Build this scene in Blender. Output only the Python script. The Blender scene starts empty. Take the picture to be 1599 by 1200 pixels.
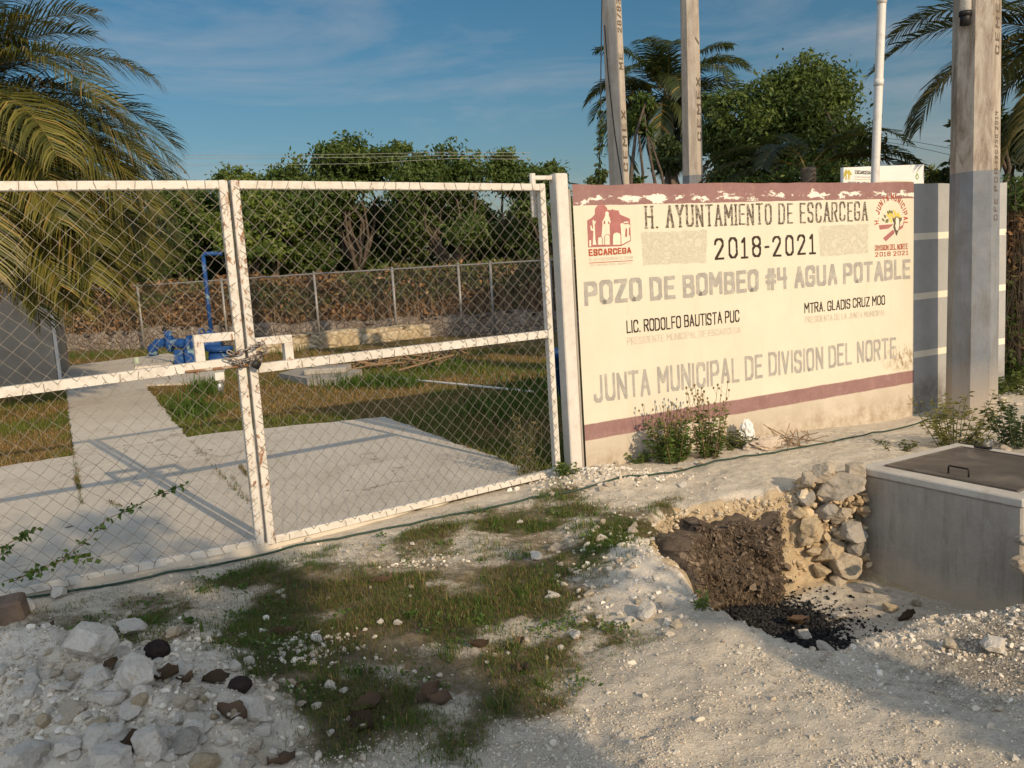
import bpy, math, random
import numpy as np
from mathutils import Vector, Matrix

# ------------------------------------------------------------------ camera, sky, sun, exposure
S = bpy.context.scene
COL = S.collection
F_PX = 1337.0; PITCH = math.radians(7.512); ROLL = math.radians(3.559); CAM_H = 1.6
_f = np.array([0, math.cos(PITCH), -math.sin(PITCH)])
_r0 = np.array([1.0, 0, 0]); _d0 = np.cross(_f, _r0)
_rt = math.cos(ROLL) * _r0 + math.sin(ROLL) * _d0
_dn = math.cos(ROLL) * _d0 - math.sin(ROLL) * _r0
CAMP = np.array([0, 0, CAM_H])
cam = bpy.data.cameras.new('camera'); cam_o = bpy.data.objects.new('camera', cam); COL.objects.link(cam_o)
cam.sensor_width = 36; cam.lens = F_PX / 1599 * 36; cam.clip_start = 0.05; cam.clip_end = 2000
_m = Matrix(((_rt[0], -_dn[0], -_f[0], 0), (_rt[1], -_dn[1], -_f[1], 0), (_rt[2], -_dn[2], -_f[2], CAM_H), (0, 0, 0, 1)))
cam_o.matrix_world = _m
S.camera = cam_o

SUN_AZ = np.array([0.592, -0.806]); SUN_EL = math.radians(22.7)
W = bpy.data.worlds.new('World'); S.world = W; W.use_nodes = True
nt = W.node_tree; nt.nodes.clear()
sky = nt.nodes.new('ShaderNodeTexSky'); sky.sky_type = 'NISHITA'; sky.sun_disc = False
sky.sun_elevation = SUN_EL; sky.sun_rotation = math.atan2(SUN_AZ[0], SUN_AZ[1])
sky.air_density = 1.0; sky.dust_density = 2.2; sky.ozone_density = 1.6; sky.altitude = 50
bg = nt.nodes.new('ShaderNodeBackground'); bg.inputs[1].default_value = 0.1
out = nt.nodes.new('ShaderNodeOutputWorld')
tc = nt.nodes.new('ShaderNodeTexCoord')
mp = nt.nodes.new('ShaderNodeMapping'); mp.inputs['Scale'].default_value = (1.6, 1.6, 8.5); mp.inputs['Location'].default_value = (3.1, 0.4, 0.9)
nz = nt.nodes.new('ShaderNodeTexNoise'); nz.inputs['Scale'].default_value = 1.5; nz.inputs['Detail'].default_value = 7; nz.inputs['Roughness'].default_value = 0.62; nz.inputs['Distortion'].default_value = 0.5
cr = nt.nodes.new('ShaderNodeValToRGB'); cr.color_ramp.elements[0].position = 0.46; cr.color_ramp.elements[1].position = 0.86
cr.color_ramp.elements[0].color = (0, 0, 0, 1); cr.color_ramp.elements[1].color = (0.6, 0.6, 0.6, 1)
mx = nt.nodes.new('ShaderNodeMix'); mx.data_type = 'RGBA'; mx.inputs[7].default_value = (4.6, 4.5, 4.6, 1)
hs = nt.nodes.new('ShaderNodeHueSaturation'); hs.inputs['Hue'].default_value = 0.489; hs.inputs['Saturation'].default_value = 1.38; hs.inputs['Value'].default_value = 0.73
L = nt.links.new
L(tc.outputs['Generated'], mp.inputs[0]); L(mp.outputs[0], nz.inputs[0]); L(nz.outputs[0], cr.inputs[0])
L(sky.outputs[0], hs.inputs['Color']); L(hs.outputs[0], mx.inputs[6]); L(cr.outputs[0], mx.inputs[0])
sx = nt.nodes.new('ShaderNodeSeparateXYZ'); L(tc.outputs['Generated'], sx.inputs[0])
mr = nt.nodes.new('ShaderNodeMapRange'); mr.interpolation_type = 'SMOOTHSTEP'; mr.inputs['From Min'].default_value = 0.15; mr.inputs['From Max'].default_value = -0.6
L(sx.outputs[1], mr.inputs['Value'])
mh = nt.nodes.new('ShaderNodeMix'); mh.data_type = 'RGBA'; mh.inputs[7].default_value = (8.6, 9.5, 10.8, 1)   # unseen bright haze added on the sun's side of the sky to lift shaded parts
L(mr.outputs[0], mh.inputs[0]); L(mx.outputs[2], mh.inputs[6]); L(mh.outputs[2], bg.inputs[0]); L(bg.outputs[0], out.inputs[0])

sun = bpy.data.lights.new('sun', 'SUN'); sun.energy = 3.8; sun.angle = math.radians(0.5); sun.color = (1.0, 0.78, 0.52)
sun_o = bpy.data.objects.new('sun', sun); COL.objects.link(sun_o); sun_o.location = (6, -8, 12)
SUNV = Vector((SUN_AZ[0] * math.cos(SUN_EL), SUN_AZ[1] * math.cos(SUN_EL), math.sin(SUN_EL)))
sun_o.rotation_euler = SUNV.to_track_quat('Z', 'Y').to_euler()
S.view_settings.view_transform = 'Standard'; S.view_settings.look = 'None'; S.view_settings.exposure = 0.1; S.view_settings.gamma = 1.0
S.render.engine = 'CYCLES'
S.cycles.max_bounces = 6; S.cycles.diffuse_bounces = 3; S.cycles.transmission_bounces = 3; S.cycles.transparent_max_bounces = 4

# ------------------------------------------------------------------ helpers
rng = np.random.default_rng(7)
random.seed(5)

def ray(px, py): return _f + _rt * (px - 799.5) / F_PX + _dn * (py - 600) / F_PX
def G(px, py, z=0.0):                       # the point of a level plane that a direction reaches
    d = ray(px, py); return CAMP + d * ((z - CAM_H) / d[2])
def D(px, py, Y):
    d = ray(px, py); return CAMP + d * (Y / d[1])
def onplane(px, py, a, ang):                # vertical plane through a with heading ang -> (u, z)
    w = np.array([math.cos(ang), math.sin(ang)]); n = np.array([-w[1], w[0]])
    d = ray(px, py); t = (n @ np.array(a[:2])) / (n @ d[:2]); P = CAMP + d * t
    return float((P[:2] - np.array(a[:2])) @ w), float(P[2])

def dep(P): return float((np.array(P) - CAMP) @ _f)

def mesh_np(name, V, Fc, smooth=False, col=None):
    me = bpy.data.meshes.new(name)
    V = np.asarray(V, dtype=np.float32)
    if isinstance(Fc, np.ndarray):
        m, k = Fc.shape; loops = Fc.ravel().astype(np.int32); st = (np.arange(m) * k).astype(np.int32)
    else:
        ln = np.array([len(q) for q in Fc]); loops = np.concatenate([np.asarray(q) for q in Fc]).astype(np.int32)
        st = np.concatenate([[0], np.cumsum(ln)[:-1]]).astype(np.int32); m = len(Fc)
    me.vertices.add(len(V)); me.vertices.foreach_set('co', V.ravel())
    me.loops.add(len(loops)); me.loops.foreach_set('vertex_index', loops)
    me.polygons.add(m); me.polygons.foreach_set('loop_start', st)
    me.polygons.foreach_set('use_smooth', np.full(m, bool(smooth)))
    if col is not None:
        for an, cv in (col.items() if isinstance(col, dict) else [('tint', col)]):
            cv = np.asarray(cv, dtype=np.float32)
            a = me.attributes.new(an, 'FLOAT_COLOR', 'POINT')
            c4 = np.ones((len(V), 4), dtype=np.float32); c4[:, :cv.shape[1]] = cv
            a.data.foreach_set('color', c4.ravel())
    me.update(calc_edges=True); me.validate()
    return me

def wloc(o):
    p = np.zeros(3)
    while o is not None: p = p + np.array(o.location); o = o.parent
    return p

def obj(name, me, mat, parent=None):
    o = bpy.data.objects.new(name, me); COL.objects.link(o)
    if mat is not None: me.materials.append(mat)
    if parent is not None: o.parent = parent
    return o

def tag(o, label=None, cat=None, group=None, kind=None):
    if label: o['label'] = label
    if cat: o['category'] = cat
    if group: o['group'] = group
    if kind: o['kind'] = kind
    return o

def thing(name, label, cat, loc=(0, 0, 0), rz=0.0, group=None):
    o = bpy.data.objects.new(name, None); COL.objects.link(o); o.empty_display_size = 0.1
    o.location = [float(c) for c in loc]; o.rotation_euler = (0, 0, rz)
    return tag(o, label, cat, group)

class MB:
    def __init__(s): s.v = []; s.f = []; s.c = []; s.n = 0
    def add(s, V, Fc, col=None):
        V = np.asarray(V, float).reshape(-1, 3); b = s.n
        s.v.append(V); s.n += len(V)
        for q in Fc: s.f.append(np.asarray(q) + b)
        if col is not None: s.c.append(np.tile(np.asarray(col, float), (len(V), 1)) if np.ndim(col) == 1 else np.asarray(col))
        return s
    def box(s, x0, x1, y0, y1, z0, z1, bev=0.0, col=None):
        b = min(bev, (x1 - x0) / 2.2, (y1 - y0) / 2.2, (z1 - z0) / 2.2)
        if b <= 0:
            V = [(x, y, z) for z in (z0, z1) for (x, y) in ((x0, y0), (x1, y0), (x1, y1), (x0, y1))]
            Fc = [(0, 3, 2, 1), (4, 5, 6, 7), (0, 1, 5, 4), (1, 2, 6, 5), (2, 3, 7, 6), (3, 0, 4, 7)]
            return s.add(V, Fc, col)
        def ring(z, i):
            a0, a1, c0, c1 = x0 + i, x1 - i, y0 + i, y1 - i; e = b
            return [(a0 + e, c0, z), (a1 - e, c0, z), (a1, c0 + e, z), (a1, c1 - e, z), (a1 - e, c1, z), (a0 + e, c1, z), (a0, c1 - e, z), (a0, c0 + e, z)]
        R = [ring(z0, b), ring(z0 + b, 0), ring(z1 - b, 0), ring(z1, b)]
        V = [p for r in R for p in r]; Fc = [tuple(range(7, -1, -1)), tuple(range(24, 32))]
        for k in range(3):
            for i in range(8):
                j = (i + 1) % 8; Fc.append((k * 8 + i, k * 8 + j, k * 8 + 8 + j, k * 8 + 8 + i))
        return s.add(V, Fc, col)
    def tube(s, pts, r, n=8, cap=True, col=None, rot=0.0):
        P = np.asarray(pts, float); m = len(P)
        r = np.full(m, r) if np.ndim(r) == 0 else np.asarray(r, float)
        T = np.gradient(P, axis=0); T /= np.linalg.norm(T, axis=1)[:, None] + 1e-9
        up = np.array([0, 0, 1.0]) if abs(T[0][2]) < 0.9 else np.array([1.0, 0, 0])
        V = []; A = np.cross(up, T[0]); A /= np.linalg.norm(A)
        for i in range(m):
            A = A - T[i] * (A @ T[i]); A /= np.linalg.norm(A) + 1e-9; B = np.cross(T[i], A)
            for k in range(n):
                a = 2 * math.pi * k / n + rot; V.append(P[i] + r[i] * (A * math.cos(a) + B * math.sin(a)))
        Fc = [(i * n + k, i * n + (k + 1) % n, (i + 1) * n + (k + 1) % n, (i + 1) * n + k) for i in range(m - 1) for k in range(n)]
        if cap: Fc += [tuple(range(n - 1, -1, -1)), tuple((m - 1) * n + k for k in range(n))]
        return s.add(V, Fc, col)
    def lathe(s, prof, c=(0, 0, 0), n=14, col=None):
        V = []; m = len(prof)
        for (r, z) in prof:
            for k in range(n):
                a = 2 * math.pi * k / n; V.append((c[0] + r * math.cos(a), c[1] + r * math.sin(a), c[2] + z))
        Fc = [(i * n + k, i * n + (k + 1) % n, (i + 1) * n + (k + 1) % n, (i + 1) * n + k) for i in range(m - 1) for k in range(n)]
        Fc += [tuple(range(n - 1, -1, -1)), tuple((m - 1) * n + k for k in range(n))]
        return s.add(V, Fc, col)
    def poly(s, pts): return s.add(pts, [tuple(range(len(pts)))])
    def V(s): return np.concatenate(s.v)
    def build(s, name, mat, parent=None, smooth=False, loc=None, world=False):
        V = s.V()
        o_loc = None
        if loc is not None: o_loc = np.array(loc, float)
        off = np.zeros(3)
        if world and parent is not None: off = off + wloc(parent)
        if o_loc is not None: off = off + o_loc
        me = mesh_np(name, V - off, s.f, smooth, np.concatenate(s.c) if s.c else None)
        o = obj(name, me, mat, parent)
        if o_loc is not None: o.location = [float(c) for c in o_loc]
        return o

def solo(name, mb, mat, loc, label, cat, group=None, smooth=False):
    o = mb.build(name, mat, None, smooth, loc); return tag(o, label, cat, group)

# value noise in numpy
def _h(ix, iy, sd):
    n = (ix.astype(np.int64) * 374761393 + iy.astype(np.int64) * 668265263 + sd * 1442695041) & 0xffffffff
    n = ((n ^ (n >> 13)) * 1274126177) & 0xffffffff
    return ((n ^ (n >> 16)) & 0xffff) / 65535.0
def vnoise(x, y, sd=0):
    x = np.asarray(x, float); y = np.asarray(y, float)
    ix = np.floor(x); iy = np.floor(y); fx = x - ix; fy = y - iy
    fx = fx * fx * (3 - 2 * fx); fy = fy * fy * (3 - 2 * fy)
    a = _h(ix, iy, sd); b = _h(ix + 1, iy, sd); c = _h(ix, iy + 1, sd); d = _h(ix + 1, iy + 1, sd)
    return (a * (1 - fx) + b * fx) * (1 - fy) + (c * (1 - fx) + d * fx) * fy
def fbm(x, y, o=4, sd=0):
    t = 0; a = 0.5; s = 0
    for i in range(o):
        t = t + a * vnoise(x * 2 ** i + 17.3 * i, y * 2 ** i - 9.1 * i, sd + i); s += a; a *= 0.5
    return t / s
def sst(a, b, x): t = np.clip((x - a) / (b - a), 0, 1); return t * t * (3 - 2 * t)
def sdpoly(x, y, poly):                       # signed distance, positive inside
    P = np.asarray(poly, float); d = np.full(np.shape(x), 1e9); ins = np.zeros(np.shape(x), bool)
    for i in range(len(P)):
        a = P[i]; b = P[(i + 1) % len(P)]; e = b - a; wx = x - a[0]; wy = y - a[1]
        t = np.clip((wx * e[0] + wy * e[1]) / (e @ e), 0, 1)
        d = np.minimum(d, (wx - e[0] * t) ** 2 + (wy - e[1] * t) ** 2)
        c1 = (a[1] <= y) & (b[1] > y); c2 = (a[1] > y) & (b[1] <= y); cr_ = e[0] * wy - e[1] * wx
        ins ^= (c1 & (cr_ > 0)) | (c2 & (cr_ < 0))
    return np.where(ins, 1, -1) * np.sqrt(d)

# ------------------------------------------------------------------ materials
def newmat(name):
    m = bpy.data.materials.new(name); m.use_nodes = True; t = m.node_tree
    return m, t, t.nodes['Principled BSDF'], t.nodes['Material Output']
def nd(t, k, **kw):
    n = t.nodes.new(k)
    for a, v in kw.items(): setattr(n, a, v)
    return n
def noise(t, co, scale, detail=5, rough=0.6, dist=0.0):
    n = nd(t, 'ShaderNodeTexNoise'); n.inputs['Scale'].default_value = scale; n.inputs['Detail'].default_value = detail
    n.inputs['Roughness'].default_value = rough; n.inputs['Distortion'].default_value = dist
    if co is not None: t.links.new(co, n.inputs['Vector'])
    return n.outputs[0]
def ramp(t, x, a, b, ca=(0, 0, 0), cb=(1, 1, 1)):
    n = nd(t, 'ShaderNodeValToRGB'); e = n.color_ramp.elements
    e[0].position = a; e[1].position = b; e[0].color = (*ca, 1); e[1].color = (*cb, 1); t.links.new(x, n.inputs[0]); return n.outputs[0]
def mixc(t, fac, a, b):
    n = nd(t, 'ShaderNodeMix', data_type='RGBA')
    for s_, v in ((0, fac), (6, a), (7, b)):
        if isinstance(v, (int, float)): n.inputs[s_].default_value = v
        elif isinstance(v, tuple): n.inputs[s_].default_value = (*v, 1)
        else: t.links.new(v, n.inputs[s_])
    return n.outputs[2]
def math_(t, op, a, b=None, c=None):
    n = nd(t, 'ShaderNodeMath', operation=op)
    for i, v in enumerate((a, b, c)):
        if v is None: continue
        if isinstance(v, (int, float)): n.inputs[i].default_value = v
        else: t.links.new(v, n.inputs[i])
    return n.outputs[0]
def bump(t, bsdf, h, st=0.3, dist=0.01):
    b = nd(t, 'ShaderNodeBump'); b.inputs['Strength'].default_value = st; b.inputs['Distance'].default_value = dist
    t.links.new(h, b.inputs['Height']); t.links.new(b.outputs[0], bsdf.inputs['Normal']); return b
def pos(t): return nd(t, 'ShaderNodeNewGeometry').outputs['Position']
def oco(t): return nd(t, 'ShaderNodeTexCoord').outputs['Object']
def vmul(t, co, sc):
    n = nd(t, 'ShaderNodeVectorMath', operation='MULTIPLY'); t.links.new(co, n.inputs[0]); n.inputs[1].default_value = sc; return n.outputs[0]

def surf(name, c1, c2, scale=6, c3=None, s3=1.5, th=(0.5, 0.7), rough=0.85, bs=60, bst=0.3, bd=0.005, metal=0.0, world=False, spec=0.3):
    m, t, b, o = newmat(name); co = pos(t) if world else oco(t)
    c = mixc(t, ramp(t, noise(t, co, scale, 8, 0.65), 0.3, 0.7), c1, c2)
    if c3 is not None: c = mixc(t, ramp(t, noise(t, co, s3, 6, 0.6, 0.6), th[0], th[1]), c, c3)
    t.links.new(c, b.inputs['Base Color']); b.inputs['Roughness'].default_value = rough; b.inputs['Metallic'].default_value = metal
    b.inputs['Specular IOR Level'].default_value = spec
    if bst: bump(t, b, noise(t, co, bs, 6, 0.7), bst, bd)
    return m

def leafmat(name, trans=0.3, rough=0.5, spec=0.3):
    m, t, b, o = newmat(name)
    a = nd(t, 'ShaderNodeAttribute', attribute_name='tint').outputs['Color']
    t.links.new(a, b.inputs['Base Color']); b.inputs['Roughness'].default_value = rough; b.inputs['Specular IOR Level'].default_value = spec
    tr = nd(t, 'ShaderNodeBsdfTranslucent'); t.links.new(mixc(t, 0.35, a, (0.22, 0.26, 0.03)), tr.inputs['Color'])
    ms = nd(t, 'ShaderNodeMixShader'); ms.inputs[0].default_value = trans
    t.links.new(b.outputs[0], ms.inputs[1]); t.links.new(tr.outputs[0], ms.inputs[2]); t.links.new(ms.outputs[0], o.inputs[0])
    return m

M = {}
M['leaf'] = leafmat('leaf', 0.25)
M['dryleaf'] = leafmat('dry_leaf', 0.12, 0.8, 0.1)
M['frond'] = leafmat('palm_leaf', 0.3, 0.42, 0.4)
M['bark'] = surf('bark', (0.06, 0.045, 0.032), (0.13, 0.1, 0.075), 12, bs=30, bst=0.6, bd=0.02)
M['palm_bark'] = surf('palm_bark', (0.1, 0.075, 0.05), (0.22, 0.17, 0.12), 9, bs=14, bst=0.7, bd=0.03)
M['galv'] = surf('galvanised_steel', (0.2, 0.19, 0.175), (0.33, 0.315, 0.29), 15, rough=0.5, metal=0.35, bst=0.1)
M['wire'] = surf('mesh_wire', (0.13, 0.115, 0.095), (0.25, 0.225, 0.19), 9, c3=(0.1, 0.06, 0.035), s3=5, th=(0.58, 0.72), rough=0.55, metal=0.3, bst=0)
M['rubble_wall'] = None
M['blue'] = surf('blue_paint', (0.006, 0.038, 0.15), (0.014, 0.075, 0.25), 4, c3=(0.2, 0.3, 0.34), s3=6, th=(0.56, 0.64), rough=0.6, bst=0.3)
M['pvc'] = surf('white_pvc', (0.6, 0.57, 0.52), (0.7, 0.67, 0.62), 3, c3=(0.42, 0.38, 0.32), s3=5, th=(0.55, 0.8), rough=0.5, bst=0.05)
M['dark'] = surf('dark_metal', (0.012, 0.012, 0.013), (0.035, 0.033, 0.03), 20, rough=0.5, metal=0.4, bst=0.1)
M['chain'] = surf('chain_steel', (0.16, 0.14, 0.12), (0.34, 0.31, 0.28), 40, c3=(0.16, 0.08, 0.04), s3=25, th=(0.5, 0.65), rough=0.42, metal=0.7, bst=0.1)
M['rust'] = surf('rusty_steel', (0.12, 0.05, 0.022), (0.26, 0.15, 0.08), 25, c3=(0.42, 0.36, 0.28), s3=14, th=(0.5, 0.6), rough=0.8, bst=0.3)
M['padgrey'] = surf('grey_padlock', (0.22, 0.22, 0.21), (0.34, 0.33, 0.31), 20, rough=0.4, metal=0.6, bst=0.1)
M['hose'] = surf('green_hose', (0.012, 0.034, 0.024), (0.025, 0.06, 0.042), 6, c3=(0.2, 0.18, 0.13), s3=14, th=(0.62, 0.75), rough=0.5, bst=0.1)
M['cable'] = surf('black_cable', (0.012, 0.012, 0.012), (0.03, 0.03, 0.03), 20, rough=0.6, bst=0)
M['husk'] = surf('coconut_husk', (0.012, 0.009, 0.009), (0.05, 0.03, 0.025), 14, rough=0.9, bs=40, bst=1.0, bd=0.02)
M['bag'] = surf('white_plastic', (0.7, 0.68, 0.64), (0.8, 0.78, 0.74), 10, rough=0.35, bs=20, bst=0.6, bd=0.02)
M['sack'] = surf('beige_sack', (0.4, 0.32, 0.24), (0.56, 0.47, 0.37), 10, rough=0.8, bs=30, bst=0.6, bd=0.015)
M['twig'] = surf('twig', (0.16, 0.1, 0.055), (0.3, 0.2, 0.11), 20, rough=0.9, bst=0)
M['seed'] = surf('seed_head', (0.16, 0.12, 0.05), (0.3, 0.22, 0.1), 30, rough=.9, bst=0)
M['board'] = surf('white_board', (0.7, 0.68, 0.63), (0.78, 0.76, 0.7), 4, rough=0.5, bst=0)
M['brick'] = surf('brown_block', (0.13, 0.09, 0.065), (0.24, 0.17, 0.12), 14, c3=(0.5, 0.45, 0.38), s3=6, th=(0.58, 0.7), bs=40, bst=0.6)

def stonemat(name, a, b_, c, bs=28):
    m, t, b, o = newmat(name); co = oco(t)
    oi = nd(t, 'ShaderNodeObjectInfo').outputs['Random']
    ad = nd(t, 'ShaderNodeVectorMath', operation='ADD'); t.links.new(co, ad.inputs[0])
    cm = nd(t, 'ShaderNodeCombineXYZ'); t.links.new(math_(t, 'MULTIPLY', oi, 31.0), cm.inputs[0]); t.links.new(math_(t, 'MULTIPLY', oi, 17.0), cm.inputs[2])
    t.links.new(cm.outputs[0], ad.inputs[1]); co = ad.outputs[0]
    k = mixc(t, ramp(t, noise(t, co, 6, 8, 0.7), 0.32, 0.68), a, b_)
    k = mixc(t, ramp(t, noise(t, co, 3.1, 6, 0.7, 1.0), 0.55, 0.68), k, c)
    k = mixc(t, math_(t, 'MULTIPLY', ramp(t, noise(t, co, 14, 4, 0.7), 0.58, 0.7), 0.6), k, (0.3, 0.24, 0.17))
    t.links.new(k, b.inputs['Base Color']); b.inputs['Roughness'].default_value = 0.95; b.inputs['Specular IOR Level'].default_value = 0.1
    bump(t, b, noise(t, co, bs, 8, 0.75), 0.7, 0.02)
    return m
M['lime'] = stonemat('pale_limestone', (0.64, 0.58, 0.49), (0.78, 0.72, 0.63), (0.54, 0.43, 0.29))
M['limegrey'] = stonemat('grey_limestone', (0.34, 0.31, 0.27), (0.46, 0.42, 0.36), (0.5, 0.45, 0.37))
M['limeyel'] = stonemat('ochre_limestone', (0.48, 0.37, 0.23), (0.6, 0.5, 0.35), (0.4, 0.26, 0.13))
M['limetan'] = stonemat('tan_limestone', (0.44, 0.37, 0.27), (0.6, 0.52, 0.41), (0.33, 0.23, 0.14))

# concrete slab / path / precast pole / cistern
def concrete(name, a, b_, stain, sc=2.0, bst=0.25, cracks=False):
    m, t, b, o = newmat(name); co = pos(t)
    k = mixc(t, ramp(t, noise(t, co, sc, 9, 0.7), 0.3, 0.7), a, b_)
    k = mixc(t, math_(t, 'MULTIPLY', ramp(t, noise(t, co, sc * 0.6, 6, 0.6, 1.2), 0.52, 0.75), 0.7), k, stain)
    k = mixc(t, math_(t, 'MULTIPLY', ramp(t, noise(t, co, 90, 3, 0.6), 0.6, 0.75), 0.3), k, (0.12, 0.1, 0.08))
    if cracks:                                    # hairline cracks, tyre dirt and dark spots
        va = nd(t, 'ShaderNodeVectorMath', operation='ADD'); nc = nd(t, 'ShaderNodeTexNoise'); nc.inputs['Scale'].default_value = 2.2; nc.inputs['Detail'].default_value = 7; t.links.new(co, nc.inputs['Vector'])
        t.links.new(co, va.inputs[0]); t.links.new(nc.outputs['Color'], va.inputs[1])
        vo = nd(t, 'ShaderNodeTexVoronoi', feature='DISTANCE_TO_EDGE'); vo.inputs['Scale'].default_value = .42; t.links.new(va.outputs[0], vo.inputs['Vector'])
        k = mixc(t, math_(t, 'MULTIPLY', ramp(t, vo.outputs['Distance'], .002, .006, (.8, .8, .8), (0, 0, 0)), ramp(t, noise(t, co, .8, 3, .5), .45, .55)), k, (0.12, 0.095, 0.07))
        k = mixc(t, math_(t, 'MULTIPLY', ramp(t, noise(t, vmul(t, co, (1, 1, 1)), 3.2, 9, .8, 1.5), .56, .72), .5), k, (0.25, 0.2, 0.15))
        k = mixc(t, ramp(t, noise(t, co, 9, 3, .5), .7, .73), k, (0.2, 0.16, 0.12))
    t.links.new(k, b.inputs['Base Color']); b.inputs['Roughness'].default_value = 0.9; b.inputs['Specular IOR Level'].default_value = 0.2
    bump(t, b, noise(t, co, 45, 7, 0.75), bst, 0.01); return m
M['slab'] = concrete('slab_concrete', (0.52, 0.465, 0.38), (0.63, 0.565, 0.47), (0.4, 0.335, 0.255), 1.4, .3, True)
M['cistern'] = concrete('cistern_cement', (0.33, 0.3, 0.26), (0.43, 0.395, 0.34), (0.25, 0.22, 0.18), 3.2, 0.5)
def cistern_mat():
    m, t, b, o = newmat('cistern_cement'); co = oco(t); sp = nd(t, 'ShaderNodeSeparateXYZ'); t.links.new(co, sp.inputs[0]); z_ = sp.outputs[2]
    k = mixc(t, ramp(t, noise(t, co, 2.6, 9, .72), .3, .7), (0.31, 0.28, 0.24), (0.45, 0.41, 0.35))
    k = mixc(t, math_(t, 'MULTIPLY', ramp(t, noise(t, vmul(t, co, (5, 5, .5)), 2.6, 8, .75, .4), .48, .68), .55), k, (0.21, 0.185, 0.15))
    k = mixc(t, math_(t, 'MULTIPLY', ramp(t, noise(t, co, 9, 7, .75), .52, .66), .35), k, (0.5, 0.46, 0.4))
    sp_ = math_(t, 'ADD', z_, math_(t, 'MULTIPLY', math_(t, 'SUBTRACT', noise(t, co, 7, 6, .7), .5), .35))
    k = mixc(t, ramp(t, sp_, .08, .24, (.85, .85, .85), (0, 0, 0)), k, (0.52, 0.44, 0.33))
    k = mixc(t, ramp(t, math_(t, 'ADD', sp.outputs[0], math_(t, 'MULTIPLY', noise(t, co, 5, 6, .7), .25)), .12, .3, (.5, .5, .5), (0, 0, 0)), k, (0.34, 0.265, 0.175))
    k = mixc(t, ramp(t, noise(t, co, 70, 4, .7), .66, .7), k, (0.1, 0.09, 0.075))
    t.links.new(k, b.inputs['Base Color']); b.inputs['Roughness'].default_value = .93; b.inputs['Specular IOR Level'].default_value = .15
    h = math_(t, 'ADD', noise(t, co, 38, 8, .78), math_(t, 'MULTIPLY', noise(t, co, 5, 4, .6), 1.6))
    bump(t, b, h, .55, .014); return m
M['tank'] = cistern_mat()
M['rim'] = concrete('rim_cement', (0.46, 0.42, 0.36), (0.57, 0.53, 0.46), (0.34, 0.3, 0.25), 5.0)
M['house'] = concrete('house_wall', (0.26, 0.225, 0.18), (0.36, 0.31, 0.25), (0.17, 0.14, 0.105), 1.1)

def whitepaint(name, dirt=(0.4, 0.34, 0.27), rustlo=0.61):
    m, t, b, o = newmat(name); co = oco(t)
    k = mixc(t, ramp(t, noise(t, co, 5, 8, 0.7), 0.3, 0.7), (0.54, 0.505, 0.44), (0.66, 0.62, 0.55))
    k = mixc(t, math_(t, 'MULTIPLY', ramp(t, noise(t, co, 16, 6, 0.7, 0.4), 0.5, 0.7), 0.75), k, dirt)
    k = mixc(t, ramp(t, noise(t, vmul(t, co, (1, 1, .45)), 20, 9, 0.75, 0.8), rustlo, rustlo + 0.05), k, (0.24, 0.115, 0.05))
    t.links.new(k, b.inputs['Base Color']); b.inputs['Roughness'].default_value = 0.55; b.inputs['Specular IOR Level'].default_value = 0.35
    bump(t, b, noise(t, co, 40, 6, 0.7), 0.2, 0.004); return m
M['gate'] = whitepaint('chipped_white_paint', rustlo=0.66)
M['rustpaint'] = whitepaint('rust_streaked_paint', rustlo=0.54)
M['post'] = whitepaint('whitewash', (0.5, 0.44, 0.38), 0.8)

# rubble wall
def rubble(name, a, b_, mortar, sc):
    m, t, b, o = newmat(name); co = pos(t)
    v = nd(t, 'ShaderNodeTexVoronoi', feature='F1'); v.inputs['Scale'].default_value = sc; t.links.new(co, v.inputs['Vector'])
    v2 = nd(t, 'ShaderNodeTexVoronoi', feature='DISTANCE_TO_EDGE'); v2.inputs['Scale'].default_value = sc; t.links.new(co, v2.inputs['Vector'])
    k = mixc(t, ramp(t, v.outputs['Color'], 0.2, 0.8), a, b_)
    k = mixc(t, ramp(t, noise(t, co, 7, 6, 0.7), 0.4, 0.75), k, mortar)
    k = mixc(t, ramp(t, v2.outputs['Distance'], 0.01, 0.09, (1, 1, 1), (0, 0, 0)), k, mortar)
    t.links.new(k, b.inputs['Base Color']); b.inputs['Roughness'].default_value = 0.95
    bump(t, b, math_(t, 'ADD', ramp(t, v2.outputs['Distance'], 0.0, 0.2), noise(t, co, 20, 6, 0.7)), 0.9, 0.05); return m
M['rubble'] = rubble('rubble_limestone', (0.5, 0.4, 0.25), (0.6, 0.52, 0.38), (0.36, 0.27, 0.16), 4.5)
M['rubble_grey'] = rubble('rubble_grey', (0.27, 0.21, 0.155), (0.4, 0.33, 0.26), (0.19, 0.135, 0.09), 6.5)

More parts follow.
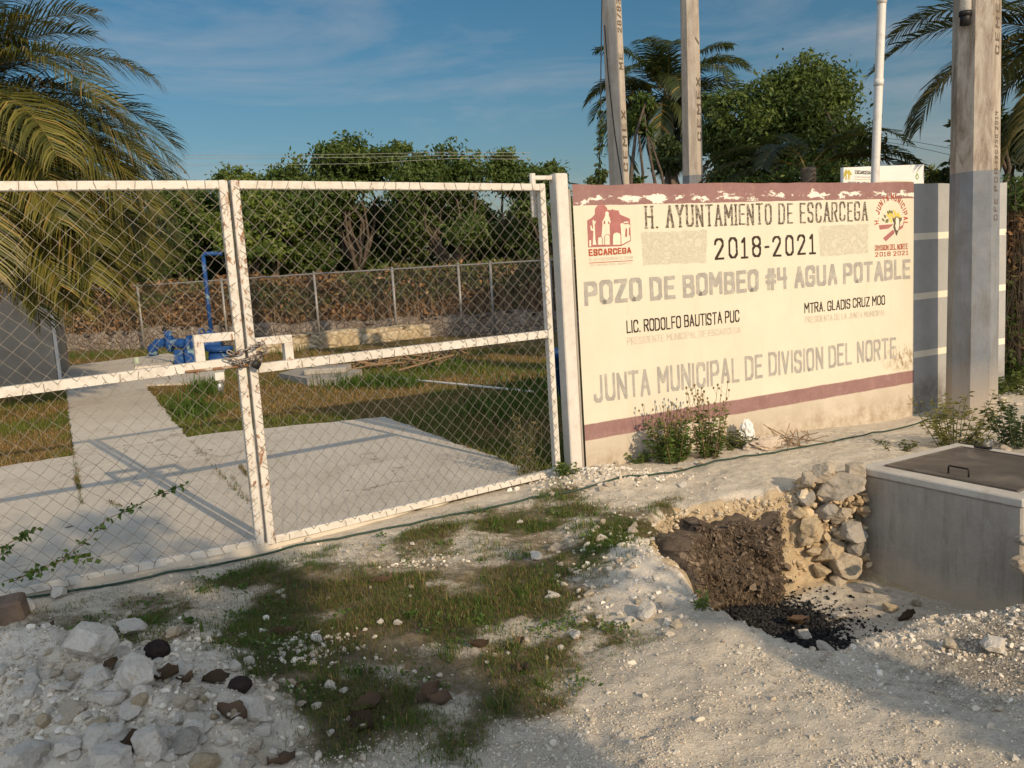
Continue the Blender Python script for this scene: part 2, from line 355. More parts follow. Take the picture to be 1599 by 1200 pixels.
# terrain: masks from the layout, detail from noise
def terrain_mat():
    m, t, b, o = newmat('ground_dust_soil'); co = pos(t)
    a1 = nd(t, 'ShaderNodeAttribute', attribute_name='m1'); a2 = nd(t, 'ShaderNodeAttribute', attribute_name='m2')
    s1 = nd(t, 'ShaderNodeSeparateColor'); t.links.new(a1.outputs['Color'], s1.inputs[0])
    s2 = nd(t, 'ShaderNodeSeparateColor'); t.links.new(a2.outputs['Color'], s2.inputs[0])
    n1 = noise(t, co, 2.2, 10, 0.7); n2 = noise(t, co, 24, 8, 0.75); n3 = noise(t, co, 110, 4, 0.7)
    lime = mixc(t, ramp(t, n1, 0.3, 0.7), (0.54, 0.47, 0.365), (0.68, 0.605, 0.49))
    lime = mixc(t, math_(t, 'MULTIPLY', ramp(t, n2, 0.5, 0.72), 0.55), lime, (0.3, 0.24, 0.17))
    lime = mixc(t, math_(t, 'MULTIPLY', ramp(t, n3, 0.55, 0.7), 0.5), lime, (0.7, 0.65, 0.56))
    lime = mixc(t, math_(t, 'MULTIPLY', ramp(t, noise(t, co, 60, 5, .75), .56, .7), .32), lime, (0.2, 0.16, 0.11))
    lime = mixc(t, math_(t, 'MULTIPLY', ramp(t, noise(t, co, 3.4, 7, .7, .5), .5, .7), .38), lime, (0.46, 0.375, 0.265))
    a3 = nd(t, 'ShaderNodeAttribute', attribute_name='m3'); s3 = nd(t, 'ShaderNodeSeparateColor'); t.links.new(a3.outputs['Color'], s3.inputs[0])
    lime = mixc(t, math_(t, 'MULTIPLY', s3.outputs[0], .75), lime, mixc(t, ramp(t, n2, .35, .7), (0.76, 0.71, 0.62), (0.62, 0.55, 0.45)))
    def blend(base, mask, col, nn, w=0.25):      # a mask with a ragged edge
        f = math_(t, 'ADD', mask, math_(t, 'MULTIPLY', math_(t, 'SUBTRACT', nn, 0.5), w * 4))
        return mixc(t, ramp(t, f, 0.35, 0.65), base, col)
    soil = mixc(t, ramp(t, n2, 0.35, 0.65), (0.06, 0.05, 0.028), (0.16, 0.125, 0.08))
    soil = mixc(t, ramp(t, n1, 0.5, 0.75), soil, (0.26, 0.21, 0.15))
    lawn = mixc(t, ramp(t, noise(t, co, 0.9, 8, 0.7), 0.38, 0.62), (0.15, 0.1, 0.042), (0.09, 0.1, 0.028))
    lawn = mixc(t, ramp(t, n2, 0.4, 0.7), lawn, (0.22, 0.135, 0.06))
    sub = mixc(t, ramp(t, n2, 0.35, 0.65), (0.42, 0.31, 0.18), (0.56, 0.45, 0.3))
    ash = mixc(t, ramp(t, n2, 0.45, 0.7), (0.008, 0.008, 0.009), (0.07, 0.065, 0.06))
    grv = mixc(t, ramp(t, n3, 0.4, 0.62), (0.16, 0.14, 0.11), (0.4, 0.35, 0.28))
    k = blend(lime, s2.outputs[2], grv, n2)
    k = blend(k, s2.outputs[1], sub, n2)
    k = mixc(t, ramp(t, math_(t, 'ADD', s1.outputs[0], math_(t, 'MULTIPLY', math_(t, 'SUBTRACT', n2, .5), 1.1)), .12, .5), k, mixc(t, ramp(t, n2, .3, .7), (0.18, 0.14, 0.09), (0.3, 0.24, 0.16)))
    k = mixc(t, ramp(t, math_(t, 'ADD', s1.outputs[0], math_(t, 'MULTIPLY', math_(t, 'SUBTRACT', n2, .5), 1.3)), .4, .85), k, soil)
    k = blend(k, s2.outputs[0], lawn, n2)
    k = blend(k, s1.outputs[1], ash, n2)
    t.links.new(k, b.inputs['Base Color']); b.inputs['Roughness'].default_value = 0.97; b.inputs['Specular IOR Level'].default_value = 0.1
    h = math_(t, 'ADD', math_(t, 'MULTIPLY', n2, 1.0), math_(t, 'MULTIPLY', n3, 0.5))
    bump(t, b, h, 0.8, 0.02); return m
M['ground'] = terrain_mat()
M['grass'] = leafmat('grass_blade', 0.3, 0.6, 0.2)
M['gravel'] = leafmat('gravel_grain', 0.0, 0.95, 0.1)

# ------------------------------------------------------------------ layout
E1 = np.array([-1.600, 5.183])
A_L = math.radians(28.7); A_R = math.radians(35.6)
DL = np.array([math.cos(A_L), math.sin(A_L)]); DR = np.array([math.cos(A_R), math.sin(A_R)])
LW = 2.37
SL = np.array([0.555, 6.72]); A_S = math.radians(28.45); DS = np.array([math.cos(A_S), math.sin(A_S)]); NS = np.array([DS[1], -DS[0]])
gate_l = E1 - DL * LW
SLAB_Z = 0.015

PIT = [(1.0, 3.6), (.87, 3.88), (.79, 4.3), (.8, 4.75), (.9, 5.2), (1.05, 5.5), (1.38, 5.62), (1.75, 5.72), (1.95, 5.84), (2.42, 5.9), (3.1, 5.2),
       (3.3, 4.3), (2.9, 3.75), (2.4, 3.64), (2.04, 3.54), (1.65, 3.52), (1.43, 3.45), (1.19, 3.39)]
GRASSPX = [(20, 985), (60, 960), (250, 915), (480, 868), (640, 822), (850, 775), (890, 762), (915, 800), (960, 805), (1050, 782), (1075, 805), (1040, 840), (975, 850), (925, 880),
           (905, 960), (955, 1000), (880, 1012), (835, 1060), (850, 1105), (720, 1135), (640, 1165), (560, 1185), (430, 1190), (420, 1130), (360, 1060), (230, 1040), (100, 1000)]
GRASSP = [tuple(G(*p)[:2]) for p in GRASSPX]

def front_side(x, y):                          # + in front of the gate / sign line
    g1 = (x - E1[0]) * DL[1] - (y - E1[1]) * DL[0]
    g2 = (x - E1[0]) * DR[1] - (y - E1[1]) * DR[0]
    g3 = (x - SL[0]) * DS[1] - (y - SL[1]) * DS[0]
    return np.where(x < E1[0], g1, np.where(x < SL[0] - 0.2, g2, g3))

def height(x, y):
    x = np.asarray(x, float); y = np.asarray(y, float)
    f = front_side(x, y); fr = sst(-0.05, 0.25, f)
    n = (fbm(x * 1.7, y * 1.7, 4, 3) - .5) * 0.07 + (fbm(x * 8, y * 8, 3, 9) - .5) * 0.035 + (fbm(x * 30, y * 30, 2, 12) - .5) * 0.016
    z = fr * (n - 0.02) + (1 - fr) * ((fbm(x * .8, y * .8, 3, 5) - .5) * 0.05 - 0.02)
    z = z - 0.11 * np.exp(-(((x - 4.3) / 1.5) ** 2 + ((y - 8.3) / .9) ** 2))
    pn = fbm(x * 4, y * 4, 4, 21)
    pile = np.exp(-(((x + 2.0) / .75) ** 2 + ((y - 3.15) / .55) ** 2)) + 0.6 * np.exp(-(((x + 1.2) / .35) ** 2 + ((y - 2.75) / .45) ** 2))
    z = z + pile * (0.26 + 0.3 * (pn - .5))
    z = z + np.exp(-(((x - .62) / .3) ** 2 + ((y - 4.5) / .5) ** 2)) * (0.09 + .12 * (pn - .5))
    z = z + np.exp(-(((x - .62) / .35) ** 2 + ((y - 6.35) / .22) ** 2)) * 0.1
    z = z + np.exp(-(((x - 2.35) / .55) ** 2 + ((y - 3.35) / .3) ** 2)) * 0.1
    z = z + np.exp(-(((x - .9) / .35) ** 2 + ((y - 3.5) / .3) ** 2)) * 0.05
    sd = sdpoly(x, y, PIT) + (fbm(x * 4, y * 4, 4, 31) - .5) * 0.2 + (fbm(x * 18, y * 18, 3, 33) - .5) * 0.1
    dep = .12 * sst(-.09, .01, sd) + .88 * sst(0.0, 0.13, sd)
    floor = -0.66 - .08 * np.exp(-(((x - 1.5) / .5) ** 2 + ((y - 5.0) / .6) ** 2)) + (fbm(x * 3, y * 3, 4, 41) - .5) * 0.12 
    return z * (1 - dep) + floor * dep

def place(px, py, it=5):
    z = 0.0
    for _ in range(it):
        P = G(px, py, z); z = float(height(P[0], P[1]))
    return np.array([P[0], P[1], z])

# ------------------------------------------------------------------ ground sheet
def axis(lo, hi, st, far_lo, far_hi):
    a = list(np.arange(lo, hi, st)); s = st
    while a[-1] < far_hi: s *= 1.16; a.append(a[-1] + s)
    b = [lo]; s = st
    while b[-1] > far_lo: s *= 1.16; b.append(b[-1] - s)
    return np.array(b[:0:-1] + a)
gx = axis(-3.3, 4.0, .02, -400, 400); gy = axis(1.9, 8.4, .02, -120, 700)
XX, YY = np.meshgrid(gx, gy); ZZ = height(XX, YY)
nx, ny = len(gx), len(gy)
idx = np.arange(nx * ny).reshape(ny, nx)
Fq = np.stack([idx[:-1, :-1].ravel(), idx[:-1, 1:].ravel(), idx[1:, 1:].ravel(), idx[1:, :-1].ravel()], 1)
xf, yf = XX.ravel(), YY.ravel()
def grassmask(x, y):
    sd = sdpoly(x, y, GRASSP); e = sst(-0.2, 0.12, sd + (fbm(x * 4, y * 4, 3, 51) - .5) * 0.4)
    bare = np.exp(-(((x + .75) / .75) ** 2 + ((y - 4.95) / .26) ** 2)) * 0.6
    return np.clip(e * (1 - bare), 0, 1)
fside = front_side(xf, yf)
m1 = np.zeros((len(xf), 3)); m2 = np.zeros((len(xf), 3)); m3 = np.zeros((len(xf), 3)); m3[:, 0] = np.clip(np.exp(-(((xf + 1.9) / .8) ** 2 + ((yf - 3.1) / .6) ** 2)) * 1.3 + np.exp(-(((xf - .6) / .35) ** 2 + ((yf - 4.5) / .5) ** 2)), 0, 1)
m1[:, 0] = grassmask(xf, yf) * (fside > 0) * (0.12 + 0.4 * sst(.35, .6, fbm(xf * 3, yf * 3, 4, 61)) + .48 * sst(.38, .58, fbm(xf * 3.2, yf * 3.2, 4, 151)))
m1[:, 1] = np.exp(-(((xf - 1.55) / .36) ** 2 + ((yf - 5.1) / .45) ** 2) ** 2) * 1.2 * (sdpoly(xf, yf, PIT) > 0.05) * 0.95
m2[:, 0] = (fside < -0.02) * 1.0
pd = sdpoly(xf, yf, PIT)
m2[:, 1] = sst(-0.12, 0.0, pd) * (1 - sst(0.16, 0.3, pd)) * (yf > 4.2)
m2[:, 2] = np.clip(np.exp(-(((xf - 2.2) / .9) ** 2 + ((yf - 3.1) / .45) ** 2)) * .9, 0, 1) * (pd < .05) + sst(0.16, 0.3, pd) * 0.35
gm = mesh_np('ground', np.stack([xf, yf, ZZ.ravel()], 1), Fq, True, {'m1': m1, 'm2': m2, 'm3': m3})
tag(obj('ground', gm, M['ground']), kind='structure')

# concrete slab and path (sheets with an edge)
def sheet(name, pts, z, th, mat):
    q2 = []; rj = random.Random(len(name))                 # edges a little broken, never ruler straight
    for i, a in enumerate(pts):
        c = pts[(i + 1) % len(pts)]; m = max(1, int(np.hypot(c[0] - a[0], c[1] - a[1]) / .12))
        for j in range(m):
            f = j / m; e = 0 if j == 0 else .012; q2.append((a[0] + (c[0] - a[0]) * f + rj.gauss(0, e), a[1] + (c[1] - a[1]) * f + rj.gauss(0, e)))
    pts = q2
    n = len(pts); V = [(p[0], p[1], z) for p in pts] + [(p[0], p[1], z - th) for p in pts]
    Fc = [tuple(range(n)), tuple(range(2 * n - 1, n - 1, -1))] + [(i, i + n, (i + 1) % n + n, (i + 1) % n) for i in range(n)]
    b = MB(); b.add(V, Fc); return tag(b.build(name, mat), kind='structure')
back = np.array([-DL[1], DL[0]])
q = lambda px, py, z=SLAB_Z: G(px, py, z)[:2]
slab_pts = [gate_l - DL * 0.8 + back * -.02, E1 - back * .02, q(846, 741), q(601, 651), q(332, 677), q(-260, 770)]
sheet('driveway_slab', slab_pts, SLAB_Z, .1, M['slab'])
pl, pr_ = q(121, 716, .03), q(300, 690, .03)
sheet('concrete_path', [gate_l + DL * onplane(133, 905, gate_l, A_L)[0] - back * .024, gate_l + DL * onplane(411, 857, gate_l, A_L)[0] - back * .024, q(333, 738, .021), q(226, 601, .021), q(350, 596, .021), q(350, 570, .021), q(262, 552, .021), q(96, 573, .021), q(96, 600, .021), q(104, 604, .021), q(119, 740, .021)], .021, .1, M['slab'])

# ------------------------------------------------------------------ rocks
def ico(sub):
    t = (1 + 5 ** .5) / 2
    V = [(-1, t, 0), (1, t, 0), (-1, -t, 0), (1, -t, 0), (0, -1, t), (0, 1, t), (0, -1, -t), (0, 1, -t), (t, 0, -1), (t, 0, 1), (-t, 0, -1), (-t, 0, 1)]
    V = [np.array(v) / np.linalg.norm(v) for v in V]
    Fc = [(0, 11, 5), (0, 5, 1), (0, 1, 7), (0, 7, 10), (0, 10, 11), (1, 5, 9), (5, 11, 4), (11, 10, 2), (10, 7, 6), (7, 1, 8), (3, 9, 4), (3, 4, 2), (3, 2, 6), (3, 6, 8), (3, 8, 9), (4, 9, 5), (2, 4, 11), (6, 2, 10), (8, 6, 7), (9, 8, 1)]
    for _ in range(sub):
        c = {}; N = []
        def mid(a, b):
            k = (min(a, b), max(a, b))
            if k not in c: v = V[a] + V[b]; V.append(v / np.linalg.norm(v)); c[k] = len(V) - 1
            return c[k]
        for a, b, d in Fc:
            e, f, g = mid(a, b), mid(b, d), mid(d, a); N += [(a, e, g), (b, f, e), (d, g, f), (e, f, g)]
        Fc = N
    return np.array(V), np.array(Fc)
IC0, IC1, IC3 = ico(0), ico(1), ico(3)
def rock_mesh(i, cuts=13, flat=.75):  # a ball cut by random planes, then roughened
    r = np.random.default_rng(100 + i); V, Fc = IC3; V = V.copy()
    for _ in range(cuts):
        n = r.normal(size=3); n /= np.linalg.norm(n); d = r.uniform(.42, .85)
        s = V @ n; k = s > d; V[k] -= np.outer(s[k] - d, n) * r.uniform(.85, 1.0)
    d = V / np.linalg.norm(V, axis=1)[:, None]
    nn = fbm(d[:, 0] * 3 + d[:, 2] * 1.7 + 9, d[:, 1] * 3 - d[:, 2] * 2.1 + 4, 4, 200 + i) - .5
    V = V * (1 + nn[:, None] * .3); V[:, 2] *= flat
    return mesh_np('rock', V, Fc, False)
ROCKS = [rock_mesh(i, 12 + i % 7, .6 + .05 * (i % 6)) for i in range(14)]
_rk = {}
def rock(P, size, label, group, mat='lime', sink=.25, sc=None, name='stone', rot=None, cat='stone'):
    i = random.randrange(14); key = (i, mat)
    if key not in _rk:
        me = ROCKS[i].copy(); me.materials.append(M[mat]); _rk[key] = me
    o = bpy.data.objects.new(name, _rk[key]); COL.objects.link(o)
    s = sc if sc else (random.uniform(.85, 1.25), random.uniform(.8, 1.1), random.uniform(.75, 1.05))
    o.scale = [size / 2 * c for c in s]
    o.rotation_euler = rot if rot else (random.uniform(-.4, .4), random.uniform(-.4, .4), random.uniform(0, 6.3))
    o.location = (P[0], P[1], P[2] + size / 2 * s[2] * (.75 - sink * 1.5))
    return tag(o, label, cat, group)
def rockpx(px, py, wpx, label, group=None, mat='lime', **k):
    P = place(px, py + wpx * .28); dist = dep(P); return rock(P, wpx * dist / F_PX, label, group, mat, **k)

# ------------------------------------------------------------------ sign wall (local x along the wall, -y faces the road)
def wuv(px, py): return onplane(px, py, SL, A_S)
WALL_L = wuv(1427, 450)[0]; WALL_END = wuv(1572, 450)[0]; WT = 2.226
def signpaint():
    m, t, b, o = newmat('painted_sign_wall'); co = oco(t)
    sp = nd(t, 'ShaderNodeSeparateXYZ'); t.links.new(co, sp.inputs[0])
    x_, z_ = sp.outputs[0], sp.outputs[2]
    wob = math_(t, 'MULTIPLY', math_(t, 'SUBTRACT', noise(t, co, 5, 4, .6), .5), .018)
    zz = math_(t, 'ADD', z_, wob)
    cream = mixc(t, ramp(t, noise(t, co, 1.6, 9, .7), .35, .7), (0.61, 0.555, 0.43), (0.67, 0.615, 0.49))
    cream = mixc(t, math_(t, 'MULTIPLY', ramp(t, noise(t, vmul(t, co, (3.5, 1, .7)), 2, 7, .7), .55, .78), .3), cream, (0.55, 0.44, 0.29))
    # worn dirt at the lower far corner
    dx = math_(t, 'MULTIPLY', math_(t, 'SUBTRACT', x_, 3.9), 2.6); dz = math_(t, 'MULTIPLY', math_(t, 'SUBTRACT', z_, .49), 6.5)
    dd = math_(t, 'ADD', math_(t, 'MULTIPLY', dx, dx), math_(t, 'MULTIPLY', dz, dz))
    df = math_(t, 'MULTIPLY', ramp(t, dd, 0.0, 1.0, (1, 1, 1), (0, 0, 0)), ramp(t, noise(t, vmul(t, co, (1, 1, .5)), 22, 6, .75), .46, .6))
    cream = mixc(t, df, cream, (0.22, 0.14, 0.06))
    cement = mixc(t, ramp(t, noise(t, co, 3, 9, .7), .3, .7), (0.45, 0.39, 0.3), (0.57, 0.5, 0.4))
    cement = mixc(t, math_(t, 'MULTIPLY', ramp(t, z_, 0.0, .2, (1, 1, 1), (0, 0, 0)), ramp(t, noise(t, co, 7, 6, .7), .4, .65)), cement, (0.34, 0.27, 0.19))
    maroon = mixc(t, ramp(t, noise(t, co, 4, 9, .75), .3, .75), (0.225, 0.125, 0.115), (0.3, 0.18, 0.165))
    maroon = mixc(t, math_(t, 'MULTIPLY', ramp(t, noise(t, co, 11, 8, .8), .52, .72), .5), maroon, (0.5, 0.34, 0.28))
    peel = ramp(t, math_(t, 'ADD', noise(t, vmul(t, co, (1, 1, 2.2)), 5.5, 9, .7), math_(t, 'MULTIPLY', ramp(t, math_(t, 'ABSOLUTE', math_(t, 'SUBTRACT', z_, 2.115)), 0, .075, (1, 1, 1), (0, 0, 0)), .17)), .65, .69)
    topband = mixc(t, peel, mixc(t, .25, maroon, (0.24, 0.12, 0.11)), (0.74, 0.7, 0.6))
    low = mixc(t, ramp(t, math_(t, 'SUBTRACT', zz, 0.0), .215, .222), cement, maroon)
    k = mixc(t, ramp(t, zz, .345, .352), low, cream)
    k = mixc(t, ramp(t, zz, 2.03 / 2.3, 2.036 / 2.3), k, topband) if False else k
    up = math_(t, 'GREATER_THAN', zz, 2.068)
    k = mixc(t, up, k, topband)
    t.links.new(k, b.inputs['Base Color']); b.inputs['Roughness'].default_value = .85; b.inputs['Specular IOR Level'].default_value = .2
    bump(t, b, math_(t, 'ADD', noise(t, co, 26, 7, .7), math_(t, 'MULTIPLY', peel, -.4)), .22, .006); return m
M['sign'] = signpaint()
def greywallpaint():
    m, t, b, o = newmat('grey_banded_wall'); co = oco(t)
    sp = nd(t, 'ShaderNodeSeparateXYZ'); t.links.new(co, sp.inputs[0]); x_, z_ = sp.outputs[0], sp.outputs[2]
    g = mixc(t, ramp(t, noise(t, co, 2.2, 9, .7), .3, .7), (0.315, 0.315, 0.31), (0.4, 0.395, 0.38))
    g = mixc(t, math_(t, 'MULTIPLY', ramp(t, noise(t, vmul(t, co, (3, 1, .8)), 2.5, 7, .7), .52, .75), .5), g, (0.33, 0.29, 0.24))
    g = mixc(t, ramp(t, z_, 2.0, 2.22), g, mixc(t, ramp(t, noise(t, co, 8, 6, .7), .4, .6), g, (0.22, 0.2, 0.17)))
    k = g
    cr_ = mixc(t, ramp(t, noise(t, co, 6, 6, .7), .3, .7), (0.68, 0.62, 0.5), (0.78, 0.71, 0.58))
    for zc in (1.69, 1.09, .5):
        k = mixc(t, math_(t, 'LESS_THAN', math_(t, 'ABSOLUTE', math_(t, 'SUBTRACT', z_, zc)), .033), k, cr_)
    k = mixc(t, math_(t, 'MULTIPLY', ramp(t, z_, .05, .35, (1, 1, 1), (0, 0, 0)), ramp(t, noise(t, co, 3, 6, .7), .4, .65)), k, (0.13, 0.11, 0.09))
    t.links.new(k, b.inputs['Base Color']); b.inputs['Roughness'].default_value = .88; b.inputs['Specular IOR Level'].default_value = .2
    bump(t, b, noise(t, co, 30, 7, .7), .25, .006); return m
M['greywall'] = greywallpaint()

sign = thing('sign_wall', 'cream painted wall with maroon bands and hand lettered town hall text', 'painted wall', (SL[0], SL[1], 0), A_S)
b = MB()
nxs, nzs = 90, 60                                     # front face is a grid with gentle plaster unevenness, edges slightly worn
def wallgrid(x0, x1, z0, z1, y0, y1, nx_, nz_, sd, amp=.006):
    b = MB(); gx_ = np.linspace(x0, x1, nx_); gz_ = np.linspace(z0, z1, nz_); X, Z = np.meshgrid(gx_, gz_)
    Zt = Z.copy(); Zt[-1] += (fbm(gx_ * 3, gx_ * 0 + sd, 4, sd) - .5) * .022
    Y = y0 + 0 * X
    V = np.stack([X.ravel(), Y.ravel(), Zt.ravel()], 1); n = nx_ * nz_; V2 = V.copy(); V2[:, 1] = y1
    I = np.arange(n).reshape(nz_, nx_); Fc = []
    f1 = np.stack([I[:-1, :-1].ravel(), I[:-1, 1:].ravel(), I[1:, 1:].ravel(), I[1:, :-1].ravel()], 1)
    Fc += [tuple(q_) for q_ in f1] + [tuple(q_[::-1] + n) for q_ in f1]
    rim = list(I[0, :]) + list(I[1:, -1]) + list(I[-1, -2::-1]) + list(I[-2:0:-1, 0])
    Fc += [(rim[(i + 1) % len(rim)], rim[i], rim[i] + n, rim[(i + 1) % len(rim)] + n) for i in range(len(rim))]
    b.add(V, Fc); return b
wallgrid(0, WALL_L, -.35, WT, 0, .15, 90, 6, 71).build('wall_body', M['sign'], sign)
gw = thing('striped_wall', 'grey wall with three cream stripes behind the thick concrete pole', 'wall', (SL[0], SL[1], 0), A_S)
wallgrid(WALL_L + .004, WALL_END, -.4, WT - .015, .012, .16, 60, 6, 83).build('wall_body', M['greywall'], gw)
# recessed grey strip closing the wall's end
b = MB(); b.box(-.022, -.002, .02, .16, -.2, WT - .03, .004); b.build('end_strip', M['cistern'], sign)

# stroke lettering ----------------------------------------------------------------------------
GL = {
 'A': (.5, [[(0, 0), (.25, 1), (.5, 0)], [(.1, .33), (.4, .33)]]),
 'B': (.5, [[(0, 0), (0, 1), (.36, 1), (.47, .9), (.47, .63), (.36, .53), (0, .53)], [(.36, .53), (.5, .42), (.5, .12), (.38, 0), (0, 0)]]),
 'C': (.5, [[(.5, .72), (.5, .86), (.37, 1), (.13, 1), (0, .86), (0, .14), (.13, 0), (.37, 0), (.5, .14), (.5, .28)]]),
 'D': (.5, [[(0, 0), (0, 1), (.34, 1), (.5, .85), (.5, .15), (.34, 0), (0, 0)]]),
 'E': (.44, [[(.44, 1), (0, 1), (0, 0), (.44, 0)], [(0, .52), (.37, .52)]]),
 'F': (.44, [[(.44, 1), (0, 1), (0, 0)], [(0, .52), (.37, .52)]]),
 'G': (.5, [[(.5, .72), (.5, .86), (.37, 1), (.13, 1), (0, .86), (0, .14), (.13, 0), (.37, 0), (.5, .14), (.5, .45), (.28, .45)]]),
 'H': (.5, [[(0, 0), (0, 1)], [(.5, 0), (.5, 1)], [(0, .52), (.5, .52)]]),
 'I': (.0, [[(0, 0), (0, 1)]]),
 'J': (.42, [[(.42, 1), (.42, .14), (.3, 0), (.12, 0), (0, .14), (0, .24)]]),
 'L': (.42, [[(0, 1), (0, 0), (.42, 0)]]),
 'M': (.62, [[(0, 0), (0, 1), (.31, .4), (.62, 1), (.62, 0)]]),
 'N': (.5, [[(0, 0), (0, 1), (.5, 0), (.5, 1)]]),
 'O': (.5, [[(.13, 0), (0, .14), (0, .86), (.13, 1), (.37, 1), (.5, .86), (.5, .14), (.37, 0), (.13, 0)]]),
 'P': (.5, [[(0, 0), (0, 1), (.37, 1), (.5, .87), (.5, .58), (.37, .46), (0, .46)]]),
 'R': (.5, [[(0, 0), (0, 1), (.37, 1), (.5, .87), (.5, .62), (.37, .5), (0, .5)], [(.25, .5), (.5, 0)]]),
 'S': (.48, [[(.48, .78), (.48, .87), (.36, 1), (.12, 1), (0, .87), (0, .64), (.12, .52), (.36, .48), (.48, .36), (.48, .13), (.36, 0), (.12, 0), (0, .13), (0, .22)]]),
 'T': (.5, [[(0, 1), (.5, 1)], [(.25, 1), (.25, 0)]]),
 'U': (.5, [[(0, 1), (0, .14), (.13, 0), (.37, 0), (.5, .14), (.5, 1)]]),
 'V': (.5, [[(0, 1), (.25, 0), (.5, 1)]]),
 'X': (.5, [[(0, 0), (.5, 1)], [(0, 1), (.5, 0)]]),
 'Y': (.5, [[(0, 1), (.25, .48), (.5, 1)], [(.25, .48), (.25, 0)]]),
 'Z': (.5, [[(0, 1), (.5, 1), (0, 0), (.5, 0)]]),
 '0': (.46, [[(.13, 0), (0, .16), (0, .84), (.13, 1), (.33, 1), (.46, .84), (.46, .16), (.33, 0), (.13, 0)]]),
 '1': (.34, [[(.04, .82), (.19, 1), (.19, 0)], [(0, 0), (.36, 0)]]),
 '2': (.48, [[(0, .76), (.03, .9), (.14, 1), (.34, 1), (.46, .88), (.46, .7), (.3, .42), (0, 0), (.48, 0)]]),
 '3': (.46, [[(0, .86), (.12, 1), (.34, 1), (.46, .86), (.46, .66), (.34, .53), (.46, .4), (.46, .14), (.34, 0), (.12, 0), (0, .14)], [(.15, .53), (.34, .53)]]),
 '4': (.5, [[(0, 1), (0, .48), (.5, .48)], [(.42, 1), (.42, 0)]]),
 '5': (.46, [[(.46, 1), (0, 1), (0, .56), (.34, .56), (.46, .43), (.46, .14), (.34, 0), (0, 0)]]),
 '6': (.46, [[(.4, 1), (.12, .9), (0, .7), (0, .14), (.12, 0), (.34, 0), (.46, .14), (.46, .4), (.34, .54), (.1, .5), (0, .4)]]),
 '7': (.46, [[(0, 1), (.46, 1), (.15, 0)]]),
 '8': (.46, [[(.12, .53), (0, .66), (0, .88), (.12, 1), (.34, 1), (.46, .88), (.46, .66), (.34, .53), (.12, .53), (0, .4), (0, .13), (.12, 0), (.34, 0), (.46, .13), (.46, .4), (.34, .53)]]),
 '9': (.46, [[(.46, .55), (.12, .48), (0, .62), (0, .86), (.12, 1), (.34, 1), (.46, .86), (.46, .3), (.34, 0), (.1, 0)]]),
 '#': (.5, [[(.1, 0), (.16, 1)], [(.36, 0), (.42, 1)], [(0, .36), (.52, .36)], [(0, .66), (.52, .66)]]),
 '-': (.2, [[(0, .5), (.2, .5)]]), '.': (.02, [[(0, .02), (.02, .02)]]), '/': (.35, [[(0, 0), (.35, 1)]]), '%': (.3, [[(.1, .5), (.2, .5)]]),
}
def hull(P):
    P = sorted(set((round(a, 6), round(c, 6)) for a, c in P))
    def half(Q):
        h = []
        for p in Q:
            while len(h) > 1 and (h[-1][0] - h[-2][0]) * (p[1] - h[-2][1]) - (h[-1][1] - h[-2][1]) * (p[0] - h[-2][0]) <= 0: h.pop()
            h.append(p)
        return h
    a = half(P); c = half(P[::-1]); return a[:-1] + c[:-1]
def text_polys(s, pw, ph, gap=.16, space=.36, serif=False):
    """polygons of a text in a box 0..1 x 0..1 (x scaled to its natural width); pen pw x ph relative to height"""
    x = 0; out = []; rj = random.Random(len(s) * 7 + 3); jx = jz = 0
    for ch in s:
        jx, jz = rj.uniform(-.02, .02), rj.uniform(-.022, .022)
        if ch == ' ': x += space; continue
        w, st = GL[ch]
        for pl in st:
            pts = [(x + pw / 2 + a + jx + rj.uniform(-.012, .012), ph / 2 + c * (1 - ph) + jz + rj.uniform(-.012, .012)) for a, c in pl]
            for (a0, c0), (a1, c1) in zip(pts[:-1], pts[1:]):
                out.append(hull([(a + i * pw / 2, c + j * ph / 2) for a, c in ((a0, c0), (a1, c1)) for i in (-1, 1) for j in (-1, 1)]))
            if serif:
                for (p, n_) in ((pts[0], pts[1]), (pts[-1], pts[-2])):
                    if abs(p[1] - n_[1]) > .3 and (p[1] < .1 or p[1] > .9):
                        e = .06; z0 = 0 if p[1] < .5 else 1 - ph
                        out.append([(p[0] - pw / 2 - e, z0), (p[0] + pw / 2 + e, z0), (p[0] + pw / 2 + e, z0 + ph), (p[0] - pw / 2 - e, z0 + ph)])
        x += w + pw + gap
    return out, x - gap
def lettering(parent, s, p0, p1, h0, h1, mat, pw, ph, y=-.0012, name='lettering', uv=wuv, **k):
    """baseline from pixel p0 to p1, cap tops at pixels h0 and h1, laid on the wall's own plane"""
    u0, z0 = uv(*p0); u1, z1 = uv(*p1); _, t0 = uv(*h0); _, t1 = uv(*h1)
    polys, wd = text_polys(s, pw, ph, **k); mb = MB()
    for i, q_ in enumerate(polys):
        V = []
        for (a, c) in q_:
            f = a / wd; V.append((u0 + (u1 - u0) * f, y - .00025 * (i % 7), z0 + (z1 - z0) * f + c * ((t0 - z0) * (1 - f) + (t1 - z1) * f)))
        mb.add(V, [tuple(range(len(V)))])
    return mb.build(name, mat, parent)
def paint(name, c, worn=(0.64, 0.585, 0.46), lo=.62, hi=.78, sc=26, amt=1.0):
    m, t, b, o = newmat(name); co = oco(t)
    k = mixc(t, ramp(t, noise(t, co, 9, 6, .7), .3, .7), c, tuple(min(1, v * 1.35 + .01) for v in c))
    k = mixc(t, math_(t, 'MULTIPLY', ramp(t, noise(t, co, sc, 6, .75), lo, hi), amt), k, worn)
    t.links.new(k, b.inputs['Base Color']); b.inputs['Roughness'].default_value = .85; b.inputs['Specular IOR Level'].default_value = .15; return m
INK = paint('brown_black_letter_paint', (0.035, 0.025, 0.018), lo=.6)
INK2 = paint('worn_black_letter_paint', (0.07, 0.055, 0.04), lo=.48, hi=.68, sc=40)
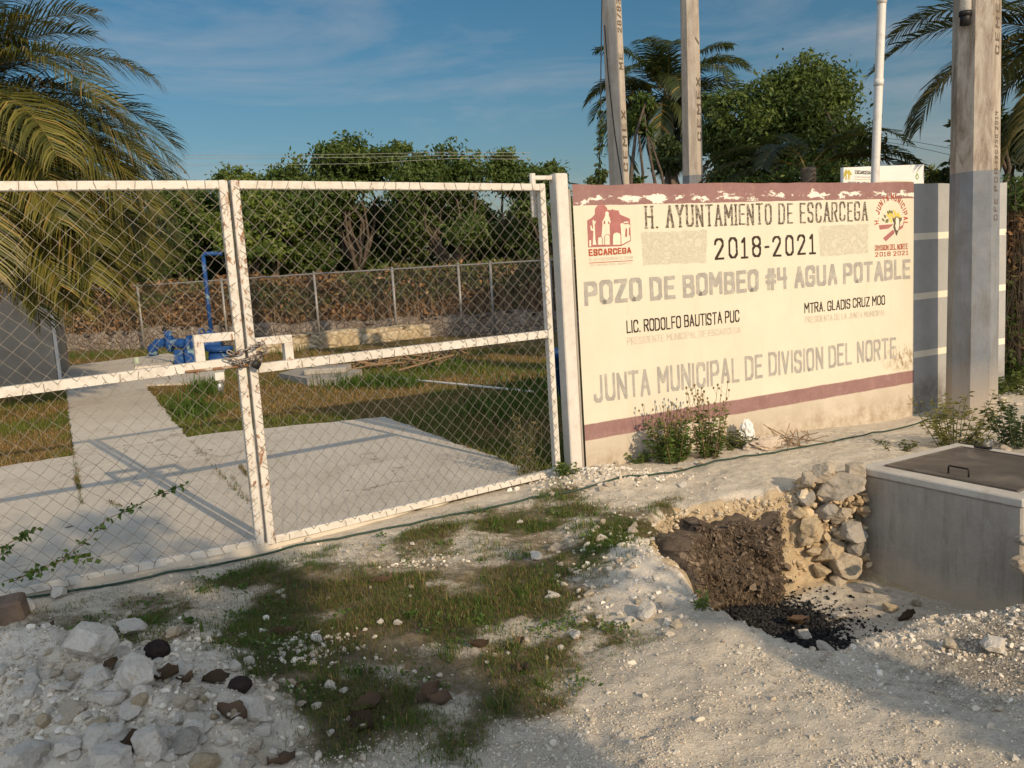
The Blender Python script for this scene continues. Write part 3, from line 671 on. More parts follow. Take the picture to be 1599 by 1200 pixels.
GREYP = paint('faded_grey_letter_paint', (0.28, 0.265, 0.235), lo=.48, hi=.8, sc=12, amt=.65)
FAINT = paint('faint_grey_letter_paint', (0.45, 0.39, 0.31), lo=.46, hi=.7, sc=10, amt=.65)
MAR = paint('maroon_emblem_paint', (0.3, 0.12, 0.11), lo=.6, hi=.8, amt=.6)
REDB = paint('red_brown_letter_paint', (0.3, 0.07, 0.035), lo=.58, hi=.75, amt=.6)
CREAMP = paint('cream_paint', (0.6, 0.53, 0.41), lo=.7)
lettering(sign, 'H. AYUNTAMIENTO DE ESCARCEGA', (1008, 357.6), (1355, 345), (1008, 321.8), (1351, 315), INK2, .17, .075, serif=True, gap=.19, space=.5)
lettering(sign, '2018-2021', (1116.4, 406.3), (1273, 397), (1116.4, 372.6), (1273, 365), INK, .11, .1, gap=.24)
lettering(sign, 'POZO DE BOMBEO #4 AGUA POTABLE', (913.5, 478), (1421.5, 435), (912.5, 440), (1421.5, 403.8), GREYP, .2, .17, gap=.1, space=.36)
lettering(sign, 'LIC. RODOLFO BAUTISTA PUC', (978.3, 521.5), (1154.7, 503), (978, 501.4), (1154.7, 484), INK, .13, .11, gap=.1, space=.32)
lettering(sign, 'PRESIDENTE MUNICIPAL DE ESCARCEGA', (979.3, 539.4), (1156.4, 520), (979.3, 527.7), (1156.4, 510.6), FAINT, .11, .11, gap=.14, space=.36)
lettering(sign, 'MTRA. GLADIS CRUZ MOO', (1256, 490), (1381.8, 476), (1256, 473.8), (1381.8, 461), INK, .13, .11, gap=.1, space=.34)
lettering(sign, 'PRESIDENTA DE LA JUNTA MUNICIPAL', (1257, 505), (1382.5, 492.5), (1257, 495), (1382.5, 483.8), FAINT, .11, .11, gap=.14, space=.36)
lettering(sign, 'JUNTA MUNICIPAL DE DIVISION DEL NORTE', (928, 630.5), (1399, 558.8), (927, 587), (1399, 526), GREYP, .15, .13, gap=.12, space=.36)
# scraped patches
def scraped():
    m, t, b, o = newmat('scraped_plaster'); co = oco(t)
    n = noise(t, co, 15, 7, .65, 1.0)
    k = mixc(t, ramp(t, n, .38, .62), (0.57, 0.535, 0.42), (0.5, 0.465, 0.36)); k = mixc(t, ramp(t, noise(t, co, 34, 6, .7), .52, .68), k, (0.6, 0.56, 0.445))
    k = mixc(t, ramp(t, math_(t, 'ABSOLUTE', math_(t, 'SUBTRACT', n, .5)), .0, .02, (1, 1, 1), (0, 0, 0)), k, (0.38, 0.345, 0.27))
    t.links.new(k, b.inputs['Base Color']); b.inputs['Roughness'].default_value = .95; bump(t, b, n, .6, .02); return m
SCR = scraped()
for cs in ([(1001, 363.8), (1104, 358.8), (1103, 410), (1005, 415)], [(1279, 353.8), (1356, 350), (1355, 396), (1281, 401)]):
    P = [wuv(*c) for c in cs]; mb = MB(); n = 14; ring = []
    for i in range(4):
        a = P[i]; c = P[(i + 1) % 4]
        for j in range(n):
            f = j / n; ring.append((a[0] + (c[0] - a[0]) * f + random.uniform(-.006, .006), -.0011, a[1] + (c[1] - a[1]) * f + random.uniform(-.006, .006)))
    mb.poly(ring[::-1]); mb.build('scraped_patch', SCR, sign)
# emblem of the town: pixel outlines (photo pixels) laid on the wall
def shape(parent, pts, mat, y, name, mb=None, sc=6.0, ox=830, oy=250):
    V = [];
    for (a, c) in pts:
        u, z = wuv(ox + a / sc, oy + c / sc); V.append((u, y, z))
    bb = mb or MB(); bb.poly(V)
    return bb if mb is not None else bb.build(name, mat, parent)
def arc(cx, cy, rx, ry, a0, a1, n=10): return [(cx + rx * math.cos(math.radians(a0 + (a1 - a0) * i / n)), cy - ry * math.sin(math.radians(a0 + (a1 - a0) * i / n))) for i in range(n + 1)]
em = shape(sign, [(520, 568), (560, 545), (590, 515)] + arc(652, 480, 60, 62, 195, 93, 10) + [(648, 375), (654, 375)] + arc(652, 480, 60, 62, 88, 10, 9)
           + [(745, 470), (755, 460), (770, 470), (815, 475), (828, 512), (922, 552), (930, 760), (840, 808), (530, 820)], MAR, -.0014, 'town_emblem')
mb = MB()
shape(sign, [(655, 712), (663, 610), (660, 580), (680, 545), (690, 520), (690, 495), (705, 480), (722, 495), (722, 520), (732, 545), (740, 580), (728, 610), (738, 795), (655, 795)], None, -.0024, '', mb)
shape(sign, [(575, 745), (578, 665), (553, 660), (548, 620), (560, 615), (565, 645), (576, 645), (568, 570), (580, 560), (590, 580), (605, 568), (590, 610), (596, 745), (606, 795), (572, 795)], None, -.0024, '', mb)
shape(sign, [(836, 640), (830, 600), (850, 590), (862, 600), (862, 580), (905, 578), (908, 610), (920, 606), (922, 752), (842, 795)], None, -.0024, '', mb)
shape(sign, [(540, 812), (540, 755), (556, 752), (556, 810)], None, -.0026, '', mb)
shape(sign, [(615, 795), (615, 745)] + arc(640, 742, 24, 24, 180, 0, 8) + [(664, 795)], None, -.0026, '', mb)
shape(sign, [(678, 795), (678, 725)] + arc(707, 722, 28, 26, 180, 0, 8) + [(736, 795)], None, -.0034, '', mb)
shape(sign, [(755, 795), (756, 720)] + arc(796, 712, 40, 36, 180, 0, 8) + [(838, 795)], None, -.0034, '', mb)
mb.build('relief', CREAMP, em)
mb = MB()
for o_ in ((640, 742, 24, 24, 795), (707, 722, 28, 26, 795), (796, 712, 40, 36, 795)):
    P1 = [(o_[0] - o_[2], o_[4])] + arc(o_[0], o_[1], o_[2], o_[3], 180, 0, 8) + [(o_[0] + o_[2], o_[4])]
    P2 = [(o_[0] + o_[2] - 5, o_[4])] + arc(o_[0], o_[1], o_[2] - 5, o_[3] - 5, 0, 180, 8) + [(o_[0] - o_[2] + 5, o_[4])]
    for i in range(len(P1) - 1):
        j = len(P2) - 1 - i; shape(sign, [P1[i], P1[i + 1], P2[j - 1], P2[j]], None, -.0042, '', mb)
shape(sign, [(875, 720), (878, 650), (886, 635), (894, 660), (893, 722)], None, -.0042, '', mb)
shape(sign, [(910, 712), (910, 640), (918, 628), (921, 706)], None, -.0042, '', mb)
shape(sign, [(866, 604), (866, 592), (905, 590), (905, 600)], None, -.0042, '', mb)
shape(sign, [(672, 600), (676, 565), (690, 585), (686, 602)], None, -.0042, '', mb)
shape(sign, [(714, 600), (716, 572), (730, 590), (726, 602)], None, -.0042, '', mb)
mb.build('outline', MAR, em)
lettering(sign, 'ESCARCEGA', (919.5, 400.5), (985.5, 396), (919, 389.5), (985, 386.5), REDB, .22, .2, gap=.1)
mb = MB(); shape(sign, [(540, 964), (948, 940), (948, 946), (540, 970)], REDB, -.0016, '', mb); mb.build('underline', REDB, sign)
lettering(sign, 'H. AYUNTAMIENTO 2018', (920, 408.6), (988, 404.3), (920, 403.6), (988, 399.8), FAINT, .14, .14, gap=.16)
lettering(sign, 'DIVISION DEL NORTE', (921, 416), (986, 412.5), (921, 412.8), (986, 409.5), FAINT, .16, .16, gap=.2)
# emblem of the local board
S4 = dict(sc=10.91, ox=1350, oy=300)
mb = MB(); shape(sign, [(243, 568), (480, 548), (478, 570), (405, 625), (258, 645)], None, -.0014, '', mb, **S4)
shape(sign, [(312, 790), (480, 645), (510, 665), (505, 710), (362, 842)], None, -.0014, '', mb, **S4); shape(sign, [(590, 600), (662, 552), (652, 612), (590, 655)], None, -.0014, '', mb, **S4)
em2 = mb.build('board_emblem', MAR, sign)
YEL = paint('yellow_emblem_paint', (0.62, 0.45, 0.09), lo=.66); GRN = paint('olive_emblem_paint', (0.13, 0.14, 0.05), lo=.66); BON = paint('bone_paint', (0.55, 0.5, 0.42), lo=.7); DKL = paint('dark_line_paint', (0.1, 0.08, 0.05), lo=.66)
def petal(cx, cy, l, w, a, mb, y):
    c, s_ = math.cos(a), math.sin(a); P = [(-l, 0), (-.4 * l, w), (.4 * l, w), (l, 0), (.4 * l, -w), (-.4 * l, -w)]
    shape(sign, [(cx + p * c - r_ * s_, cy + p * s_ + r_ * c) for p, r_ in P], None, y, '', mb, **S4)
mb = MB()
for i, (a, c) in enumerate([(430, 440), (450, 490), (400, 400), (470, 400), (515, 345), (530, 390), (570, 385), (590, 410), (500, 430), (455, 370), (425, 370)]): petal(a, c, 42, 18, 1.2 + .35 * math.sin(i * 2.3), mb, -.0014 - .0002 * i)
mb.build('petals', YEL, em2)
mb = MB()
for i, (a, c) in enumerate([(315, 475), (345, 415), (400, 350), (430, 340), (462, 345), (390, 490), (370, 495)]): petal(a, c, 36, 13, .9 + .15 * i, mb, -.0040 - .0002 * i)
mb.build('leaves', GRN, em2)
mb = MB(); shape(sign, [(475, 440), (500, 450), (520, 425), (570, 425), (600, 450), (625, 430), (625, 480), (600, 510), (590, 600), (560, 690), (540, 750), (520, 680), (490, 600), (500, 520), (480, 490)], None, -.0058, '', mb, **S4); sk = mb.build('skull', DKL, em2)
mb = MB(); shape(sign, [(530, 440), (560, 435), (578, 470), (580, 560), (572, 620), (555, 660), (530, 650), (512, 580), (524, 540), (520, 470)], None, -.0064, '', mb, **S4); mb.build('bone', BON, em2)
lettering(sign, 'DIVISION DEL NORTE', (1366, 391), (1417.5, 389), (1366, 383.5), (1417, 380.5), REDB, .17, .13, gap=.12)
mb = MB(); shape(sign, [(170, 996), (735, 968), (735, 974), (170, 1003)], None, -.0014, '', mb, **S4); mb.build('underline', REDB, sign)
lettering(sign, '2018 2021', (1366.5, 401.5), (1418, 398.5), (1366.5, 394.5), (1418, 391.5), REDB, .13, .12, gap=.2)
mb = MB(); s_ = 'H. JUNTA MUNICIPAL'; c0 = wuv(1350 + 455 / 10.91, 300 + 475 / 10.91); e0 = wuv(1350 + 700 / 10.91, 300 + 470 / 10.91); R_ = abs(e0[0] - c0[0])
k0, tot = text_polys(s_, .17, .14, gap=.3)
hh = .062 / 1.0
for i, q_ in enumerate(k0):
    V = []
    for a, c in q_:
        ang = math.radians(190 - 205 * a / tot); rr = R_ * 1.0 + (c - .5) * hh
        V.append((c0[0] + rr * math.cos(ang), -.0014 - .00025 * (i % 7), c0[1] + rr * 1.02 * math.sin(ang)))
    mb.add(V, [tuple(range(len(V)))])
mb.build('lettering', REDB, sign)

# ------------------------------------------------------------------ gate post
pz = onplane(900, 271, SL, A_S)[1]
post = thing('gate_post', 'square whitewashed post between the gate and the cream painted wall', 'post', (SL[0] - DS[0] * .165, SL[1] - DS[1] * .165, 0), A_S)
b = MB(); b.box(.012, .12, -.02, .09, -.3, pz, .008); b.build('shaft', M['post'], post)
b = MB(); b.box(-.17, .03, .03, .07, pz - .045, pz - .012, .004); b.tube([(-.155, .05, pz - .32), (-.155, .05, pz + .005)], .024, 10); b.build('hinge_bracket', M['gate'], post)
b = MB(); pts = [(.03, .06, pz + .002), (.09, .05, pz + .006), (.14, .04, pz - .03), (.17, .05, WT + .02), (.28, .08, WT + .012)]
b.tube(pts, .006, 6); b.build('cable', M['cable'], post)

# ------------------------------------------------------------------ gate leaves
def meshpanel(mb, x0, x1, z0, z1, y, holes, seed, p=.0475, r=.0017, n=4):
    rg = np.random.default_rng(seed)
    nx_ = int(round((x1 - x0) / p)); nz_ = int(round((z1 - z0) / p)); px_ = (x1 - x0) / nx_; pz_ = (z1 - z0) / nz_
    wob = rg.normal(0, .0022, (nx_ + 1, nz_ + 1, 2))
    sag = .012 * (fbm(np.arange(nx_ + 1) * .13, np.arange(nx_ + 1) * 0 + seed, 3, seed) - .5)
    def node(i, j): return np.array([x0 + i * px_ + wob[i, j, 0], y + .0016 * (1 if i % 2 else -1), z0 + j * pz_ + wob[i, j, 1] + sag[i]])
    V = []; Fc = []; c = 0
    for i in range(nx_ + 1):
        for j in range(nz_):
            if (i + j) % 2: continue
            for di in (-1, 1):
                if not 0 <= i + di <= nx_: continue
                a = node(i, j); d = node(i + di, j + 1); m = (a + d) / 2
                if any(h[0] < m[0] < h[1] and h[2] < m[2] < h[3] for h in holes): continue
                t = d - a; t /= np.linalg.norm(t); s_ = np.array([-t[2], 0, t[0]]); u = np.array([0, 1.0, 0]); a = a - t * .002; d = d + t * .002
                for e in (a, d):
                    for q_ in range(n):
                        an = 2 * math.pi * (q_ + .5) / n; V.append(e + r * (s_ * math.cos(an) + u * math.sin(an)))
                for q_ in range(n): Fc.append((c + q_, c + (q_ + 1) % n, c + n + (q_ + 1) % n, c + n + q_))
                c += 2 * n
    mb.add(V, Fc)
    return px_
def ticks(mb, x0, x1, za, zb, y, step, seed, slope=0.0):
    rg = np.random.default_rng(seed); x = x0
    while x < x1:
        if rg.random() < .85:
            z = za + slope * (x - x0); e = rg.uniform(-.012, .022)
            mb.tube([(x, y + .006, z - .004), (x + e * .4, y - .001, z + (zb - za) * .35), (x + e, y - .001, z + (zb - za) * rg.uniform(.6, 1.02)), (x + e * 1.2, y + .004, z + (zb - za) * 1.03)], .0016, 4)
        x += step * rg.uniform(.95, 1.05)
def leaf_gate(name, label, root, ang, mid, latch, seed):
    t = thing(name, label, 'gate', (root[0], root[1], 0), ang, 'gate leaves')
    h0, h1 = .0, 2.232; tb = .05; W_ = LW - .008
    (mx0, mz0), (mx1, mz1) = mid; ms = (mz1 - mz0) / (mx1 - mx0); mz = lambda x: mz0 + ms * (x - mx0)
    for (xa, xb, zp) in ((0, tb, 0), (W_ - tb, W_, 0)):
        bb = MB(); bb.box(xa, xb, -.025, .025, h0, h1, .004); bb.build('stile', M['rustpaint'] if abs((xa if name[-1] else 0) + root[0] - E1[0]) < 99 and ((latch == 'R' and xa == 0) or (latch == 'L' and xa > 1)) else M['gate'], t)
    bb = MB(); bb.box(tb + .001, W_ - tb - .001, -.0245, .0245, h1 - tb - .002, h1 - .002, .004); bb.build('top_rail', M['gate'], t)
    bb = MB(); bb.box(tb + .001, W_ - tb - .001, -.0245, .0245, h0 + .002, h0 + tb + .002, .004); bb.build('bottom_rail', M['gate'], t)
    bb = MB(); xa, xb = tb + .001, W_ - tb - .001; hw = .028
    V = []
    for x in (xa, xb):
        z = mz(x); V += [(x, -.0245, z - hw), (x, .0245, z - hw), (x, .0245, z + hw), (x, -.0245, z + hw)]
    bb.add(V, [(0, 1, 2, 3), (7, 6, 5, 4), (0, 4, 5, 1), (1, 5, 6, 2), (2, 6, 7, 3), (3, 7, 4, 0)]); bb.build('middle_rail', M['gate'], t)
    # latch window beside the meeting stile: three bars that close a square with the middle rail
    if latch == 'L': a, c = W_ - tb - .235, W_ - tb - .001
    else: a, c = tb + .001, tb + .235
    zt = mz((a + c) / 2) + .185
    bb = MB()
    bb.box(a, c, -.027, .023, zt - .05, zt, .003)
    if latch == 'L': bb.box(a, a + .055, -.027, .023, mz(a) + .026, zt - .049, .003)
    else: bb.box(c - .055, c, -.027, .023, mz(c) + .026, zt - .049, .003)
    bb.build('latch_window', M['rustpaint'], t)
    hole = (a - .004, c + .004, mz((a + c) / 2) - .02, zt - .01)
    bb = MB(); ya = -.0285
    zmin = min(mz(xa), mz(xb)); zmax = max(mz(xa), mz(xb))
    # panel nodes follow the sloping middle rail
    def panel(zlo, zhi, sd):
        k = MB(); st = meshpanel(k, .03, W_ - .03, 0, 1, ya, [], sd, p=.0475, r=.0017) if False else None
        nzr = int(round((zhi(W_ / 2) - zlo(W_ / 2)) / .047)); nxr = int(round((W_ - .05) / .0475)); rg = np.random.default_rng(sd)
        X = np.linspace(.025, W_ - .025, nxr + 1); wob = rg.normal(0, .0032, (nxr + 1, nzr + 1, 2))
        drift = .03 * (fbm(np.linspace(0, 5, nxr + 1), np.zeros(nxr + 1) + sd, 3, sd) - .5)
        node = lambda i, j: np.array([X[i] + wob[i, j, 0], ya + .0016 * (1 if i % 2 else -1), zlo(X[i]) + (zhi(X[i]) - zlo(X[i])) * j / nzr + wob[i, j, 1] + drift[i] * math.sin(math.pi * j / nzr)])
        V = []; Fc = []; c_ = 0; n = 4; r = .00145
        for i in range(nxr + 1):
            for j in range(nzr):
                if (i + j) % 2: continue
                for di in (-1, 1):
                    if not 0 <= i + di <= nxr: continue
                    p0 = node(i, j); p1 = node(i + di, j + 1); m_ = (p0 + p1) / 2
                    if hole[0] < m_[0] < hole[1] and hole[2] < m_[2] < hole[3]: continue
                    tt = p1 - p0; tt /= np.linalg.norm(tt); s_ = np.array([-tt[2], 0, tt[0]]); u = np.array([0, 1.0, 0]); p0 = p0 - tt * .002; p1 = p1 + tt * .002
                    for e in (p0, p1):
                        for q_ in range(n):
                            an = 2 * math.pi * (q_ + .5) / n; V.append(e + r * (s_ * math.cos(an) + u * math.sin(an)))
                    for q_ in range(n): Fc.append((c_ + q_, c_ + (q_ + 1) % n, c_ + n + (q_ + 1) % n, c_ + n + q_))
                    c_ += 2 * n
        bb.add(V, Fc)
    panel(lambda x: mz(x) + .012, lambda x: h1 - tb + .006, seed)
    panel(lambda x: h0 + tb - .008, lambda x: mz(x) - .012, seed + 1)
    ticks(bb, .05, W_ - .04, h1 - tb, h1 - .004, -.0275, .095, seed + 2)
    ticks(bb, .05, W_ - .04, h0 + tb - .002, h0 + .006, -.0275, .095, seed + 3)
    ticks(bb, .05, W_ - .3 if latch == 'L' else W_ - .04, mz(.05) + .028, mz(.05) - .028, -.0275, .095, seed + 4, ms)
    if latch == 'R': pass
    # ends twisted round the stiles
    rg = np.random.default_rng(seed + 9); z = .1
    while z < h1 - .05:
        for xs, sg in ((tb * .5, 1), (W_ - tb * .5, -1)):
            if rg.random() < .8: bb.tube([(xs + sg * .03, -.027, z), (xs, -.0275, z + .02), (xs - sg * .012, -.0265, z + .03)], .0016, 4)
        z += .094
    bb.build('chain_link_mesh', M['wire'], t)
    return t, mz
rl = lambda px, py: onplane(px, py, gate_l, A_L)
rr_ = lambda px, py: onplane(px, py, E1, A_R)
gl, mzL = leaf_gate('gate_leaf', 'white chain link gate leaf with the sliding bolt, near the rubble pile', gate_l, A_L, (rl(2, 613), rl(300, 574)), 'L', 301)
gr, mzR = leaf_gate('gate_leaf', 'white chain link gate leaf hung beside the square white post', E1 + DR * .008, A_R, (rr_(470, 567), rr_(850, 522)), 'R', 331)
# bolt on the left leaf
zb = mzL(LW) - .04
b = MB(); b.tube([(LW - .36, -.04, zb + .01), (LW + .0, -.04, zb + .012)], .009, 8); b.tube([(LW - .3, -.04, zb + .01), (LW - .3, -.07, zb - .005)], .007, 8)
b.build('bolt', M['rust'], gl)
b = MB(); b.box(LW - .2, LW - .145, -.047, -.026, zb - .06, zb - .012, .003); b.build('bolt_tab', M['gate'], gl)
# grey padlock hanging from the tab (own thing)
def padlock(name, label, P, rz, w, h, th, mat, sw):
    t = thing(name, label, 'padlock', P, rz)
    bb = MB(); bb.box(-w / 2, w / 2, -th / 2, th / 2, -h, 0, w * .16); bb.build('body', mat, t, True)
    bb = MB(); a = [(-sw / 2, 0, -.004)] + [(-sw / 2 * math.cos(k), 0, .012 + sw * .7 * math.sin(k)) for k in np.linspace(0, math.pi, 9)] + [(sw / 2, 0, -.004)]
    bb.tube(a, w * .09, 8); bb.build('shackle', M['chain'], t, True)
    return t
def gl_w(x, y, z): return np.array([gate_l[0] + DL[0] * x + DL[1] * y * -1 * -1 * 0 + (-DL[1]) * y, gate_l[1] + DL[1] * x + DL[0] * y, z])
padlock('padlock', 'small grey padlock hanging under the rusty gate bolt', gl_w(LW - .172, -.036, zb - .075), A_L + .25, .036, .05, .016, M['padgrey'], .026)
# chain wound round the two meeting stiles
ch = thing('gate_chain', 'steel chain wound round the meeting stiles of the gate', 'chain', (E1[0], E1[1], mzL(LW)), A_L)
def torus_link(mb, c, t, nrm, L_=.03, Wd=.0115, r=.0044):
    t = t / np.linalg.norm(t); nrm = nrm - t * (nrm @ t); nrm /= np.linalg.norm(nrm); pts = []
    for k in np.linspace(0, 2 * math.pi, 15)[:-1]:
        ca, sa = math.cos(k), math.sin(k); pts.append(c + t * (L_ - Wd) * np.sign(ca) * min(1, abs(ca) * 2.2) * .62 + t * ca * Wd * .9 + nrm * sa * Wd)
    pts.append(pts[0]); pts.append(pts[1]); mb.tube(pts, r, 6, False)
path = []
for k in np.linspace(0, 1, 400):
    a = 2 * math.pi * 2.6 * k + 2.6
    path.append((.092 * math.cos(a) * (1 + .12 * math.sin(5 * a)), -.012 + .052 * math.sin(a) * 1.0, .07 - .09 * k + .03 * math.cos(a) + .012 * math.sin(9 * k)))
path += [(-.06 - .0008 * i, -.06, .0 + .00035 * i) for i in range(0, 120, 2)]
path = np.array(path); sl = np.concatenate([[0], np.cumsum(np.linalg.norm(np.diff(path, axis=0), axis=1))])
mb = MB(); st = .036; k = 0
for d in np.arange(.01, sl[-1] - .03, st):
    c = np.array([np.interp(d, sl, path[:, i]) for i in range(3)]); e = np.array([np.interp(d + .02, sl, path[:, i]) for i in range(3)])
    tv = e - c; up_ = np.array([0, 0, 1.0]) if k % 2 else np.array([tv[1], -tv[0], .3 * abs(tv[0])]) + 1e-4
    torus_link(mb, c, tv, up_ + np.array([.003, .002, .001])); k += 1
for c, tv in (((-.04, -.066, -.01), (.2, -.1, -1)), ((.02, -.066, -.012), (-.3, 0, -1)), ((.05, -.064, .0), (1, .0, -.5)), ((.11, -.05, .05), (.3, .1, 1)), ((.1, -.05, .085), (-.2, .1, 1)), ((-.1, -.062, .06), (-1, .1, .6))):
    torus_link(mb, np.array(c), np.array(tv, float), np.array([1, .3, .2]))
mb.build('links', M['chain'], ch, True)
pw_ = np.array([E1[0], E1[1]]) + DL * .055 + np.array([DL[1], -DL[0]]) * .075
padlock('padlock', 'black padlock closing the chain in the middle of the gate', (pw_[0], pw_[1], mzL(LW) - .005), A_L + .5, .05, .05, .024, M['dark'], .032).rotation_euler = (.1, .55, A_L + .3)

# ------------------------------------------------------------------ precast poles
def polemat(name, paint_z=None, st=.85):
    m, t, b, o = newmat(name); co = oco(t)
    sp = nd(t, 'ShaderNodeSeparateXYZ'); t.links.new(pos(t), sp.inputs[0])
    k = mixc(t, ramp(t, noise(t, co, 3, 9, .7), .3, .7), (0.36, 0.31, 0.25), (0.47, 0.42, 0.35))
    k = mixc(t, math_(t, 'MULTIPLY', ramp(t, noise(t, vmul(t, co, (3, 3, .6)), 2.4, 8, .75, .6), .44, .62), st), k, (0.17, 0.125, 0.085))
    if paint_z:
        zz = math_(t, 'ADD', sp.outputs[2], math_(t, 'MULTIPLY', noise(t, co, 8, 4, .6), .02))
        gp = mixc(t, ramp(t, noise(t, co, 4, 8, .7), .35, .7), (0.165, 0.18, 0.195), (0.235, 0.245, 0.255))
        gp = mixc(t, math_(t, 'MULTIPLY', ramp(t, noise(t, vmul(t, co, (3, 3, .5)), 3, 8, .75), .48, .68), .7), gp, (0.15, 0.125, 0.095))
        gp = mixc(t, ramp(t, sp.outputs[2], .05, .5, (1, 1, 1), (0, 0, 0)), gp, (0.36, 0.31, 0.25))
        k = mixc(t, math_(t, 'GREATER_THAN', zz, paint_z), gp, k)
    t.links.new(k, b.inputs['Base Color']); b.inputs['Roughness'].default_value = .92; b.inputs['Specular IOR Level'].default_value = .15
    v = nd(t, 'ShaderNodeTexVoronoi'); v.inputs['Scale'].default_value = 55; t.links.new(co, v.inputs['Vector'])
    bump(t, b, math_(t, 'ADD', noise(t, co, 30, 7, .75), math_(t, 'MULTIPLY', ramp(t, v.outputs['Distance'], 0, .25), .5)), .4, .01); return m
CUT = paint('cut_letter_shade', (0.1, 0.08, 0.06), worn=(0.25, 0.21, 0.17), lo=.55, hi=.8)
def pole(label, base_px, top_px, Y, z0, wpx0, wpx1, rot, mat, texts, group='precast concrete poles', zext=9.5):
    P0 = D(*base_px, Y); P1 = D(*top_px, Y); ax = (P1 - P0) / (P1[2] - P0[2])
    pt = lambda z: P0 + ax * (z - P0[2])
    dist0 = dep(P0); r0 = wpx0 * dist0 / F_PX / 2; r1 = wpx1 * dep(P1) / F_PX / 2
    rad = lambda z: r0 + (r1 - r0) * (z - P0[2]) / (P1[2] - P0[2])
    B = pt(z0); t = thing('concrete_pole', label, 'utility pole', B, 0, group)
    zs = [z0 - .3, (z0 + 3) / 1, zext]; b = MB(); V = []
    for z in zs:
        c = pt(z)
        for k in range(8):
            a = rot + math.pi / 4 * k; rr = rad(z) / math.cos(math.pi / 8) * 1.0
            V.append((c[0] + rr * math.cos(a + math.pi / 8), c[1] + rr * math.sin(a + math.pi / 8), c[2]))
    Fc = [(i * 8 + k, i * 8 + (k + 1) % 8, i * 8 + 8 + (k + 1) % 8, i * 8 + 8 + k) for i in range(2) for k in range(8)] + [tuple(range(16, 24))]
    b.add(V, Fc); b.build('shaft', mat, t, False, None, True)
    # raised characters running up one facet (facet normal direction at rot + 45*k)
    for (s, za, zb_, kk, cw) in texts:
        polys, wd = text_polys(s, .16, .14, gap=.3, space=.5); mb = MB(); an = rot + math.pi / 4 * kk
        nv = np.array([math.cos(an), math.sin(an), 0]); tv = np.array([-math.sin(an), math.cos(an), 0])
        for i, q_ in enumerate(polys):
            VV = []
            for a, c in q_:
                z = za + (zb_ - za) * a / wd; cc = pt(z); VV.append(cc + nv * (rad(z) + .0012 + .0002 * (i % 5)) + tv * (-(c - .5) * cw))
            mb.add(VV, [tuple(range(len(VV)))])
        mb.build('lettering', CUT, t, False, None, True)
    return t, pt, rad
ROTP = math.atan2(-.86, .5)
zp = D(1521, 268, 8.36)[2]
facetA = math.radians(-54)
big, bpt, brad = pole('thick concrete pole painted grey low down in front of the striped wall', (1516.5, 650), (1525.5, 2), 8.36, -.12, 67, 62, facetA, polemat('painted_pole_concrete', zp), [('CFE PCR', D(1545, 345, 8.1)[2], D(1545, 262, 8.1)[2], 0, .07), ('12C750 2014', D(1545, 255, 8.1)[2], D(1545, 172, 8.1)[2], 0, .06), ('CEMEX', D(1550, 82, 8.1)[2], D(1550, -20, 8.1)[2], 0, .075)])
m_cl = polemat('pole_concrete', None, .35)
pole('slim concrete pole standing behind the cream wall with a cable down it', (967.3, 286), (954.6, 0), 12.6, 0, 30.5, 30, facetA + .02, m_cl, [('CEMEX', 2.9, 3.75, 0, .085), ('ME', 4.3, 4.52, 0, .08), ('28/83', 4.8, 5.25, 0, .08)])
pole('slim concrete pole in front of the coconut palm behind the cream wall', (1081.9, 286), (1076.3, 0), 12.9, 0, 30.5, 27, facetA + .02, polemat('grey_foot_pole_concrete', D(1082, 274, 12.9)[2], .5), [('CEMEX', 3.3, 4.2, 0, .085), ('/', 4.65, 4.75, 0, .085), ('026', 5.35, 5.75, 0, .08)])
# conduit on the big pole
c0 = D(1510, -60, 8.25); zc = D(1505, 28, 8.36)[2]; an = facetA - math.pi / 2 + .02
nv = np.array([math.cos(an), math.sin(an), 0])
def on_pole(z, ex): p = bpt(z); return p + nv * (brad(z) + ex)
b = MB(); b.tube([on_pole(zc, .04), on_pole(zc + .5, .04), on_pole(zc + 3, .04)], .05, 14); cd = b.build('conduit', M['pvc'], big, True, None, True)
b = MB(); b.tube([on_pole(zc - .1, .04), on_pole(zc + .01, .04)], .045, 14); b.tube([on_pole(zc - .02, .04), on_pole(zc + .02, .04)], .056, 14); b.build('conduit_cap', M['dark'], cd, True) if False else b.build('conduit_cap', M['dark'], big, True, None, True)
# cable down the left pole, vine wire
p = [D(944, 40, 12.45), D(950, 120, 12.4), D(960, 210, 12.38), D(974, 300, 12.36)]
b = MB(); b.tube(p, .009, 6); solo('hanging_cable', b, M['cable'], p[-1], 'thin dark cable slanting down the slim pole behind the wall', 'cable')
p = [D(941, -60, 11.6), D(939, 60, 11.6), D(937.5, 180, 11.6), D(935, 300, 11.6)]
vw = thing('vine_wire', 'thin hanging wire with a climbing vine beside the slim pole', 'vine', (p[-1][0], p[-1][1], 0))
b = MB(); b.tube(p, .008, 6); b.build('wire', M['cable'], vw, False, None, True)

# PVC vent pole
p0 = D(1366, 290, 10.6); p1 = D(1378, -20, 10.6); dirp = p1 - p0
vp = thing('vent_pipe', 'tall white plastic pipe rising behind the wall in front of the white board', 'pipe', (p0[0], p0[1], 0))
b = MB(); b.tube([p0 - dirp * .55, p0, p1, p1 + dirp * .6], .0495, 16); b.build('pipe', M['pvc'], vp, True, None, True)
for f in (.93, .52): b = MB(); b.tube([p0 + dirp * (f - .012), p0 + dirp * (f + .022)], .056, 16); b.build('coupler', M['pvc'], vp, True, None, True)

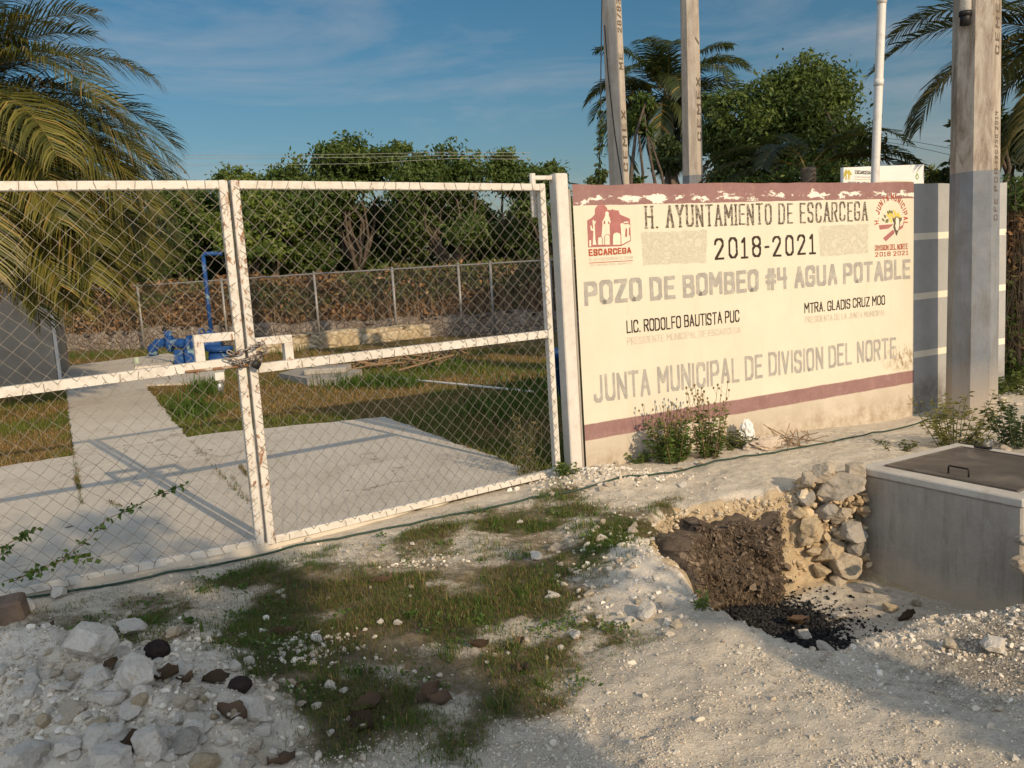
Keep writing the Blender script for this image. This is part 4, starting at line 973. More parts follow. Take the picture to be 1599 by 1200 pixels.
# white board behind the wall
a0 = np.array(D(1314, 262, 11.0)); a1 = np.array(D(1443, 266, 11.25)); ab = math.atan2(a1[1] - a0[1], a1[0] - a0[0]); wb = np.linalg.norm((a1 - a0)[:2])
bd = thing('white_board', 'white information board with small green emblems showing above the wall', 'sign board', (a0[0], a0[1], 0), ab)
b = MB(); b.box(0, wb, 0, .03, a0[2] - .75, a0[2], .004); b.build('panel', M['board'], bd)
for xx in (.15, wb - .15): b = MB(); b.box(xx - .03, xx + .03, .032, .08, -.2, a0[2] - .1, .004); b.build('leg', M['galv'], bd)
buv = lambda px, py: onplane(px, py, a0, ab)
lettering(bd, 'ESCARCEGA', (1335, 272), (1359.5, 272.8), (1335, 266.3), (1359.5, 267.2), paint('board_black', (0.03, 0.03, 0.03), worn=(.6, .6, .6), lo=.8), .16, .14, uv=buv, y=-.002, gap=.12)
lettering(bd, 'AYUNTAMIENTO DE', (1335, 277.8), (1359, 278.3), (1335, 275.6), (1359, 276.1), paint('board_grey', (0.4, 0.4, 0.38), lo=.8), .12, .12, uv=buv, y=-.002, gap=.18)
lettering(bd, 'POZO DE AGUA', (1324, 288), (1357, 288.6), (1324, 284), (1357, 284.6), paint('board_black_text', (0.03, 0.03, 0.03), lo=.8), .16, .14, uv=buv, y=-.002, gap=.12)
GB = paint('board_green', (0.16, 0.26, 0.04), worn=(.4, .45, .2), lo=.7); YB = paint('board_olive', (0.4, 0.33, 0.06), worn=(.6, .55, .3), lo=.7)
def bshape(px, mat, nm):
    b = MB(); b.poly([(buv(*q_)[0], -.002, buv(*q_)[1]) for q_ in px]); b.build(nm, mat, bd)
bshape([(1334, 280.2), (1360, 280.8), (1360, 281.5), (1334, 280.8)], YB, 'rule'); bshape([(1373, 282.6), (1424, 284), (1424, 284.6), (1373, 283.1)], YB, 'rule')
bshape([(1317, 280), (1317.5, 272), (1320, 266), (1322, 264.5), (1323, 268), (1325.5, 265), (1329, 270), (1330.5, 274), (1327.5, 273), (1326.5, 281), (1324.5, 281), (1324.5, 272), (1322, 271), (1322.5, 281), (1320, 281), (1320.5, 274)], YB, 'emblem')
bshape([(1432, 270.5), (1434.3, 274.5), (1434.6, 278), (1432, 281.2), (1429.6, 278), (1429.8, 274.5)], GB, 'emblem')
b = MB(); b.poly([(buv(*q_)[0], -.003, buv(*q_)[1]) for q_ in [(1432, 273.5), (1433.3, 276), (1433.2, 278), (1432, 279.4), (1430.8, 278), (1430.8, 276)]]); b.build('emblem_heart', M['board'], bd)

# ------------------------------------------------------------------ cistern box in the pit
ba = np.array([2.39, 5.83]); bb_ = np.array([2.93, 4.84]); ub = (bb_ - ba); LB = np.linalg.norm(ub); ub /= LB; AB = math.atan2(ub[1], ub[0])
bx = thing('cistern', 'grey cement water tank with a metal hatch standing in the pit', 'water tank', (ba[0], ba[1], -.7), AB)
DB = 1.08; TZ = .8                                   # local: x along the front face, +y away from the road
b = MB(); b.box(0, LB, 0, DB, -.15, TZ - .055, .012); b.build('body', M['tank'], bx)
b = MB()                                            # rim: four butted bars round the hatch
hx0, hx1, hy0, hy1 = .1, LB - .1, .12, DB - .1
b.box(-.012, LB + .012, -.012, hy0, TZ - .054, TZ, .008); b.box(-.012, LB + .012, hy1, DB + .012, TZ - .054, TZ, .008)
b.box(-.012, hx0, hy0 + .0005, hy1 - .0005, TZ - .054, TZ - .001, .004); b.box(hx1, LB + .012, hy0 + .0005, hy1 - .0005, TZ - .054, TZ - .001, .004)
b.build('rim', M['rim'], bx)
M['hatch'] = surf('weathered_hatch_steel', (0.09, 0.075, 0.06), (0.16, 0.135, 0.11), 5, c3=(0.24, 0.2, 0.16), s3=2.5, th=(.48, .7), rough=.6, metal=.3, bst=.15)
b = MB(); b.box(hx0 + .008, hx1 - .008, hy0 + .008, hy1 - .008, TZ - .045, TZ + .006, .003)
for (x0, x1, y0, y1) in ((hx0 + .002, hx1 - .002, hy0 + .002, hy0 + .02), (hx0 + .002, hx1 - .002, hy1 - .02, hy1 - .002)): b.box(x0, x1, y0, y1, TZ - .04, TZ + .011, .002)
for (x0, x1) in ((hx0 + .002, hx0 + .02), (hx1 - .02, hx1 - .002)): b.box(x0, x1, hy0 + .021, hy1 - .021, TZ - .04, TZ + .0105, .002)
hatch = b.build('hatch', M['hatch'], bx)
b = MB(); hxm = (hx0 + hx1) / 2 + .02; hyb = hy0 + .1
b.tube([(hxm - .07, hyb, TZ), (hxm - .07, hyb, TZ + .05), (hxm - .064, hyb, TZ + .058), (hxm + .064, hyb, TZ + .058), (hxm + .07, hyb, TZ + .05), (hxm + .07, hyb, TZ)], .006, 8); b.build('handle', M['dark'], hatch, True)
b = MB(); b.box(hx0 + .1, hx0 + .22, hy1 - .01, hy1 + .035, TZ + .0125, TZ + .028, .004); b.build('hinge', M['dark'], hatch)

# ------------------------------------------------------------------ foliage builders
def frames(n, rg, up=.4):
    d = rg.normal(size=(n, 3)); d[:, 2] += up * rg.choice([-1, 1], n) * 0; d /= np.linalg.norm(d, axis=1)[:, None]
    u = rg.normal(size=(n, 3)); u -= d * (u * d).sum(1)[:, None]; u /= np.linalg.norm(u, axis=1)[:, None]; return d, u
def leaves(P, size, rg, aspect=.45, droop=.3, d=None):
    n = len(P); dd, u = frames(n, rg)
    if d is not None: dd = d
    dd = dd + np.array([0, 0, -droop]); dd /= np.linalg.norm(dd, axis=1)[:, None]
    u -= dd * (u * dd).sum(1)[:, None]; u /= np.linalg.norm(u, axis=1)[:, None] + 1e-9
    nn = np.cross(dd, u); s = size * rg.uniform(.6, 1.25, n)[:, None]
    V = np.stack([P, P + dd * s * .45 + u * s * aspect * .5 + nn * s * .06, P + dd * s - nn * s * .05, P + dd * s * .45 - u * s * aspect * .5 + nn * s * .06], 1).reshape(-1, 3)
    return V, np.arange(4 * n).reshape(n, 4)
def tints(n, k, base, var, rg):
    a, c = np.array(base), np.array(var); t = rg.random(n)[:, None] ** 1.3; c_ = a * (1 - t) + c * t
    c_ = c_ * rg.uniform(.75, 1.25, n)[:, None]; return np.repeat(c_, k, 0)
def crown(blobs, ncl, nleaf, spread, size, seed, c1, c2, aspect=.45, droop=.3):
    """blobs: (x, y, z, rx, ry, rz); leaf clusters fill the outer shell of each blob, with holes"""
    rg = np.random.default_rng(seed); vol = np.array([b_[3] * b_[4] * b_[5] for b_ in blobs]) ** .75; vol /= vol.sum(); C = []
    for b_, w in zip(blobs, vol):
        n = max(3, int(ncl * w)); v = rg.normal(size=(n, 3)); v /= np.linalg.norm(v, axis=1)[:, None]
        r = rg.uniform(.35, 1.0, n) ** .55; C.append(np.array(b_[:3]) + v * r[:, None] * np.array(b_[3:]))
    C = np.concatenate(C); k = np.repeat(np.arange(len(C)), nleaf); ln = rg.uniform(.5, 1.3, len(C))[k]
    P = C[k] + rg.normal(size=(len(k), 3)) * spread * .85 * ln[:, None] * np.array([1, 1, .75])
    V, Fc = leaves(P, size, rg, aspect, droop)
    # hue varies by cluster: young yellow-green growth against old dark leaves
    ct = rg.random(len(C))[k][:, None]; t = np.clip(ct * .75 + rg.random((len(k), 1)) * .35, 0, 1)
    col = (np.array(c1) * (1 - t) + np.array(c2) * t) * rg.uniform(.8, 1.2, (len(k), 1))
    return V, Fc, np.repeat(col, 4, 0), C
def limb(mb, a, c, r0, r1, rg, n=6, bend=.12):
    a, c = np.array(a, float), np.array(c, float); L_ = np.linalg.norm(c - a); pts = []
    j = rg.normal(size=3) * L_ * bend
    for t in np.linspace(0, 1, n): pts.append(a + (c - a) * t + j * math.sin(math.pi * t) + rg.normal(size=3) * L_ * .012)
    mb.tube(pts, np.linspace(r0, r1, n), 7); return pts
def tree(label, cx_px, top_py, width_px, Y, seed, c1=(.024, .05, .012), c2=(.075, .105, .022), trunk_h=.42, nb=9, ncl=230, nleaf=30, size=.17, group='trees beyond the back fence', px_lo=None, lean=0.0, name='tree', squash=1.0):
    rg = np.random.default_rng(seed); top = D(cx_px, top_py, Y); w = width_px * dep(top) / F_PX / 2; H = top[2]; x0, y0 = top[0], top[1]
    t = thing(name, label, 'tree', (x0 + lean, y0, -.05), 0, group); blobs = [(x0 + rg.normal() * w * .15, y0, H - w * .24, w * .3, w * .3, w * .24), (x0 + rg.normal() * w * .1, y0, H - w * .6, w * .5, w * .5, w * .36)]
    for i in range(nb):
        a = rg.uniform(0, 6.28); zf = rg.uniform(.0, 1.0); z = H * trunk_h + (H * (1 - trunk_h) - w * .35) * zf; r = w * (.35 + .5 * math.sin(math.pi * (.15 + .75 * zf)))
        s = w * rg.uniform(.2, .5); blobs.append((x0 + r * .8 * math.cos(a), y0 + r * .8 * math.sin(a), z, s, s, s * .72 * squash))
    V, Fc, col, C = crown(blobs, ncl, nleaf, w * .12, size, seed, c1, c2)
    mb = MB(); base = np.array([x0 + lean, y0, -.05]); fork = np.array([x0 + lean * .4 + rg.normal() * .1, y0, H * trunk_h * .8]); r = .05 + H * .016
    limb(mb, base, fork, r, r * .72, rg)
    for b_ in blobs: limb(mb, fork + np.array([0, 0, rg.uniform(-.3, .2)]), b_[:3], r * .5, r * .12, rg)
    o = np.array(t.location)
    obj('crown', mesh_np('crown', V - o, Fc, False, col), M['leaf'], t); mb.build('trunk', M['bark'], t, True, None, True); return t

def frond(base, az, el, L_, droop, nlf, lf, w, rg, c1, c2, twist=0.0, hang=.5, dry=0.0, mb=None):
    """one feather leaf: rachis curve with drooping leaflets on both sides; returns arrays"""
    n = 16; h = np.array([math.cos(az), math.sin(az), 0]); side = np.array([-h[1], h[0], 0]); P = []; p = np.array(base, float); e = el
    for i in range(n + 1):
        P.append(p.copy()); p = p + (h * math.cos(e) + np.array([0, 0, math.sin(e)])) * L_ / n; e -= droop / n * (.5 + 1.0 * i / n)
    P = np.array(P); T = np.gradient(P, axis=0); T /= np.linalg.norm(T, axis=1)[:, None]
    V = []; Fc = []; C = []; k = 0
    # rachis as a tapering 3-sided strip
    for i in range(n + 1):
        r = .022 * (L_ / 3) * (1 - .85 * i / n); N = np.cross(side, T[i]) * -1
        for d in (side * r, -side * r, np.cross(T[i], side) * -r): V.append(P[i] + d); C.append((.2, .15, .05))
        if i: 
            b0 = k - 3
            for q_ in range(3): Fc.append((b0 + q_, b0 + (q_ + 1) % 3, b0 + 3 + (q_ + 1) % 3, b0 + 3 + q_))
        k += 3
    for i in range(nlf):
        f = .14 + .86 * (i + rg.random() * .6) / nlf; x = f * n; j = min(int(x), n - 1); q0 = P[j] + (P[j + 1] - P[j]) * (x - j); t = T[j]
        ln = lf * (math.sin(math.pi * min(.97, .12 + f * .82)) ** .6) * rg.uniform(.85, 1.1)
        up = np.cross(t, side) * -1
        if up[2] < 0: up = -up
        for sg in (-1, 1):
            if rg.random() < .04: continue
            d = t * .62 + side * sg * .75 + up * (.28 + rg.normal() * .06); d /= np.linalg.norm(d)
            pts = [q0]; v = d.copy()
            for s_ in range(3):
                v = v + np.array([0, 0, -hang * rg.uniform(.6, 1.1)]) * (.4 + .5 * s_); v /= np.linalg.norm(v); pts.append(pts[-1] + v * ln / 3)
            wv = np.cross(d, up); wv = t * .85 - d * (t @ d) * .85; wv /= np.linalg.norm(wv) + 1e-9
            if rg.random() < dry: c = np.array([.3, .2, .06]) * rg.uniform(.7, 1.2)
            else: tt = rg.random(); c = (np.array(c1) * (1 - tt) + np.array(c2) * tt) * rg.uniform(.8, 1.2)
            for s_, ww in enumerate((.55, 1.0, .75)):
                V += [pts[s_] + wv * w * ww / 2, pts[s_] - wv * w * ww / 2]; C += [c, c]
            V.append(pts[3]); C.append(c)
            Fc += [(k, k + 1, k + 3, k + 2), (k + 2, k + 3, k + 5, k + 4), (k + 4, k + 5, k + 6)]; k += 7
    return np.array(V), Fc, np.array(C)
def palm(label, crown_P, fr, trunk_r, c1, c2, seed, nlf=70, lf=.75, w=.035, group=None, trunk_base=None, dry=.05, name='coconut_palm', dead=()):
    rg = np.random.default_rng(seed); cP = np.array(crown_P, float); tb = np.array(trunk_base if trunk_base is not None else (cP[0], cP[1], -.05))
    t = thing(name, label, 'palm tree', tb, 0, group); b = MB()
    pts = [tb + (cP - tb) * s_ + np.array([.12 * math.sin(2.4 * s_), 0, 0]) * (1 - s_) for s_ in np.linspace(0, 1, 14)]
    b.tube(pts, [trunk_r * (1.35 - .5 * min(1, 3 * i / 13)) * (1.04 if i % 2 else .97) for i in range(14)], 12); b.build('trunk', M['palm_bark'], t, True, None, True)
    for (az, el, L_, dr) in fr:
        az += rg.normal() * .06; kf = rg.uniform(.5, .75) if el > .3 else rg.uniform(.75, 1.1); c2_ = tuple(v * kf for v in c2); V, Fc, C = frond(cP + np.array([math.cos(az), math.sin(az), 0]) * trunk_r * .7 + np.array([0, 0, rg.uniform(-.05, .12)]), az, el, L_, dr, nlf, lf * L_ / 3, w, rg, c1, c2_, hang=rg.uniform(.28, .6), dry=dry * (2.5 if rg.random() < .15 else .8))  # upper fronds darkened: their shade is put into the tint
        obj('frond', mesh_np('frond', V - tb, Fc, False, C), M['frond'], t)
    for (az, el, L_, dr) in dead:
        V, Fc, C = frond(cP + np.array([math.cos(az), math.sin(az), 0]) * trunk_r * .8 - np.array([0, 0, .25]), az, el, L_, dr, int(nlf * .7), lf * L_ / 3, w, rg, c1, c2, hang=.9, dry=1.0)
        obj('dead_frond', mesh_np('dead_frond', V - tb, Fc, False, C), M['dryleaf'], t)
    return t

# ------------------------------------------------------------------ back yard: fence, walls, undergrowth
fL = G(60, 556); fL = np.array(D(88, 592, 27.0)); 
fpts = [(-110, 300), (80, 455), (210.7, 441.7), (349, 432), (489, 426.7), (612.6, 420), (719, 416), (766.5, 412.6), (862, 405)]
FA = np.array([-12.6, 26.0]); FB = np.array([2.0, 21.3]); AF = math.atan2(FB[1] - FA[1], FB[0] - FA[0]); FD = np.array([math.cos(AF), math.sin(AF)])
fuv = lambda px, py: onplane(px, py, FA, AF)
fence = thing('back_fence', 'grey chain link fence with pipe posts across the back of the yard', 'fence', (FA[0], FA[1], 0), AF)
us = [fuv(x_, 470)[0] for x_ in (-40, 86, 217, 349, 494, 616, 719, 769, 862, 960)]
zt_ = lambda u: float(np.interp(u, [fuv(80, 455)[0], fuv(489, 427)[0], fuv(862, 405)[0]], [fuv(80, 455)[1], fuv(489, 427)[1], fuv(862, 405)[1]]))
for i, u in enumerate(us): b = MB(); b.tube([(u, 0, -.2), (u, 0, zt_(u))], .035, 10); b.lathe([(.04, 0), (.036, .03), (.012, .05)], (u, 0, zt_(u)), 10); b.build('fence_post', M['galv'], fence, True)
b = MB(); b.tube([(u, 0, zt_(u) - .02) for u in us], .024, 8); b.build('top_rail', M['galv'], fence, True)
b = MB(); X0, X1 = us[0], us[-1]; p = .075; n_ = int((X1 - X0) / p); V = []; Fc = []; c = 0
for i in range(n_):
    for sg in (-1, 1):
        xa = X0 + i * p; H_ = 1.95; xb = xa + sg * H_ * .95
        if not X0 < xb < X1: continue
        a_ = np.array([xa, .02 + .002 * sg, .02]); d_ = np.array([xb, .02 + .002 * sg, zt_(xb) - .03])
        s_ = np.array([-sg, 0, .95]) * .0012
        V += [a_ - s_, a_ + s_, d_ + s_, d_ - s_, ]; Fc.append((c, c + 1, c + 2, c + 3)); c += 4
b.add(V, Fc); b.build('chain_link_mesh', M['wire'], fence)

def stonewall(name, label, pts, h, th, mat, seed, rough=.05):
    """dry rubble wall: a long lumpy body"""
    P = np.array(pts, float); sl_ = np.concatenate([[0], np.cumsum(np.linalg.norm(np.diff(P, axis=0), axis=1))]); n = int(sl_[-1] / .12); prof = 14; V = []
    for i in range(n + 1):
        s_ = sl_[-1] * i / n; c = np.array([np.interp(s_, sl_, P[:, 0]), np.interp(s_, sl_, P[:, 1])]); e = np.array([np.interp(min(s_ + .1, sl_[-1]), sl_, P[:, 0]), np.interp(min(s_ + .1, sl_[-1]), sl_, P[:, 1])]) - c
        if np.linalg.norm(e) < 1e-6: e = P[-1] - P[-2]
        e /= np.linalg.norm(e); nn = np.array([-e[1], e[0]])
        for k in range(prof):
            f = k / (prof - 1); a = math.pi * f; off = -th / 2 * math.cos(a) if True else 0
            z = h * min(1, 2.6 * math.sin(a)) if 0 < f < 1 else -.1
            r = rough * (float(vnoise(s_ * 4.2, f * 9, seed)) - .5) * 2 + rough * .6 * (float(vnoise(s_ * 11, f * 21, seed + 1)) - .5)
            hh_ = z * (1 + .35 * (float(vnoise(s_ * .9, 1.5, seed + 2)) - .5)) + r * .8
            V.append((c[0] + nn[0] * (off + r), c[1] + nn[1] * (off + r), hh_ if 0 < f < 1 else -.1))
    I = np.arange((n + 1) * prof).reshape(n + 1, prof); Fq_ = np.stack([I[:-1, :-1].ravel(), I[1:, :-1].ravel(), I[1:, 1:].ravel(), I[:-1, 1:].ravel()], 1)
    b = MB(); b.add(V, [tuple(q_) for q_ in Fq_]); o = b.build(name, mat, None, True, (P[0][0], P[0][1], 0)); return tag(o, label, 'stone wall')
stonewall('rubble_wall', 'low cream rubble wall along the lawn behind the gate', [G(395, 553)[:2], G(480, 545)[:2], G(590, 533)[:2], G(700, 522)[:2]], .34, .4, M['rubble'], 3, .05)
stonewall('rubble_wall', 'grey rubble bank at the foot of the back fence', [FA + FD * (us[0]) + np.array([.15, .55]), FA + FD * us[4] + np.array([.15, .55]), FA + FD * us[-1] + np.array([.15, .55])], .5, .7, M['rubble_grey'], 5, .1)
stonewall('rubble_wall', 'shaded dark kerb of stones at the far corner of the lawn', [G(700, 520)[:2], G(735, 508)[:2], G(800, 510)[:2], G(900, 512)[:2]], .22, .35, M['rubble_grey'], 9, .05)

# dry creeper over the fence line (uncountable)
rg = np.random.default_rng(77); n = 52000
u = rg.uniform(us[0], us[-1], n); zf = rg.random(n) ** .85
hmax = 1.72 + .38 * fbm(u * 1.1, u * 0 + 3, 4, 91); z = .3 + zf * (hmax - .3); v = .5 + rg.random(n) * .6 + .5 * (fbm(u * 1.5, z * 1.5, 3, 95) - .5)
P = np.stack([FA[0] + FD[0] * u - FD[1] * v, FA[1] + FD[1] * u + FD[0] * v, z], 1)
V, Fc = leaves(P, .13, rg, .6, .5)
gmix = sst(.5, .68, fbm(u * .55, z * 1.4, 4, 99) + .22 * sst(.55, .9, (u - us[0]) / (us[-1] - us[0])))[:, None] * (rg.random((n, 1)) < .75)
br = np.array([.23, .13, .06]) * rg.uniform(.5, 1.6, (n, 1)); gn = np.array([.09, .11, .03]) * rg.uniform(.6, 1.4, (n, 1))
hl = (rg.random((n, 1)) < .03); colr = np.where(hl, np.array([.42, .3, .16]), br * (1 - gmix) + gn * gmix)
tag(obj('dry_creeper', mesh_np('dry_creeper', V, Fc, False, np.repeat(colr, 4, 0)), M['dryleaf']), 'brown dried creeper covering the back fence', 'creeper', None, 'stuff')
mb = MB()
for i in range(420):
    uu = rg.uniform(us[0], us[-1]); vv = rg.uniform(.45, .9); h_ = rg.uniform(1.0, 2.0); c = FA + FD * uu + np.array([-FD[1], FD[0]]) * vv; dx = rg.normal() * .35
    mb.tube([(c[0], c[1], .1), (c[0] + dx * .3, c[1], h_ * .5), (c[0] + dx, c[1], h_)], [.016, .011, .004], 4, False)
tag(mb.build('dry_stems', M['twig']), 'tangle of dry brown stems behind the back fence', 'stems', None, 'stuff')

# trees behind the fence
TD = [('yellow green small tree farthest along the fence beside the palm fronds', 372, 258, 125, 33, 1, .05), ('dark broad tree low behind the palm fronds', 268, 272, 120, 34, 2, 0), ('mid green tree with an open trunk left of the tallest tree', 455, 250, 140, 31, 3, .3),
      ('tallest dense tree rising over the middle of the gate', 543, 213, 125, 31, 4, -.2), ('thin loose tree with a sparse top beside the tallest tree', 608, 222, 75, 33, 5, .1), ('wide rounded tree over the right gate leaf', 690, 230, 150, 31, 6, .15),
      ('round tree second from the white post', 785, 238, 110, 32, 7, .2), ('low dark tree closest to the white post', 850, 256, 90, 30, 8, .1), ('low pale green tree in front of the row', 410, 300, 120, 29.5, 9, -.3),
      ('bushy tree under the tallest tree', 585, 318, 150, 33.5, 10, .3), ('bushy dark tree behind the gate lock', 455, 322, 130, 34.5, 11, 0), ('bushy tree low behind the wide rounded tree', 745, 320, 150, 34.5, 12, 0), ('leafy tree low behind the palm and the little house', 190, 318, 170, 33, 13, 0), ('broad dark tree filling the gap left of the tallest tree', 500, 308, 150, 36, 14, 0), ('broad dark tree filling the gap right of the tallest tree', 635, 302, 150, 36, 15, .2), ('broad dark tree filling the gap left of the white post', 825, 308, 150, 35, 16, 0), ('broad dark tree filling the gap beside the palm fronds', 345, 285, 170, 36, 17, 0), ('broad dark tree filling the gap above the blue riser pipe', 415, 306, 160, 37, 18, 0)]
for (lb, px, py, w, Y, sd, ln) in TD:
    thin = sd == 5
    lo = sd >= 9
    tree(lb, px, py, w * (1.18 if sd != 5 else 1.0), Y, 500 + sd, (.035, .07, .015), (.105, .14, .028) if sd not in (1, 9) else (.17, .21, .035), .36 if not lo else .2, 11 if not thin else 5, 400 if not thin else 100, 34 if not thin else 18, .2, lean=ln)

# ------------------------------------------------------------------ little house, pump station
hp = G(95, 598); hb = thing('pump_house', 'small grey plastered house half hidden by the near palm', 'house', (hp[0], hp[1], 0), 0.42)
b = MB(); b.box(-5, -.03, 0, 4, -.1, 2.55, .02); b.build('wall', M['house'], hb)
b = MB(); b.box(-.031, .03, -.02, .09, -.1, 2.52, .01); b.build('lit_edge_strip', M['pvc'], hb)  # pale strip standing for the sunlit side of the house, light as colour
b = MB(); b.box(-5.2, .15, -.2, 4.2, 2.552, 2.68, .02); b.build('roof', M['slab'], hb)

pu = G(332, 578); pY = pu[1]
pump = thing('water_pump', 'blue painted well head with pipes, flanges and a tall bent pipe', 'pump', (pu[0], pu[1], 0))
Q = lambda px, py, dy=0: np.array(D(px, py, pY + dy))
b = MB(); b.tube([Q(330, 522), Q(323.5, 460), Q(317.5, 403)], .042, 12); b.tube([Q(317.8, 408), Q(317.3, 399), Q(320, 396.5), Q(347, 396.5)], .04, 12); b.build('riser_pipe', M['blue'], pump, True, None, True)
b = MB(); b.tube([Q(343, 596), Q(342, 545)], [.22, .2], 18); b.tube([Q(342, 548), Q(342, 541)], .27, 18); b.build('well_casing', M['blue'], pump, True, None, True)
b = MB(); b.tube([Q(240, 556, .1), Q(238, 545, .1), Q(246, 537, .1), Q(262, 535, .1), Q(285, 537), Q(345, 537)], .1, 14); b.build('discharge_pipe', M['blue'], pump, True, None, True)
for x_ in (266, 296, 304): 
    b = MB(); b.tube([Q(x_ - 2.5, 537), Q(x_ + 2.5, 537)], .17, 16); b.build('flange', M['blue'], pump, True, None, True)
b = MB(); b.tube([Q(263, 537), Q(262, 524), Q(262, 520)], .07, 10); b.tube([Q(256, 520), Q(268, 520)], .04, 8); b.build('air_valve', M['blue'], pump, True, None, True)
b = MB(); p_ = Q(281, 556); b.box(p_[0] - .09, p_[0] + .09, p_[1] - .1, p_[1] + .1, -.02, Q(281, 546)[2], .01); b.build('support', M['blue'], pump, False, None, True)
b = MB(); p_ = Q(299, 550); b.box(p_[0] - .12, p_[0] + .1, p_[1] - .12, p_[1] + .12, -.02, Q(299, 530)[2], .03); b.build('valve_body', M['blue'], pump, False, None, True)
b = MB(); b.tube([Q(312, 524), Q(345, 523)], .05, 10); b.tube([Q(324, 531), Q(331, 518)], .09, 12); b.build('tee', M['blue'], pump, True, None, True)
b = MB(); c = Q(315, 523, -.1); b.tube([c + .12 * np.array([0.2 * math.cos(a), math.cos(a), math.sin(a)]) for a in np.linspace(0, 6.6, 16)], .018, 6, False); b.build('handwheel', M['blue'], pump, True, None, True)
for (px, py, w_, h_, lb) in ((246, 563, 48, 14, 'low grey concrete block under the blue pipe elbow'),):
    a_ = Q(px - w_ / 2, py + h_ / 2); c_ = Q(px + w_ / 2, py - h_ / 2); b = MB()
    V = [(a_[0], a_[1] - .5, -.02), (c_[0] + .3, a_[1] - .5, -.02), (c_[0] + .3, a_[1] + .4, -.02), (a_[0], a_[1] + .4, -.02), (a_[0] + .05, a_[1] - .45, .2), (c_[0] - .1, a_[1] - .45, .2), (c_[0] - .1, a_[1] + .35, .2), (a_[0] + .05, a_[1] + .35, .2)]
    b.add(V, [(3, 2, 1, 0), (4, 5, 6, 7), (0, 1, 5, 4), (1, 2, 6, 5), (2, 3, 7, 6), (3, 0, 4, 7)]); solo('concrete_block', b, M['slab'], (a_[0], a_[1], 0), lb, 'block')
c = G(213.5, 569); b = MB(); b.lathe([(.06, 0), (.06, .16), (.05, .18)], (c[0], c[1], -.02), 10); solo('pipe_stub', b, surf('pale_green', (.35, .42, .33), (.42, .48, .38), 5), (c[0], c[1], 0), 'short pale green pipe stub beside the concrete block', 'pipe')
# blue pipe glimpsed between gate and post
c = G(874, 632); b = MB(); b.lathe([(.05, -.1), (.05, .5), (.06, .5), (.06, .58), (.03, .62)], (c[0] * 1.06, c[1] * 1.06, 0), 12); solo('blue_pipe', b, M['blue'], (c[0] * 1.06, c[1] * 1.06, 0), 'blue pipe stub seen in the gap between gate and white post', 'pipe', None, True)

# concrete lid and pipe on the lawn
lc = [G(*q_, .0)[:2] for q_ in ((436, 592), (470, 583), (566, 586), (540, 600), (480, 601))]
sh = MB(); n = len(lc); sh.add([(p[0], p[1], .1) for p in lc] + [(p[0], p[1], -.05) for p in lc], [tuple(range(n - 1, -1, -1))] + [(i, (i + 1) % n, (i + 1) % n + n, i + n) for i in range(n)])
c_ = np.mean(lc, axis=0); a_ = G(500, 592)
sh.box(a_[0] - .2, a_[0] + .5, a_[1] - .3, a_[1] + .25, .1005, .2, .02); sh.box(a_[0] - .12, a_[0] - .04, a_[1] - .1, a_[1] + .0, .2005, .3, .02); solo('concrete_cover', sh, M['cistern'], (c_[0], c_[1], 0), 'grey concrete manhole cover slab lying on the lawn', 'cover')
b = MB(); b.tube([np.array([*G(x_, y_)[:2], .03]) for x_, y_ in ((588, 590), (660, 598), (760, 608), (836, 616))], .017, 8); p_ = G(588, 590); solo('lawn_pipe', b, M['pvc'], (p_[0], p_[1], 0), 'thin white pipe lying across the lawn behind the gate', 'pipe', None, True)
rg = np.random.default_rng(12); mb = MB()
for i in range(60):
    c = G(rg.uniform(575, 690), rg.uniform(560, 575)); mb.tube([(c[0], c[1], .0), (c[0] + rg.normal() * .3, c[1] + rg.normal() * .3, rg.uniform(.05, .25)), (c[0] + rg.normal() * .5, c[1] + rg.normal() * .4, rg.uniform(.0, .2))], .02, 4)
solo('brush_heap', mb, M['twig'], tuple(G(630, 570)), 'heap of cut brown branches on the lawn below the rubble wall', 'brush heap')

# ------------------------------------------------------------------ palms and trees around
Yp = 11.6; cP = D(-125, 205, Yp)
g1, g2 = (.045, .06, .014), (.25, .215, .05)
fr = [(-.25, .75, 2.2, 1.6), (.05, .55, 2.3, 1.7), (-.6, .5, 2.3, 1.9), (.35, .35, 2.4, 1.6), (-.1, .2, 2.6, 1.5), (-.5, .1, 2.6, 1.6), (.15, -.05, 2.75, 1.25), (-.3, -.2, 2.7, 1.3), (.5, -.1, 2.5, 1.4), (-.05, -.35, 2.7, 1.1), (-.75, -.15, 2.5, 1.5), (.3, -.45, 2.5, 1.0), (-.45, -.55, 2.5, 1.0), (.0, -.7, 2.3, .8), (1.0, .3, 2.4, 1.6), (-1.1, .1, 2.4, 1.6), (2.2, .4, 2.4, 1.6), (3.3, .3, 2.4, 1.6), (-2.2, .3, 2.3, 1.6), (.2, 1.0, 2.0, 1.3), (-.35, .9, 1.9, 1.1)]
